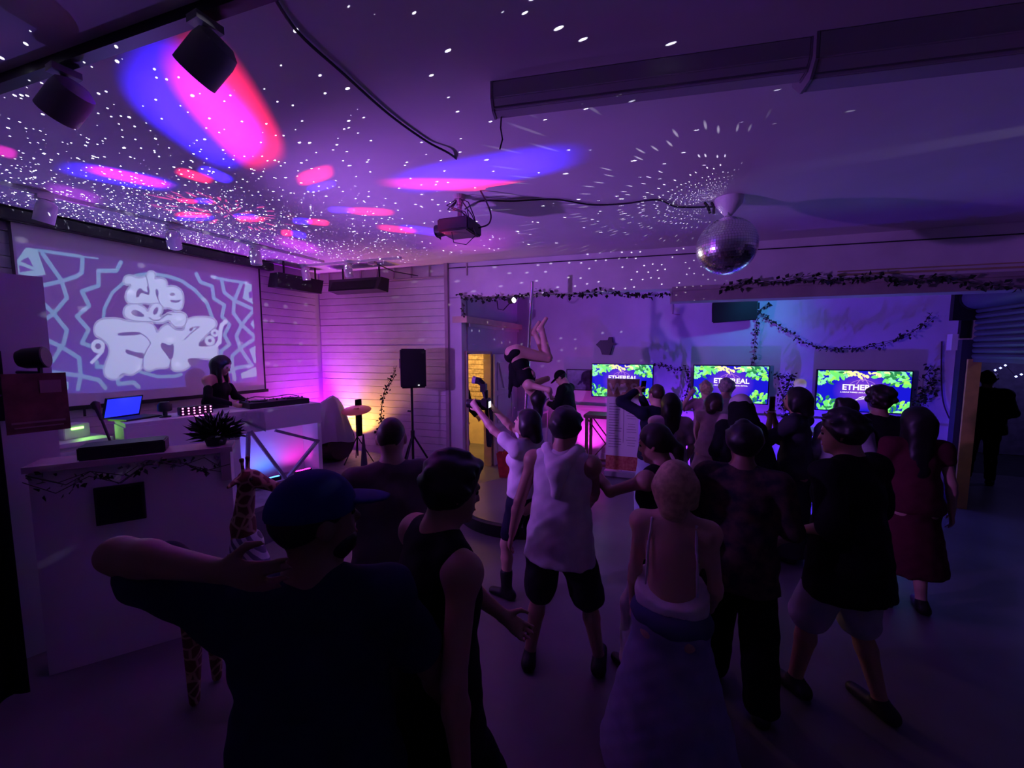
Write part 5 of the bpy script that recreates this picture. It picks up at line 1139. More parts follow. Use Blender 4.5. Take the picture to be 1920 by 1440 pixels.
# ================================================================== soft bodies: distance fields meshed with surface nets
class SDF:
    def __init__(s): s.ops = []
    def cone(s, a, b, ra, rb, k=0.03, fl=None):        # tapered limb; fl = (axis, factor) flattens it
        s.ops.append(('c', np.array(a, float), np.array(b, float), float(ra), float(rb), k, fl)); return s
    def ell(s, c, r, M=None, k=0.03):
        s.ops.append(('e', np.array(c, float), np.array(r, float), np.eye(3) if M is None else np.array(M, float), k)); return s
    def cut(s, p, n, k=0.01):                            # remove everything on the n side of p
        n = np.array(n, float); s.ops.append(('p', np.array(p, float), n / np.linalg.norm(n), k)); return s
    def carve(s, c, r, M=None, k=0.01):
        s.ops.append(('s', np.array(c, float), np.array(r, float), np.eye(3) if M is None else np.array(M, float), k)); return s
    def bounds(s):
        lo = np.full(3, 9e9); hi = -lo
        for o in s.ops:
            if o[0] == 'c':
                r = max(o[3], o[4]) * (max(1, o[6][1]) if o[6] else 1); lo = np.minimum(lo, np.minimum(o[1], o[2]) - r); hi = np.maximum(hi, np.maximum(o[1], o[2]) + r)
            elif o[0] == 'e': r = o[2].max(); lo = np.minimum(lo, o[1] - r); hi = np.maximum(hi, o[1] + r)
        return lo, hi
    def field(s, g, wr=0.0, seed=0.0):
        lo, hi = s.bounds(); lo -= 3 * g; hi += 3 * g
        n = np.ceil((hi - lo) / g).astype(int) + 1
        ax = [lo[i] + g * np.arange(n[i]) for i in range(3)]
        F = np.full(n, 0.2, np.float32)
        for o in s.ops:
            if o[0] == 'p':
                d = ((ax[0] - o[1][0]) * o[2][0])[:, None, None] + ((ax[1] - o[1][1]) * o[2][1])[None, :, None] + ((ax[2] - o[1][2]) * o[2][2])[None, None, :]
                F = np.maximum(F, d.astype(np.float32)); continue
            if o[0] == 'c':
                r = max(o[3], o[4]) * (max(1, o[6][1]) if o[6] else 1); a, b = np.minimum(o[1], o[2]) - r, np.maximum(o[1], o[2]) + r; k = o[5]
            else: r = o[2].max(); a, b = o[1] - r, o[1] + r; k = o[4]
            m = k + 2 * g
            i0 = np.maximum(((a - m - lo) / g).astype(int), 0); i1 = np.minimum(((b + m - lo) / g).astype(int) + 2, n)
            if (i1 <= i0).any(): continue
            X = ax[0][i0[0]:i1[0], None, None]; Y = ax[1][None, i0[1]:i1[1], None]; Z = ax[2][None, None, i0[2]:i1[2]]
            if o[0] == 'c':
                A, B = o[1], o[2]; px, py, pz_ = X - A[0], Y - A[1], Z - A[2]
                if o[6]:
                    v, f = np.array(o[6][0], float), o[6][1]; v = v / np.linalg.norm(v); w = (px * v[0] + py * v[1] + pz_ * v[2]) * (1 / f - 1)
                    px, py, pz_ = px + w * v[0], py + w * v[1], pz_ + w * v[2]; D = B - A; D = D + v * (D @ v) * (1 / f - 1)
                else: D = B - A
                L2 = max(D @ D, 1e-9); t = np.clip((px * D[0] + py * D[1] + pz_ * D[2]) / L2, 0, 1)
                d = np.sqrt((px - t * D[0]) ** 2 + (py - t * D[1]) ** 2 + (pz_ - t * D[2]) ** 2) - (o[3] + (o[4] - o[3]) * t)
            else:
                M = o[3]; x, y, z = X - o[1][0], Y - o[1][1], Z - o[1][2]
                q = [(x * M[0, i] + y * M[1, i] + z * M[2, i]) / o[2][i] for i in range(3)]
                k0 = np.sqrt(q[0] ** 2 + q[1] ** 2 + q[2] ** 2) + 1e-9; k1 = np.sqrt((q[0] / o[2][0]) ** 2 + (q[1] / o[2][1]) ** 2 + (q[2] / o[2][2]) ** 2) + 1e-9
                d = k0 * (k0 - 1) / k1
            sl = tuple(slice(i0[i], i1[i]) for i in range(3)); f = F[sl]; d = d.astype(np.float32)
            if o[0] == 's': F[sl] = np.maximum(f, -d); continue
            h = np.maximum(k - np.abs(f - d), 0) / k if k > 0 else 0
            F[sl] = np.minimum(f, d) - h * h * k * 0.25
        if wr:
            X = ax[0][:, None, None]; Y = ax[1][None, :, None]; Z = ax[2][None, None, :]
            F = F + (wr * (np.sin(31 * Z + 17 * X + seed) * np.sin(23 * Y + 11 * X + 1.3 + seed) + 0.6 * np.sin(53 * X - 37 * Z + seed * 2) * np.sin(41 * Y + 29 * Z))).astype(np.float32)
        return F, lo, g
    def mesh(s, g=0.011, wr=0.0, seed=0.0, relax=2):
        F, lo, g = s.field(g, wr, seed)
        for a_ in range(3):
            ix = [slice(None)] * 3; ix[a_] = 0; F[tuple(ix)] = np.maximum(F[tuple(ix)], 0.01); ix[a_] = -1; F[tuple(ix)] = np.maximum(F[tuple(ix)], 0.01)
        S = F < 0; nx, ny, nz = F.shape
        cnt = np.zeros((nx - 1, ny - 1, nz - 1), np.uint8)
        for i in (0, 1):
            for j in (0, 1):
                for k in (0, 1): cnt += S[i:nx - 1 + i, j:ny - 1 + j, k:nz - 1 + k]
        act = (cnt > 0) & (cnt < 8); I, J, K = np.nonzero(act); nv = len(I)
        vid = np.full(act.shape, -1, np.int32); vid[I, J, K] = np.arange(nv)
        acc = np.zeros((nv, 3)); w = np.zeros(nv); base = np.stack([I, J, K], 1)
        cs = [(0, 0, 0), (1, 0, 0), (0, 1, 0), (1, 1, 0), (0, 0, 1), (1, 0, 1), (0, 1, 1), (1, 1, 1)]
        for a_, b_ in ((0, 1), (2, 3), (4, 5), (6, 7), (0, 2), (1, 3), (4, 6), (5, 7), (0, 4), (1, 5), (2, 6), (3, 7)):
            ca, cb = np.array(cs[a_]), np.array(cs[b_])
            fa = F[I + ca[0], J + ca[1], K + ca[2]]; fb = F[I + cb[0], J + cb[1], K + cb[2]]; m = (fa < 0) != (fb < 0)
            t = np.where(m, fa / np.where(np.abs(fa - fb) < 1e-12, 1, fa - fb), 0)
            P = base + ca + (cb - ca) * t[:, None]; acc[m] += P[m]; w[m] += 1
        V = lo + g * (acc / np.maximum(w, 1)[:, None])
        quads = []
        for axis in range(3):
            sl0 = [slice(1, -1)] * 3; sl1 = [slice(1, -1)] * 3; sl0[axis] = slice(0, -1); sl1[axis] = slice(1, None)
            s0, s1_ = S[tuple(sl0)], S[tuple(sl1)]; ch = s0 != s1_; idx = np.stack(np.nonzero(ch), 1)
            if not len(idx): continue
            off = np.ones(3, int); off[axis] = 0; idx = idx + off; u, v = (axis + 1) % 3, (axis + 2) % 3
            eu = np.zeros(3, int); eu[u] = 1; ev = np.zeros(3, int); ev[v] = 1
            q = np.stack([vid[tuple((idx - eu - ev).T)], vid[tuple((idx - ev).T)], vid[tuple(idx.T)], vid[tuple((idx - eu).T)]], 1)
            flip = ~s0[ch]; q[flip] = q[flip][:, ::-1]; quads.append(q)
        Q = np.concatenate(quads); Q = Q[(Q >= 0).all(1)]
        for _ in range(relax):
            A_ = np.zeros_like(V); c_ = np.zeros(nv)
            for a_, b_ in ((0, 1), (1, 2), (2, 3), (3, 0)):
                for d_ in range(3):
                    A_[:, d_] += np.bincount(Q[:, a_], V[Q[:, b_], d_], nv) + np.bincount(Q[:, b_], V[Q[:, a_], d_], nv)
                c_ += np.bincount(Q[:, a_], minlength=nv) + np.bincount(Q[:, b_], minlength=nv)
            V = 0.6 * V + 0.4 * A_ / np.maximum(c_, 1)[:, None]
        return V, Q
    def build(s, name, m, parent=None, g=0.011, wr=0.0, seed=0.0, relax=2):
        V, Q = s.mesh(g, wr, seed, relax)
        me = bpy.data.meshes.new(name); me.vertices.add(len(V)); me.vertices.foreach_set('co', V.astype(np.float32).reshape(-1))
        me.loops.add(Q.size); me.loops.foreach_set('vertex_index', Q.astype(np.int32).reshape(-1)); me.polygons.add(len(Q)); me.polygons.foreach_set('loop_start', np.arange(0, Q.size, 4, dtype=np.int32))
        me.update(calc_edges=True); me.polygons.foreach_set('use_smooth', np.ones(len(Q), bool))
        return link(name, me, m, parent)

def nrm(v): v = np.array(v, float); return v / (np.linalg.norm(v) + 1e-12)
def rotx(a): c, s = math.cos(a), math.sin(a); return np.array([[1, 0, 0], [0, c, -s], [0, s, c]])
def roty(a): c, s = math.cos(a), math.sin(a); return np.array([[c, 0, s], [0, 1, 0], [-s, 0, c]])
def rotz(a): c, s = math.cos(a), math.sin(a); return np.array([[c, -s, 0], [s, c, 0], [0, 0, 1]])
def ik(a, t, l1, l2, hint):
    a, t = np.array(a, float), np.array(t, float); d = t - a; L = np.linalg.norm(d); mx = (l1 + l2) * 0.995
    if L > mx: t = a + d / L * mx; d = t - a; L = mx
    L = max(L, abs(l1 - l2) + 0.02); x = (l1 * l1 - l2 * l2 + L * L) / (2 * L); h = math.sqrt(max(l1 * l1 - x * x, 0)); u = nrm(d)
    hv = np.array(hint, float); hv = hv - u * (hv @ u); hv = nrm(hv) if np.linalg.norm(hv) > 1e-6 else nrm(np.cross(u, [0, 0, 1]))
    return a + u * x + hv * h, t

def skeleton(h=1.75, fem=False, lean=0.0, side=0.0, twist=0.0, drop=0.0, shift=(0, 0), handL=None, handR=None, footL=(-0.12, 0, 0), footR=(0.12, 0, 0), elbL=None, elbR=None, kneeL=(0, 1, 0), kneeR=(0, 1, 0), hyaw=0.0, hpitch=0.0, toeL=0.0, toeR=0.0, palmL=None, palmR=None, curl=0.5):
    s = h / 1.75; J = {'s': s, 'fem': fem, 'curl': curl}
    sw = 0.165 if fem else 0.188
    pel = np.array([shift[0], shift[1], 0.93 - drop]); T = rotz(twist) @ rotx(-lean) @ roty(side)
    def tp(x, y, z): return pel + T @ np.array([x, y, z - 0.93])
    J['T'] = T; J['pel'] = pel; J['waist'] = tp(0, 0.0, 1.09); J['chest'] = tp(0, 0.01, 1.29); J['shc'] = tp(0, -0.005, 1.425); J['neck'] = tp(0, -0.005, 1.49)
    J['shL'], J['shR'] = tp(-sw, -0.005, 1.425), tp(sw, -0.005, 1.425)
    Hh = T @ rotz(hyaw) @ rotx(-hpitch); J['H'] = Hh; J['headb'] = tp(0, 0.005, 1.535); J['head'] = J['headb'] + Hh @ np.array([0, 0.02, 0.105])
    for S_, hd, el, sg in (('L', handL, elbL, -1), ('R', handR, elbR, 1)):
        if hd is None: hd = (sg * 0.27, 0.06, 0.80)
        if el is None: el = (sg * 0.5, -1.0, -0.2)
        e, w = ik(J['sh' + S_], np.array(hd, float), 0.29, 0.255, el); J['el' + S_], J['wr' + S_] = e, w
    J['palmL'], J['palmR'] = palmL, palmR
    Rp = rotz(twist * 0.5)
    for S_, ft, kn, sg, ta in (('L', footL, kneeL, -1, toeL), ('R', footR, kneeR, 1, toeR)):
        hp = pel + Rp @ np.array([sg * (0.092 if fem else 0.09), 0, -0.02]); J['hip' + S_] = hp
        an = np.array(ft, float) + np.array([0, 0, 0.085]); k_, a2 = ik(hp, an, 0.425, 0.42, kn); J['kn' + S_], J['an' + S_] = k_, a2
        J['toe' + S_] = a2 + rotz(ta) @ np.array([sg * 0.02, 0.15, -0.06]); J['heel' + S_] = a2 + rotz(ta) @ np.array([0, -0.05, -0.05])
    for k in list(J):
        if isinstance(J[k], np.ndarray) and J[k].shape == (3,): J[k] = J[k] * s
    return J

def body_sdf(J, w=1.0, hands=True):
    s, fem = J['s'], J['fem']; S = SDF(); T, Hh = J['T'], J['H']
    up = T @ np.array([0, 0, 1.0])
    S.ell(J['pel'] + up * 0.01 * s, np.array([0.172 if fem else 0.16, 0.118, 0.125]) * s * np.array([w, w, 1]), T, 0.04)
    S.ell(J['waist'], np.array([0.125 if fem else 0.143, 0.098, 0.15]) * s * np.array([w, w, 1]), T, 0.06)
    S.ell(J['chest'], np.array([0.145 if fem else 0.165, 0.11, 0.17]) * s * np.array([w, w, 1]), T, 0.06)
    if fem:
        for sg in (-1, 1): S.ell(J['chest'] + T @ np.array([sg * 0.068, 0.085, 0.0]) * s, np.array([0.055, 0.05, 0.055]) * s, T, 0.03)
    for sg in (-1, 1): S.ell(J['pel'] + T @ np.array([sg * 0.07, -0.06, -0.03]) * s, np.array([0.085, 0.085, 0.09]) * s * w, T, 0.03)
    S.cone(J['shL'], J['shR'], 0.055 * s, 0.055 * s, 0.06)
    S.cone(J['shc'] + up * 0.03 * s, J['headb'] + up * 0.02 * s, (0.05 if fem else 0.06) * s, (0.045 if fem else 0.054) * s, 0.035)
    S.cone(J['neck'], J['shL'] * 0.6 + J['neck'] * 0.4, 0.045 * s, 0.035 * s, 0.05); S.cone(J['neck'], J['shR'] * 0.6 + J['neck'] * 0.4, 0.045 * s, 0.035 * s, 0.05)
    for q in 'LR':
        S.ell(J['sh' + q], np.array([0.058, 0.058, 0.058]) * s * (0.92 if fem else 1.05), None, 0.04)
        S.cone(J['sh' + q], J['el' + q], (0.043 if fem else 0.050) * s, (0.034 if fem else 0.038) * s, 0.03)
        m_ = J['el' + q] * 0.72 + J['wr' + q] * 0.28
        S.cone(J['el' + q], m_, 0.036 * s, (0.036 if fem else 0.040) * s, 0.02); S.cone(m_, J['wr' + q], (0.036 if fem else 0.040) * s, 0.0255 * s, 0.02)
        S.cone(J['hip' + q], J['kn' + q], (0.092 if fem else 0.088) * s * w, 0.056 * s, 0.04)
        c_ = J['kn' + q] * 0.68 + J['an' + q] * 0.32; d_ = nrm(J['an' + q] - J['kn' + q]); bk = nrm(J['heel' + q] - J['an' + q]); bk = bk - d_ * (bk @ d_)
        S.cone(J['kn' + q], c_ + bk * 0.012 * s, 0.052 * s, 0.055 * s, 0.02); S.cone(c_ + bk * 0.012 * s, J['an' + q], 0.055 * s, 0.036 * s, 0.02)
        S.cone(J['heel' + q], J['toe' + q], 0.038 * s, 0.028 * s, 0.03); S.cone(J['an' + q], J['heel' + q], 0.036 * s, 0.036 * s, 0.02)
    # head
    hd = J['head']
    def hp(x, y, z): return hd + Hh @ (np.array([x, y, z]) * s)
    S.ell(hp(0, -0.005, 0.018), np.array([0.076, 0.097, 0.098]) * s, Hh, 0.03)
    S.ell(hp(0, 0.035, -0.055), np.array([0.056, 0.062, 0.066]) * s, Hh, 0.04)
    S.cone(hp(0, 0.088, 0.01), hp(0, 0.110, -0.028), 0.010 * s, 0.014 * s, 0.012)
    S.cone(hp(-0.04, 0.084, 0.026), hp(0.04, 0.084, 0.026), 0.011 * s, 0.011 * s, 0.015)
    S.cone(hp(-0.018, 0.092, -0.062), hp(0.018, 0.092, -0.062), 0.009 * s, 0.009 * s, 0.01)
    S.ell(hp(0, 0.082, -0.098), np.array([0.024, 0.02, 0.02]) * s, Hh, 0.02)
    for sg in (-1, 1):
        S.carve(hp(sg * 0.032, 0.104, 0.006), np.array([0.017, 0.014, 0.011]) * s, Hh)
        S.ell(hp(sg * 0.078, -0.004, -0.004), np.array([0.010, 0.022, 0.033]) * s, Hh @ rotz(sg * 0.35), 0.008)
    if hands:
        for q, sg in (('L', -1), ('R', 1)):
            wr = J['wr' + q]; d = nrm(wr - J['el' + q]); pn = J['palm' + q]
            if pn is None: pn = np.array([-sg, 0.25, 0.0])
            pn = np.array(pn, float); pn = nrm(pn - d * (pn @ d)); lat = np.cross(d, pn) * 1.0
            th = lat if (lat @ np.array([0, 1, 0.3])) > 0 else -lat
            J['hand' + q] = wr + d * 0.09 * s; c = J['curl']
            S.cone(wr, wr + d * 0.075 * s, 0.027 * s, 0.036 * s, 0.015, (pn, 0.52))
            for i, (o, L) in enumerate(((0.027, 0.072), (0.009, 0.080), (-0.010, 0.074), (-0.027, 0.058))):
                b0 = wr + d * 0.080 * s + th * o * s; d1 = nrm(d + pn * c * 0.7 + th * o * 4); m1 = b0 + d1 * L * 0.5 * s; d2 = nrm(d * (1 - 0.6 * c) + pn * c * 1.6 + th * o * 3)
                S.cone(b0, m1, 0.0098 * s, 0.0088 * s, 0.005); S.cone(m1, m1 + d2 * L * 0.5 * s, 0.0088 * s, 0.0075 * s, 0.003)
            t0 = wr + d * 0.025 * s + th * 0.025 * s; t1 = t0 + nrm(d * 0.7 + th * 0.75 + pn * 0.35) * 0.05 * s
            S.cone(t0, t1, 0.013 * s, 0.011 * s, 0.008); S.cone(t1, t1 + nrm(d * 0.95 + th * 0.2 + pn * 0.5 * c) * 0.032 * s, 0.011 * s, 0.008 * s, 0.003)
    return S

def top_sdf(J, w=1.0, ex=0.014, sleeve=0.6, hem=0.86, flare=1.0, neck=True, straps=False):
    s, fem = J['s'], J['fem']; S = SDF(); T = J['T']; up = T @ np.array([0, 0, 1.0]); fwd_ = T @ np.array([0, 1.0, 0])
    S.ell(J['chest'], (np.array([0.145 if fem else 0.168, 0.114, 0.17]) * np.array([w, w, 1]) + ex) * s, T, 0.05)
    S.ell(J['waist'], (np.array([0.125 if fem else 0.150, 0.104, 0.17]) * np.array([w, w, 1]) + ex) * s, T, 0.06)
    if fem:
        for sg in (-1, 1): S.ell(J['chest'] + T @ np.array([sg * 0.068, 0.085, 0.0]) * s, (np.array([0.055, 0.05, 0.055]) + ex * 0.8) * s, T, 0.03)
    hz = hem - 0.93
    S.cone(J['waist'], J['pel'] + up * hz * s, 0.115 * s * w + ex * s, (0.128 * w * flare + ex) * s, 0.05, (T @ np.array([1, 0, 0]), 1.38))
    if hem < 0.95: S.ell(J['pel'], (np.array([0.17, 0.128, 0.11]) * np.array([w, w, 1]) + ex) * s, T, 0.05)
    if not straps:
        kk = 0.14 if sleeve == 0 else 0.0; S.cone(J['shL'] * (1 - kk) + J['shR'] * kk, J['shR'] * (1 - kk) + J['shL'] * kk, (0.050 + ex * (0.6 if kk else 1)) * s, (0.050 + ex * (0.6 if kk else 1)) * s, 0.05)
        if neck:
            S.cone(J['neck'] - up * 0.02 * s, J['shL'] * 0.6 + J['neck'] * 0.4, (0.048 + ex * 0.5) * s, (0.04 + ex * 0.6) * s, 0.05); S.cone(J['neck'] - up * 0.02 * s, J['shR'] * 0.6 + J['neck'] * 0.4, (0.048 + ex * 0.5) * s, (0.04 + ex * 0.6) * s, 0.05)
    if sleeve > 0:
        for q in 'LR':
            S.ell(J['sh' + q], np.full(3, (0.058 + ex)) * s, None, 0.04)
            f = min(sleeve, 1.0); e = J['sh' + q] + (J['el' + q] - J['sh' + q]) * f
            S.cone(J['sh' + q], e, (0.05 + ex) * s, (0.046 + ex * 1.2) * s, 0.03)
            if sleeve > 1: S.cone(J['el' + q], J['el' + q] + (J['wr' + q] - J['el' + q]) * (sleeve - 1), (0.042 + ex) * s, (0.032 + ex * 0.8) * s, 0.03)
    S.cut(J['pel'] + up * (hz - 0.02) * s, -up)
    return S
def legs_sdf(J, w=1.0, ex=0.012, length=2.0, loose=0.0):
    s = J['s']; S = SDF(); T = J['T']
    S.ell(J['pel'] - np.array([0, 0, 0.01]) * s, (np.array([0.168, 0.13, 0.125]) * np.array([w, w, 1]) + ex) * s, T, 0.05)
    for q in 'LR':
        f = min(length, 1.0); e = J['hip' + q] + (J['kn' + q] - J['hip' + q]) * f
        S.cone(J['hip' + q], e, (0.095 * w + ex) * s, (0.060 + ex + loose * f) * s, 0.035)
        if length > 1: S.cone(J['kn' + q], J['kn' + q] + (J['an' + q] - J['kn' + q]) * (length - 1), (0.060 + ex + loose) * s, (0.046 + ex + loose * 1.2) * s, 0.03)
    S.cut(J['waist'] - np.array([0, 0, 0.02]) * s, T @ np.array([0, 0, 1.0]))
    return S
def skirt_sdf(J, w=1.0, end=0.5, flare=0.2, ex=0.014):
    s, T = J['s'], J['T']; S = SDF(); z1 = end * s
    S.ell(J['pel'], (np.array([0.175, 0.13, 0.13]) * np.array([w, w, 1]) + ex) * s, T, 0.05)
    mid = (J['anL'] + J['anR']) / 2; f = (J['pel'][2] - z1) / max(J['pel'][2] - mid[2], 0.1); e = J['pel'] + (mid - J['pel']) * f
    S.cone(J['pel'] - np.array([0, 0, 0.03]) * s, e, 0.14 * s * w, (0.14 + flare) * s, 0.05, (np.array([1.0, 0, 0]), 1.25))
    S.cut(J['waist'], T @ np.array([0, 0, 1.0])); S.cut((0, 0, z1), (0, 0, -1))
    return S
def shoes_sdf(J, q, boot=0.0):
    s = J['s']; S = SDF(); S.cone(J['heel' + q], J['toe' + q], 0.048 * s, 0.038 * s, 0.02); S.cone(J['an' + q], J['heel' + q], 0.044 * s, 0.046 * s, 0.02)
    if boot: S.cone(J['an' + q], J['an' + q] + (J['kn' + q] - J['an' + q]) * boot, 0.05 * s, 0.06 * s, 0.02)
    S.cut((0, 0, 0.004), (0, 0, -1)); return S
def hair_sdf(J, style):
    s, Hh, hd = J['s'], J['H'], J['head']; S = SDF()
    def hp(x, y, z): return hd + Hh @ (np.array([x, y, z]) * s)
    dn = np.array([0, 0, -1.0]); bk = Hh @ np.array([0, -1.0, 0])
    pu = -0.004 if style == 'shaved' else 0.0 if style == 'crop' else 0.012
    S.ell(hp(0, -0.012, 0.028), (np.array([0.082, 0.100, 0.100]) + pu) * s, Hh, 0.02)
    S.cut(hp(0, 0.055, 0.02), Hh @ np.array([0, 0.80, -0.60])); S.cut(hp(0, 0, -0.045), Hh @ np.array([0, 0.35, -1.0]))
    if style == 'round': S.ell(hp(0, -0.025, 0.04), np.array([0.100, 0.108, 0.098]) * s, Hh, 0.02)
    if style in ('short', 'quiff', 'round'):
        rr = random.Random(9)
        for k in range(46):
            a = rr.uniform(0, 6.28); e = rr.uniform(-0.25, 1.5); d = np.array([math.cos(a) * math.cos(e), math.sin(a) * math.cos(e), math.sin(e)])
            if d[1] > 0.35 and d[2] < 0.5: continue
            S.cone(hp(d[0] * 0.086, d[1] * 0.104 - 0.014, d[2] * 0.104 + 0.03), hp(d[0] * 0.10, d[1] * 0.118 - 0.014 + 0.02, d[2] * 0.112 + 0.03), 0.022 * s, 0.012 * s, 0.012)
    if style == 'quiff': S.cone(hp(-0.03, 0.05, 0.095), hp(-0.02, 0.085, 0.10), 0.032 * s, 0.02 * s, 0.02); S.cone(hp(0.03, 0.05, 0.095), hp(0.02, 0.085, 0.10), 0.032 * s, 0.02 * s, 0.02)
    if style == 'curly':
        rr = random.Random(3)
        for k in range(60):
            a = rr.uniform(0, 6.28); e = rr.uniform(-0.3, 1.5); d = np.array([math.cos(a) * math.cos(e), math.sin(a) * math.cos(e), math.sin(e)])
            if d[1] > 0.45 and d[2] < 0.45: continue
            S.ell(hp(d[0] * 0.098, d[1] * 0.112 - 0.015, d[2] * 0.112 + 0.02), np.full(3, rr.uniform(0.022, 0.036)) * s, None, 0.01)
    if style == 'bun': S.ell(hp(0, -0.075, 0.10), np.array([0.045, 0.045, 0.042]) * s, Hh, 0.015)
    if style in ('bob', 'long', 'dj'):
        L = {'bob': 0.11, 'dj': 0.26, 'long': 0.52}[style]
        S.ell(hp(0, -0.03, -0.01), np.array([0.112 if style == 'bob' else 0.098, 0.104, 0.118]) * s, Hh, 0.03)
        for sg in (-1, 1): S.cone(hp(sg * 0.072, -0.01, 0.02), hp(sg * 0.080, 0.0, 0.02) + dn * min(L, 0.24) * s, 0.034 * s, 0.030 * s, 0.03)
        S.cone(hp(0, -0.06, 0.0), hp(0, -0.07, 0.0) + dn * L * s + nrm(J['T'] @ np.array([0, -1.0, 0])) * 0.03 * s, 0.080 * s, 0.055 * s, 0.03, (Hh @ np.array([1.0, 0, 0]), 1.35))
        S.carve(hp(0, 0.105, -0.03), np.array([0.060, 0.075, 0.085]) * s, Hh)
    if style == 'tied':
        S.cone(hp(0, -0.09, 0.02), hp(0, -0.13, -0.05), 0.03 * s, 0.035 * s, 0.02); S.cone(hp(0, -0.13, -0.05), hp(0, -0.12, -0.2), 0.035 * s, 0.015 * s, 0.02)
    return S
def cap_sdf(J, back=False):
    s, Hh, hd = J['s'], J['H'], J['head']; S = SDF()
    def hp(x, y, z): return hd + Hh @ (np.array([x, y, z]) * s)
    S.ell(hp(0, -0.006, 0.03), np.array([0.094, 0.114, 0.108]) * s, Hh, 0.01); S.cut(hp(0, 0, 0.02), Hh @ np.array([0, -0.12, -1.0]))
    B = SDF(); B.ell(hp(0, 0.125, 0.028), np.array([0.082, 0.092, 0.010]) * s, Hh @ rotx(-0.22), 0.01)
    return S, B
SK = {k: mat('skin_' + k, c, 0.5) for k, c in dict(light=(0.58, 0.36, 0.27), tan=(0.40, 0.23, 0.16), brown=(0.24, 0.13, 0.09)).items()}
HR = {k: mat('hair_' + k, c, 0.45, noise=0.4, nscale=40) for k, c in dict(black=(0.008, 0.007, 0.007), dark=(0.02, 0.013, 0.010), brown=(0.06, 0.035, 0.02), blond=(0.55, 0.40, 0.22), grey=(0.38, 0.34, 0.30)).items()}
EYE = mat('eye_dark', (0.02, 0.015, 0.01), 0.15); LIP = mat('lip', (0.30, 0.06, 0.06), 0.4)
def fabric(name, col, **k): return mat('fabric_' + name, col, k.pop('rough', 0.85), noise=k.pop('noise', 0.2), nscale=k.pop('nscale', 9), spec=0.2, **k)
PLIST = []
def person(label, base, th, J, skin='light', parts=(), hair=None, cap=None, g=0.012, w=1.0, z=0.0, hands=True, beard=None):
    t = tag(empty('person', (base[0], base[1], z), th), label, 'person')
    S = body_sdf(J, w, hands); S.build('body', SK[skin], t, g)
    s, Hh, hd = J['s'], J['H'], J['head']
    def hp(x, y, zz_): return hd + Hh @ (np.array([x, y, zz_]) * s)
    for sg in (-1, 1):
        e = SDF().ell(hp(sg * 0.032, 0.083, 0.006), np.full(3, 0.0125) * s); e.build('eye', EYE, t, 0.006, relax=1)
    lp_ = SDF().cone(hp(-0.02, 0.0965, -0.062), hp(0.02, 0.0965, -0.062), 0.0065 * s, 0.0065 * s, 0.0); lp_.build('lips', LIP, t, 0.005, relax=1)
    for i, (nm, sd, m) in enumerate(parts): sd.build(nm, m, t, g * 1.15, wr=0.0 if nm in ('shoe', 'boot', 'strap') else 0.0045, seed=i * 1.7 + base[0])
    if hair: hair_sdf(J, hair[0]).build('hair', HR[hair[1]], t, 0.011, wr=0.003)
    if beard:
        B = SDF().ell(hp(0, 0.030, -0.065), np.array([0.064, 0.072, 0.066]) * s, Hh, 0.02); B.cut(hp(0, 0.0, -0.045), Hh @ np.array([0, 0.1, 1.0])); B.build('beard', HR[beard], t, 0.010, wr=0.002)
    if cap is not None:
        C_, B_ = cap_sdf(J); o = C_.build('cap', cap, t, 0.010); B_.build('brim', cap, o, 0.008)
    t['_px'] = 0; del t['_px']
    PLIST.append(t)
    return t
def loc_of(u, v, h): p = pz(u, v, h); return (float(p[0]), float(p[1]))
def dep(u, D, z=1.0):
    p = CAM + ray(u, 658) * D; return (float(p[0]), float(p[1]))
def to_local(p, base, th, s, z=0.0):
    d = rotz(-th) @ (np.array(p, float) - np.array([base[0], base[1], z])); return d / s
def hold(base, th, h, u, v, D, z=0.0): return to_local(pd(u, v, D), base, th, h / 1.75, z)

def mk(u, v, h, turn, D=None, holds=None, z=0.0, **kw):
    """pose a figure so that the top of the head falls on the picture ray (u, v)"""
    th = TURN(u, turn); J = skeleton(h, **kw); s = J['s']; top = J['head'] + np.array([0, 0, 0.122 * s])
    p = pd(u, v, D) if D else pz(u, v, z + top[2])
    off = rotz(th) @ np.array([top[0], top[1], 0]); b = (float(p[0] - off[0]), float(p[1] - off[1]))
    if holds:
        for k, q in holds.items(): kw[k] = to_local(pd(*q), b, th, s, z)
        J = skeleton(h, **kw)
    return b, th, J
TURN = lambda u, d: away(u) + R(d)

# ================================================================== people
NAVY = fabric('navy', (0.010, 0.014, 0.06)); NAVY2 = fabric('deep_navy', (0.010, 0.012, 0.03)); BLK = fabric('black', (0.006, 0.006, 0.008)); MAUVE = fabric('mauve_brown', (0.15, 0.10, 0.13)); WHT_F = fabric('white', (0.76, 0.72, 0.76)); SHORT = fabric('charcoal', (0.03, 0.028, 0.035))
PALEP = fabric('pale_pink', (0.52, 0.36, 0.40)); JEAN = fabric('pale_denim', (0.30, 0.36, 0.52)); PINKT = fabric('dusty_pink', (0.42, 0.22, 0.28)); GREYR = fabric('dark_grey', (0.045, 0.045, 0.06)); LAV = fabric('lavender', (0.26, 0.25, 0.42)); PATT = fabric('patterned_brown', (0.10, 0.06, 0.05), col2=(0.02, 0.015, 0.03), nscale=16); PGREY = fabric('pale_grey', (0.42, 0.42, 0.48)); RED = fabric('dark_red', (0.10, 0.012, 0.03)); CAPB = fabric('blue_cap', (0.012, 0.02, 0.16)); CREAMF = fabric('cream', (0.60, 0.56, 0.52)); SHOE = mat('shoe_black', (0.01, 0.01, 0.012), 0.5); SHOEW = mat('shoe_white', (0.5, 0.5, 0.52), 0.5); VEIL = fabric('white_veil', (0.6, 0.55, 0.58))
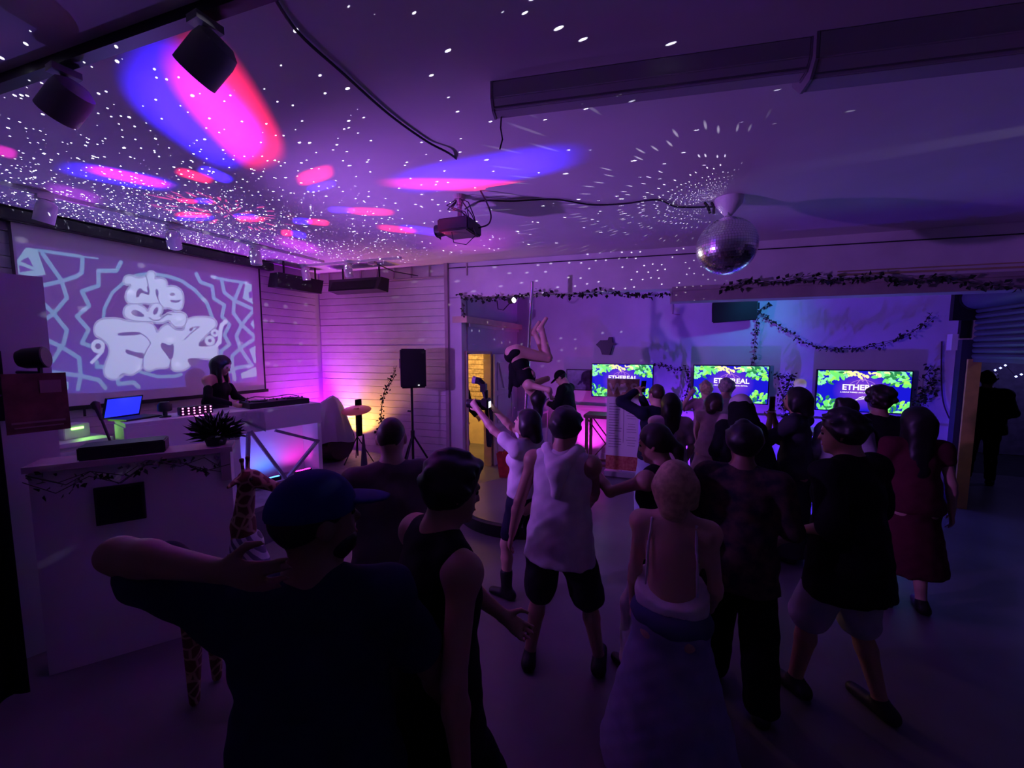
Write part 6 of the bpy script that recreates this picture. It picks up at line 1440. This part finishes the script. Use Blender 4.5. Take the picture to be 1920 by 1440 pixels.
def shoes(J, m=SHOE, boot=0.0): return [('boot' if boot else 'shoe', shoes_sdf(J, q, boot), m) for q in 'LR']
def phone(loc, th, tilt, label, lit=False):
    t = tag(empty('phone', loc, th), label, 'phone'); t.rotation_euler = (tilt, 0, th)
    mb = MB(); mb.box((0, 0, 0), (0.074, 0.009, 0.15)); mb.build('casing', BLACK, t, bevel=0.003)
    mb = MB(); mb.box((0, -0.005, 0), (0.066, 0.001, 0.138)); mb.build('display', emis('phone_display', (0.6, 0.65, 0.9), 0.6) if lit else mat('phone_glass', (0.01, 0.01, 0.012), 0.1), t)
    return t

# A: man in a blue cap, nearest
b, th, J = mk(588, 892, 1.80, -18, lean=0.05, hyaw=R(-52), hpitch=R(-4), handL=(-0.15, -0.10, 1.60), elbL=(-0.85, 0.50, -0.35), handR=(0.36, 0.16, 0.93), elbR=(0.8, -0.6, 0), palmL=(0.6, 0.8, 0.0), curl=0.35, footL=(-0.16, 0.05, 0), footR=(0.16, -0.02, 0))
person('man in a blue cap and navy T-shirt with hand behind head', b, th, J, 'brown', [('shirt', top_sdf(J, 1.10, 0.020, 0.70, 0.80, 1.15), NAVY), ('trousers', legs_sdf(J, 1.1, 0.016, 1.95, 0.012), BLK)] + shoes(J), hair=('crop', 'black'), cap=CAPB, g=0.0085, w=1.12, beard='black')
# B: man in a black vest walking to the right
b, th, J = mk(846, 858, 1.76, -62, lean=0.08, hyaw=R(-6), hpitch=R(8), handR=(0.34, -0.06, 0.92), elbR=(0.5, -0.8, 0), holds={'handL': (985, 1195, 1.70)}, elbL=(-0.6, -0.5, -0.8), footL=(-0.10, -0.22, 0), footR=(0.12, 0.26, 0), kneeR=(0.1, 1, 0), curl=0.6)
person('dark-haired man in a black sleeveless vest striding to the right', b, th, J, 'tan', [('vest', top_sdf(J, 1.06, 0.022, 0, 0.80, 1.22), BLK), ('trousers', legs_sdf(J, 1.0, 0.014, 1.95, 0.01), BLK)] + shoes(J), hair=('quiff', 'black'), g=0.0085)
# C: shaven-headed man in a brown T-shirt
b, th, J = mk(733, 783, 1.76, 4, lean=0.03, hyaw=R(-12), handL=(-0.22, 0.30, 1.02), handR=(0.26, 0.28, 1.0), elbL=(-0.9, -0.6, -0.2), elbR=(0.9, -0.6, -0.2), footL=(-0.16, 0.08, 0), footR=(0.15, -0.05, 0))
person('shaven-headed man in a brown T-shirt seen from behind', b, th, J, 'light', [('shirt', top_sdf(J, 1.15, 0.020, 0.85, 0.80, 1.1), MAUVE), ('trousers', legs_sdf(J, 1.05, 0.014, 1.95, 0.0), BLK)] + shoes(J), hair=('shaved', 'brown'), g=0.010, w=1.1)
# D: man in a white sleeveless hooded top
b, th, J = mk(1062, 770, 1.76, -6, lean=0.07, hyaw=R(-18), hpitch=R(10), handL=(-0.34, 0.05, 0.86), handR=(0.16, 0.36, 1.02), elbR=(1.0, -0.3, -0.4), footL=(-0.20, 0.04, 0), footR=(0.26, 0.10, 0), kneeR=(0.3, 1, 0), twist=R(-8))
hood = SDF(); up_ = J['T'] @ np.array([0, 0, 1.0]); bk_ = J['T'] @ np.array([0, -1.0, 0])
hood.cone(J['neck'] + J['T'] @ np.array([-0.10, 0.0, 0.01]), J['neck'] + bk_ * 0.10 - up_ * 0.10, 0.05, 0.06, 0.04); hood.cone(J['neck'] + J['T'] @ np.array([0.10, 0.0, 0.01]), J['neck'] + bk_ * 0.10 - up_ * 0.10, 0.05, 0.06, 0.04); hood.cone(J['neck'] + bk_ * 0.10 - up_ * 0.10, J['neck'] + bk_ * 0.12 - up_ * 0.24, 0.06, 0.03, 0.03)
person('man in a white sleeveless hooded top and dark shorts', b, th, J, 'tan', [('hooded_top', top_sdf(J, 1.0, 0.026, 0, 0.82, 1.12), WHT_F), ('hood', hood, WHT_F), ('shorts', legs_sdf(J, 1.02, 0.024, 0.92, 0.03), SHORT)] + shoes(J), hair=('round', 'black'), g=0.0095)
# E: person in a black tank top reaching to the left
b, th, J = mk(1230, 798, 1.68, 50, fem=True, lean=0.06, hyaw=R(25), hpitch=R(12), holds={'handL': (1108, 872, 2.72)}, elbL=(-0.3, -0.2, -1), handR=(0.22, 0.30, 1.0), footL=(-0.10, 0.14, 0), footR=(0.12, -0.10, 0), curl=0.3)
person('person in a black tank top and white trousers reaching to the left', b, th, J, 'tan', [('tank_top', top_sdf(J, 1.08, 0.016, 0, 0.86, 1.05), BLK), ('trousers', legs_sdf(J, 1.0, 0.016, 1.9, 0.03), WHT_F)] + shoes(J), hair=('tied', 'dark'), g=0.010)
# F: long-haired woman in a pale dress
b, th, J = mk(1257, 738, 1.67, 8, fem=True, handL=(-0.20, 0.2, 0.95), handR=(0.22, 0.18, 0.95), hyaw=R(20))
person('woman with long dark hair in a pale dress seen from behind', b, th, J, 'light', [('dress', top_sdf(J, 1.05, 0.014, 0.7, 0.9, 1.0), PALEP), ('skirt', skirt_sdf(J, 1.0, 0.42, 0.10), PALEP)] + shoes(J), hair=('long', 'black'))
# G: man in navy holding a phone up
b, th, J = mk(1231, 721, 1.74, 30, lean=-0.02, hyaw=R(10), holds={'handL': (1194, 732, 4.78), 'handR': (1203, 742, 4.78)}, elbL=(-1, 0.1, -0.4), elbR=(0.3, 0.2, -1), footL=(-0.14, 0.05, 0), curl=0.8)
person('man in a navy jumper holding a phone above his forehead', b, th, J, 'light', [('jumper', top_sdf(J, 1.05, 0.016, 1.9, 0.88, 1.05), NAVY2), ('jeans', legs_sdf(J, 1.0, 0.014, 1.95, 0.01), JEAN)] + shoes(J, SHOEW), hair=('crop', 'brown'))
phone(Vector(tuple(pd(1206, 725, 4.78))), TURN(1206, 40), R(10), 'black phone held above his forehead by the man in navy')
# H: person with a raised hand
b, th, J = mk(1324, 720, 1.68, 5, 5.75, fem=True, holds={'handL': (1293, 742, 5.7)}, elbL=(-0.6, -0.2, -1), handR=(0.2, 0.3, 1.05), hyaw=R(10), curl=0.25, palmL=(0, 1, 0))
person('short-haired person in a dusty pink top raising the left hand', b, th, J, 'light', [('top', top_sdf(J, 1.05, 0.014, 0.6, 0.88, 1.05), PINKT), ('trousers', legs_sdf(J, 1.0, 0.012, 1.95, 0.0), SHORT)] + shoes(J), hair=('short', 'blond'))
# I: grey-haired man in front of the middle screen
b, th, J = mk(1363, 720, 1.76, 0, 5.3, lean=0.06, hpitch=R(14), hyaw=R(-15), handL=(-0.2, 0.3, 1.0), handR=(0.2, 0.3, 1.0))
person('grey-haired man in a pale shirt before the middle screen', b, th, J, 'light', [('shirt', top_sdf(J, 1.05, 0.016, 0.8, 0.86, 1.05), CREAMF), ('trousers', legs_sdf(J, 1.0, 0.012, 1.95, 0.0), SHORT)] + shoes(J), hair=('short', 'grey'))
# J: woman in a short pale dress
b, th, J = mk(1342, 742, 1.60, -25, 4.95, fem=True, side=0.05, handL=(-0.24, 0.10, 0.92), handR=(0.24, 0.16, 0.98), footL=(-0.20, 0.05, 0), footR=(0.05, -0.04, 0), hyaw=R(-10))
person('woman in a short pale pink dress with bare legs', b, th, J, 'light', [('dress', top_sdf(J, 1.04, 0.013, 0.15, 0.9, 1.0), PALEP), ('skirt', skirt_sdf(J, 1.0, 0.60, 0.06), PALEP)] + shoes(J, SHOEW), hair=('bob', 'brown'))
# K: figure in a white headband and long black veil
b, th, J = mk(1390, 744, 1.67, 10, fem=True, lean=0.04, handL=(-0.18, 0.25, 1.0), handR=(0.25, 0.2, 0.95))
s_ = J['s']; hd, Hh = J['head'], J['H']
vl = SDF(); vl.ell(hd + Hh @ (np.array([0, -0.03, 0.01]) * s_), np.array([0.108, 0.118, 0.122]) * s_, Hh, 0.03); vl.carve(hd + Hh @ (np.array([0, 0.12, -0.01]) * s_), np.array([0.075, 0.09, 0.11]) * s_, Hh)
vl.cone(hd + np.array([0, -0.05, -0.03]), np.array([0.12, -0.16, 0.95]) * s_, 0.10, 0.20, 0.05, (np.array([1.0, 0, 0]), 1.25)); vl.cut((0, 0, 0.86 * s_), (0, 0, -1))
band = SDF(); band.ell(hd + Hh @ (np.array([0, -0.01, 0.03]) * s_), np.array([0.116, 0.125, 0.130]) * s_, Hh, 0.02); band.carve(hd + Hh @ (np.array([0, 0.13, -0.03]) * s_), np.array([0.075, 0.10, 0.11]) * s_, Hh); band.cut(hd + Hh @ np.array([0, -0.06, 0]), Hh @ np.array([0, -1.0, -0.9])); band.cut(hd + Hh @ np.array([0, 0, -0.06]), (0, 0, -1))
person('figure with a white headband and long black veil', b, th, J, 'light', [('dress', top_sdf(J, 1.05, 0.016, 1.9, 0.9, 1.05), BLK), ('skirt', skirt_sdf(J, 1.02, 0.12, 0.10), BLK), ('veil', vl, BLK), ('headband', band, VEIL)] + shoes(J), hair=None)
# L: man with round black hair and patterned shirt
b, th, J = mk(1396, 796, 1.70, -2, lean=0.04, handL=(-0.22, 0.25, 0.98), handR=(0.22, 0.24, 1.0), elbL=(-0.4, -0.9, 0), elbR=(0.4, -0.9, 0), footL=(-0.12, 0.12, 0), footR=(0.16, -0.08, 0), hyaw=R(12))
person('man with round black hair and a patterned brown shirt', b, th, J, 'brown', [('shirt', top_sdf(J, 1.02, 0.020, 0.95, 0.78, 1.10), PATT), ('trousers', legs_sdf(J, 1.0, 0.016, 1.95, 0.03), BLK)] + shoes(J), hair=('round', 'black'), g=0.0095, w=1.0)
# M: blond woman with a bare back and long skirt
b, th, J = mk(1270, 868, 1.60, -4, fem=True, lean=0.05, handL=(-0.21, 0.10, 0.86), handR=(0.20, 0.20, 0.95), elbL=(-0.2, -1, 0), elbR=(0.2, -1, 0), hyaw=R(-6), footL=(-0.1, 0, 0), footR=(0.12, 0.06, 0))
T_ = J['T']; s_ = J['s']; band = top_sdf(J, 1.06, 0.010, 0, 1.02, 0.9, straps=True); band.cut(J['waist'] + T_ @ np.array([0, 0, 0.03]) * s_, T_ @ np.array([0, -0.5, 1.0]))
str_ = []
for sg in (-1, 1):
    q_ = SDF(); pts_ = [J['waist'] + T_ @ np.array([sg * 0.125, -0.06, 0.02]) * s_, J['chest'] + T_ @ np.array([sg * 0.118, -0.095, 0.0]) * s_, J['shc'] + T_ @ np.array([sg * 0.105, -0.05, 0.045]) * s_, J['shc'] + T_ @ np.array([sg * 0.100, 0.04, 0.04]) * s_, J['chest'] + T_ @ np.array([sg * 0.08, 0.14, 0.02]) * s_]
    for a_, b_ in zip(pts_[:-1], pts_[1:]): q_.cone(a_, b_, 0.010, 0.010, 0.004)
    str_.append(('strap', q_, WHT_F))
wb_ = SDF(); wb_.ell(J['pel'] + T_ @ np.array([0, 0, 0.02]) * s_, np.array([0.212, 0.165, 0.105]) * s_, T_)
person('blond woman with a bare back and long lavender skirt', b, th, J, 'light', [('top', band, WHT_F), ('skirt', skirt_sdf(J, 1.02, 0.06, 0.17), LAV), ('waistband', wb_, fabric('slate_blue', (0.08, 0.09, 0.20)))] + str_ + shoes(J), hair=('bob', 'blond'), g=0.0095)
# N: large man in a loose black shirt and pale shorts
b, th, J = mk(1583, 774, 1.78, 58, lean=0.05, hyaw=R(22), hpitch=R(6), holds={'handL': (1512, 992, 2.35)}, elbL=(-0.5, -0.7, -0.6), handR=(0.30, 0.22, 0.98), footL=(-0.15, 0.15, 0), footR=(0.16, -0.12, 0), curl=0.3, palmL=(0, 0, -1))
person('large man in a loose black shirt and pale shorts facing left', b, th, J, 'tan', [('shirt', top_sdf(J, 1.12, 0.024, 1.0, 0.74, 1.18), BLK), ('shorts', legs_sdf(J, 1.02, 0.018, 0.95, 0.03), PGREY)] + shoes(J), hair=('short', 'black'), g=0.0095, w=1.05)
# O: curly-haired person in a black jacket
b, th, J = mk(1650, 728, 1.79, 15, handL=(-0.22, 0.25, 1.0), handR=(0.24, 0.2, 0.98), hyaw=R(12))
patch = SDF(); patch.ell(J['shR'] + np.array([0.0, -0.05, 0.035]), np.array([0.05, 0.03, 0.03]), None)
person('curly-haired person in a black jacket before the right screen', b, th, J, 'tan', [('jacket', top_sdf(J, 1.12, 0.024, 1.9, 0.80, 1.08), BLK), ('shoulder_patch', patch, PGREY), ('trousers', legs_sdf(J, 1.0, 0.014, 1.95, 0.01), BLK)] + shoes(J), hair=('curly', 'dark'))
# P: person with hair in a bun
b, th, J = mk(1590, 748, 1.68, -25, fem=True, handL=(-0.28, 0.10, 0.92), handR=(0.2, 0.25, 1.0), hyaw=R(-20))
person('woman with her hair in a bun and pale sleeves', b, th, J, 'tan', [('top', top_sdf(J, 1.05, 0.018, 1.6, 0.86, 1.05), PGREY), ('trousers', legs_sdf(J, 1.0, 0.014, 1.95, 0.0), BLK)] + shoes(J), hair=('bun', 'dark'))
# Q: long-haired woman in a dark red dress at the right
b, th, J = mk(1720, 764, 1.68, 20, fem=True, handL=(-0.2, 0.2, 1.0), handR=(0.28, 0.02, 0.78), hyaw=R(15))
person('woman with long dark hair in a dark red dress', b, th, J, 'light', [('dress', top_sdf(J, 1.05, 0.014, 0.3, 0.9, 1.0), RED), ('skirt', skirt_sdf(J, 1.0, 0.35, 0.08), RED)] + shoes(J), hair=('long', 'black'))
# R: photographer
b, th, J = mk(988, 768, 1.64, 58, fem=True, lean=-0.04, hyaw=R(12), hpitch=R(-14), holds={'handL': (896, 768, 3.42), 'handR': (924, 764, 3.55)}, elbL=(-0.3, 0.1, -1), elbR=(0.5, 0.1, -1), footL=(-0.14, 0.10, 0), footR=(0.12, -0.16, 0), kneeL=(0, 1, 0), curl=0.9)
person('woman in a white T-shirt holding a camera up high', b, th, J, 'light', [('shirt', top_sdf(J, 1.03, 0.015, 0.55, 1.00, 1.0), WHT_F), ('shorts', legs_sdf(J, 1.0, 0.014, 0.75, 0.01), NAVY2)] + shoes(J, SHOE, 0.35), hair=('bob', 'black'), g=0.010)
cp = pd(911, 757, 3.5)
cm = tag(empty('camera_with_flash', cp, TURN(905, 75)), 'black camera with long lens and bent flash held up', 'camera')
mb = MB(); mb.box((0, 0, 0), (0.14, 0.07, 0.10)); mb.build('camera_body', BLACK, cm, bevel=0.01)
mb = MB(); mb.lathe([(0.034, 0.0), (0.037, 0.05), (0.04, 0.14), (0.038, 0.145)], (0, 0.03, 0), 20, rotto((0, 1, 0))); mb.build('lens', BLACK_MET, cm, smooth=True)
mb = MB(); mb.box((0, -0.036, -0.005), (0.075, 0.003, 0.055)); mb.build('rear_display', emis('camera_display', (0.85, 0.9, 1.0), 1.6), cm)
mb = MB(); mb.tube([(0, 0, 0.05), (0, 0.01, 0.12)], [0.02, 0.03], 10); mb.box((0, 0.02, 0.145), (0.06, 0.05, 0.07)); mb.tube([(0, 0.02, 0.17), (0, 0.06, 0.205), (0, 0.09, 0.21)], [0.026, 0.032, 0.032], 12); mb.build('flash', BLACK, cm)
mb = MB(); mb.lathe([(0.032, 0), (0.035, 0.03)], (0, 0.09, 0.21), 14, rotto((0, 1, 0.15))); mb.build('flash_head', mat('flash_diffuser', (0.5, 0.45, 0.55), 0.4), cm)
mb = MB(); sp_ = [(-0.065, -0.02, 0.0), (-0.07, -0.03, -0.12), (-0.06, -0.03, -0.28), (-0.03, -0.03, -0.38), (0.02, -0.03, -0.40), (0.06, -0.03, -0.33), (0.075, -0.03, -0.15), (0.068, -0.02, 0.0)]
for a_, b_ in zip(sp_[:-1], sp_[1:]): mb.bar(a_, b_, 0.03, 0.004, up=(1, 0, 0.2))
mb.build('neck_strap', SATIN_BLACK, cm)
# S: man in a black cap reading his phone at the back
b, th, J = mk(1052, 692, 1.82, 70, 6.9, lean=0.06, hpitch=R(30), handL=(-0.06, 0.30, 1.16), handR=(0.08, 0.30, 1.14), elbL=(-0.7, -0.4, -0.6), elbR=(0.7, -0.4, -0.6), curl=0.7)
person('man in a black cap and jacket looking down at his phone', b, th, J, 'light', [('jacket', top_sdf(J, 1.12, 0.024, 1.9, 0.84, 1.05), BLK), ('trousers', legs_sdf(J, 1.0, 0.014, 1.95, 0.01), BLK)] + shoes(J), hair=('crop', 'dark'), cap=BLK)
wrm = Vector(tuple(rotz(th) @ (J['wrL'] * 0.5 + J['wrR'] * 0.5 + np.array([0, 0.10, 0.05])) + np.array([b[0], b[1], 0])))
phone(wrm, th + R(180), R(-50), 'black phone looked at by the man in the black cap')
# tall person in a dark robe filming
b, th, J = mk(1495, 728, 1.76, 72, fem=True, hyaw=R(6), hpitch=R(-4), holds={'handL': (1444, 785, 4.02), 'handR': (1452, 786, 4.05)}, elbL=(-0.6, -0.2, -1), elbR=(0.8, -0.2, -1), curl=0.9)
person('tall person in a dark grey robe filming with both hands', b, th, J, 'tan', [('robe', top_sdf(J, 1.0, 0.018, 1.3, 0.9, 1.05), GREYR), ('skirt', skirt_sdf(J, 1.0, 0.06, 0.03), GREYR)] + shoes(J), hair=('bob', 'black'))
phone(Vector(tuple(pd(1448, 757, 4.0))), TURN(1448, 50), R(0), 'dark phone held upright by the tall person in grey')
# U: seated figure in the doorway
b = (-3.72, 5.86); h = 1.72; th = R(-100)
J = skeleton(h, lean=0.1, handL=(-0.2, 0.3, 1.0), handR=(0.2, 0.3, 1.0), hyaw=R(20))
person('figure in dark clothes standing in the lit doorway', b, th, J, 'light', [('jacket', top_sdf(J, 1.08, 0.02, 1.8, 0.84, 1.05), BLK), ('trousers', legs_sdf(J, 1.0, 0.014, 1.95, 0.01), fabric('khaki', (0.20, 0.16, 0.10)))] + shoes(J), hair=('short', 'grey'))
# V: the disc jockey
dj = pX(398, 700, -5.56); b = (float(dj[0]), float(dj[1])); h = 1.64; th = -R(62)
J = skeleton(h, fem=True, lean=0.10, hpitch=R(20), hyaw=R(6), handL=(-0.02, 0.40, 1.12), handR=(0.26, 0.38, 1.12), elbL=(-0.6, -0.4, -0.7), elbR=(0.8, -0.3, -0.7), curl=0.4)
bare = top_sdf(J, 1.03, 0.014, 0, 0.86, 1.0, straps=True); bare.cut(J['chest'] + J['T'] @ np.array([0, 0, 0.10]), J['T'] @ np.array([0, 0, 1.0]))
slv = SDF()
for q in 'LR':
    m_ = J['sh' + q] * 0.55 + J['el' + q] * 0.45; slv.cone(m_, J['el' + q], 0.050, 0.046, 0.02); slv.cone(J['el' + q], J['wr' + q], 0.046, 0.034, 0.02)
person('woman with shoulder-length black hair working the booth', b, th, J, 'light', [('top', bare, BLK), ('sleeves', slv, BLK), ('trousers', legs_sdf(J, 1.0, 0.014, 1.95, 0.0), BLK)] + shoes(J), hair=('dj', 'black'), z=0.45)
# W: man standing outside the shutter
h = 1.80; b = dep(1858, 6.2); th = TURN(1858, 0)
J = skeleton(h, handL=(-0.2, 0.25, 1.05), handR=(0.2, 0.25, 1.05))
person('dark figure standing in the yard beyond the shutter', b, th, J, 'tan', [('jacket', top_sdf(J, 1.15, 0.026, 1.9, 0.82, 1.05), BLK), ('trousers', legs_sdf(J, 1.0, 0.014, 1.95, 0.0), BLK)] + shoes(J), hair=('short', 'black'))
# T: pole dancer, curled round the pole upside down
D_ = float((np.array([PX, PY, 2.0]) - CAM) @ FW)
def DP(u, v, o=0.0): return pd(u, v, D_ + o)
dz = 2.0; base = np.array([PX, PY, 0.0])
def L_(u, v, o=0.0): return DP(u, v, o) - base
fw2 = nrm(np.array([FW[0], FW[1], 0]))
J = {'s': 0.94, 'fem': True, 'curl': 0.9}
pel = L_(968, 664, -0.16); chest = L_(985, 712, -0.20); upv = nrm(chest - pel); bkv = nrm(np.cross(upv, fw2)); 
rt = fw2                                           # the side facing away from us is her right
fr = nrm(np.cross(upv, rt)); rt = nrm(np.cross(fr, upv)); J['T'] = np.stack([rt, fr, upv], 1)
def tq(x, y, z): return pel + J['T'] @ (np.array([x, y, z]) * 0.94)
J['pel'] = pel; J['waist'] = tq(0, 0.01, 0.15); J['chest'] = tq(0, 0.02, 0.34); J['shc'] = tq(0, 0.02, 0.47); J['neck'] = tq(0, 0.02, 0.53); J['headb'] = tq(0, 0.03, 0.575); J['H'] = J['T'] @ rotx(-0.35); J['head'] = J['headb'] + J['H'] @ np.array([0, 0.02, 0.10]) * 0.94
for q, sg in (('L', -1), ('R', 1)):
    J['sh' + q] = tq(sg * 0.16, 0.02, 0.47); J['hip' + q] = tq(sg * 0.09, 0.02, -0.02)
J['palmL'] = J['palmR'] = None
J['elL'], J['wrL'] = ik(J['shL'], L_(1032, 742, -0.25), 0.27, 0.24, fr * 0.3 - rt); J['elR'], J['wrR'] = ik(J['shR'], L_(994, 718, 0.05), 0.27, 0.24, fr)
for q, o, du in (('L', -0.14, 0), ('R', 0.06, -6)):
    J['kn' + q], J['an' + q] = L_(1040 + du, 674, o - 0.02), L_(1020 + du * 2, 634, o + 0.02)
    J['kn' + q] = J['hip' + q] + nrm(J['kn' + q] - J['hip' + q]) * min(0.42, np.linalg.norm(J['kn' + q] - J['hip' + q])); J['an' + q] = J['kn' + q] + nrm(J['an' + q] - J['kn' + q]) * 0.38
    J['toe' + q] = J['an' + q] + nrm(L_(1024, 610, o) - L_(1016, 634, o)) * 0.16; J['heel' + q] = J['an' + q] + nrm(L_(1006, 630, o) - L_(1020, 634, o)) * 0.04
hr = SDF(); hr.ell(J['head'], np.array([0.10, 0.11, 0.11]), None, 0.03)
top_ = SDF(); top_.ell(J['chest'], np.array([0.155, 0.125, 0.12]), J['T'], 0.04); top_.ell(J['waist'], np.array([0.14, 0.11, 0.13]), J['T'], 0.04)
bt = SDF(); bt.ell(J['pel'], np.array([0.182, 0.128, 0.10]), J['T'], 0.04); bt.ell(J['pel'] - fr * 0.07, np.array([0.12, 0.09, 0.085]), J['T'], 0.04)
sash = SDF(); sash.cone(J['waist'] - fr * 0.11, L_(955, 745, -0.25), 0.05, 0.02, 0.01, (fw2, 0.4)); sash.cone(J['waist'] - fr * 0.08, L_(970, 720, -0.22), 0.08, 0.05, 0.02, (fw2, 0.4))
long_ = SDF(); long_.cone(J['head'], J['head'] + np.array([0, 0, -0.30]), 0.09, 0.04, 0.03)
t = tag(empty('person', (PX, PY, 0)), 'dancer hanging curled upside down on the chrome pole', 'person')
body_sdf(J, 0.98).build('body', SK['light'], t, 0.010)
top_.build('top', BLK, t, 0.012); bt.build('briefs', BLK, t, 0.012); sash.build('sash', BLK, t, 0.012); 
for q in (hr,): 
    for o in long_.ops: q.ops.append(o)
    q.carve(J['head'] + J['H'] @ np.array([0, 0.12, -0.02]), np.array([0.06, 0.07, 0.08]), J['H']); q.build('hair', HR['black'], t, 0.011, wr=0.003)

# ================================================================== giraffe figure with a striped wrap
gb = loc_of(462, 905, 1.36); gth = math.pi / 2 + away(462) + R(-165)
gi = tag(empty('giraffe_figure', (gb[0], gb[1], 0), 0.0), 'tall giraffe figure in a striped wrap facing right', 'figure')
rg = nrm(np.array([RT[0], RT[1], 0])); fg = nrm(np.array([FW[0], FW[1], 0]))
def gp(x, z, y=0.0): return rg * x + fg * y + np.array([0, 0, z])
G = SDF(); G.ell(gp(-0.16, 0.62), np.array([0.26, 0.15, 0.17]), np.stack([rg, fg, [0, 0, 1.0]], 1), 0.05)
G.cone(gp(-0.02, 0.68), gp(-0.035, 1.10), 0.115, 0.058, 0.06); G.cone(gp(-0.035, 1.10), gp(0.0, 1.34), 0.058, 0.046, 0.04)
G.ell(gp(0.02, 1.385), np.array([0.07, 0.05, 0.055]), np.stack([rg, fg, [0, 0, 1.0]], 1), 0.03); G.cone(gp(0.04, 1.385), gp(0.17, 1.335), 0.048, 0.030, 0.02); G.ell(gp(0.175, 1.33), np.array([0.03, 0.03, 0.024]), None, 0.015)
for sg in (-1, 1):
    G.cone(gp(0.0, 1.42, sg * 0.022), gp(-0.002, 1.50, sg * 0.026), 0.011, 0.010, 0.01); G.ell(gp(-0.002, 1.505, sg * 0.026), np.array([0.016] * 3), None, 0.006)
    G.cone(gp(-0.02, 1.39, sg * 0.05), gp(-0.03, 1.37, sg * 0.11), 0.02, 0.012, 0.012)
    G.cone(gp(0.0, 0.56, sg * 0.08), gp(0.01, 0.03, sg * 0.09), 0.05, 0.028, 0.04); G.cone(gp(-0.32, 0.56, sg * 0.08), gp(-0.33, 0.03, sg * 0.09), 0.055, 0.028, 0.04)
G.cone(gp(-0.40, 0.66), gp(-0.45, 0.42), 0.015, 0.01, 0.02)
def giraffe_mat():
    m = mat('giraffe_coat', (0.30, 0.14, 0.07), 0.7); nt = m.node_tree; b_ = nt.nodes['Principled BSDF']
    tc = nt.nodes.new('ShaderNodeTexCoord'); v = nt.nodes.new('ShaderNodeTexVoronoi'); v.feature = 'DISTANCE_TO_EDGE'; v.inputs['Scale'].default_value = 13; nt.links.new(tc.outputs['Object'], v.inputs['Vector'])
    cr = nt.nodes.new('ShaderNodeValToRGB'); cr.color_ramp.elements[0].position = 0.05; cr.color_ramp.elements[0].color = (0.50, 0.33, 0.20, 1); cr.color_ramp.elements[1].position = 0.10; cr.color_ramp.elements[1].color = (0.14, 0.045, 0.025, 1)
    nt.links.new(v.outputs[0], cr.inputs[0]); nt.links.new(cr.outputs[0], b_.inputs['Base Color']); return m
G.build('body', giraffe_mat(), gi, 0.010)
for sg in (-1, 1): SDF().ell(gp(0.06, 1.395, sg * 0.045), np.array([0.012] * 3)).build('eye', EYE, gi, 0.006, relax=1)
mn = SDF()
for k in range(12): z_ = 0.85 + k * 0.045; mn.ell(gp(-0.105 + 0.05 * (z_ - 0.85) / 0.5 + (0.02 if z_ > 1.2 else 0), z_), np.array([0.025, 0.012, 0.03]), None, 0.01)
mn.build('mane', HR['dark'], gi, 0.009)
def stripe_mat():
    m = mat('striped_cotton', (0.5, 0.48, 0.55), 0.85); nt = m.node_tree; b_ = nt.nodes['Principled BSDF']; tc = nt.nodes.new('ShaderNodeTexCoord'); wv = nt.nodes.new('ShaderNodeTexWave'); wv.inputs['Scale'].default_value = 9; wv.inputs['Distortion'].default_value = 1.5; wv.bands_direction = 'DIAGONAL'; nt.links.new(tc.outputs['Object'], wv.inputs['Vector'])
    cr = nt.nodes.new('ShaderNodeValToRGB'); cr.color_ramp.elements[0].position = 0.45; cr.color_ramp.elements[0].color = (0.13, 0.10, 0.18, 1); cr.color_ramp.elements[1].position = 0.55; cr.color_ramp.elements[1].color = (0.55, 0.52, 0.58, 1); nt.links.new(wv.outputs['Fac'], cr.inputs[0]); nt.links.new(cr.outputs[0], b_.inputs['Base Color']); return m
wp = SDF(); wp.ell(gp(-0.15, 0.64), np.array([0.27, 0.175, 0.175]), np.stack([rg, fg, [0, 0, 1.0]], 1), 0.05); wp.cone(gp(-0.02, 0.72), gp(-0.02, 0.98), 0.135, 0.09, 0.05); wp.cut(gp(0, 0.48), (0, 0, -1))
wp.build('wrap', stripe_mat(), gi, 0.012, wr=0.006)
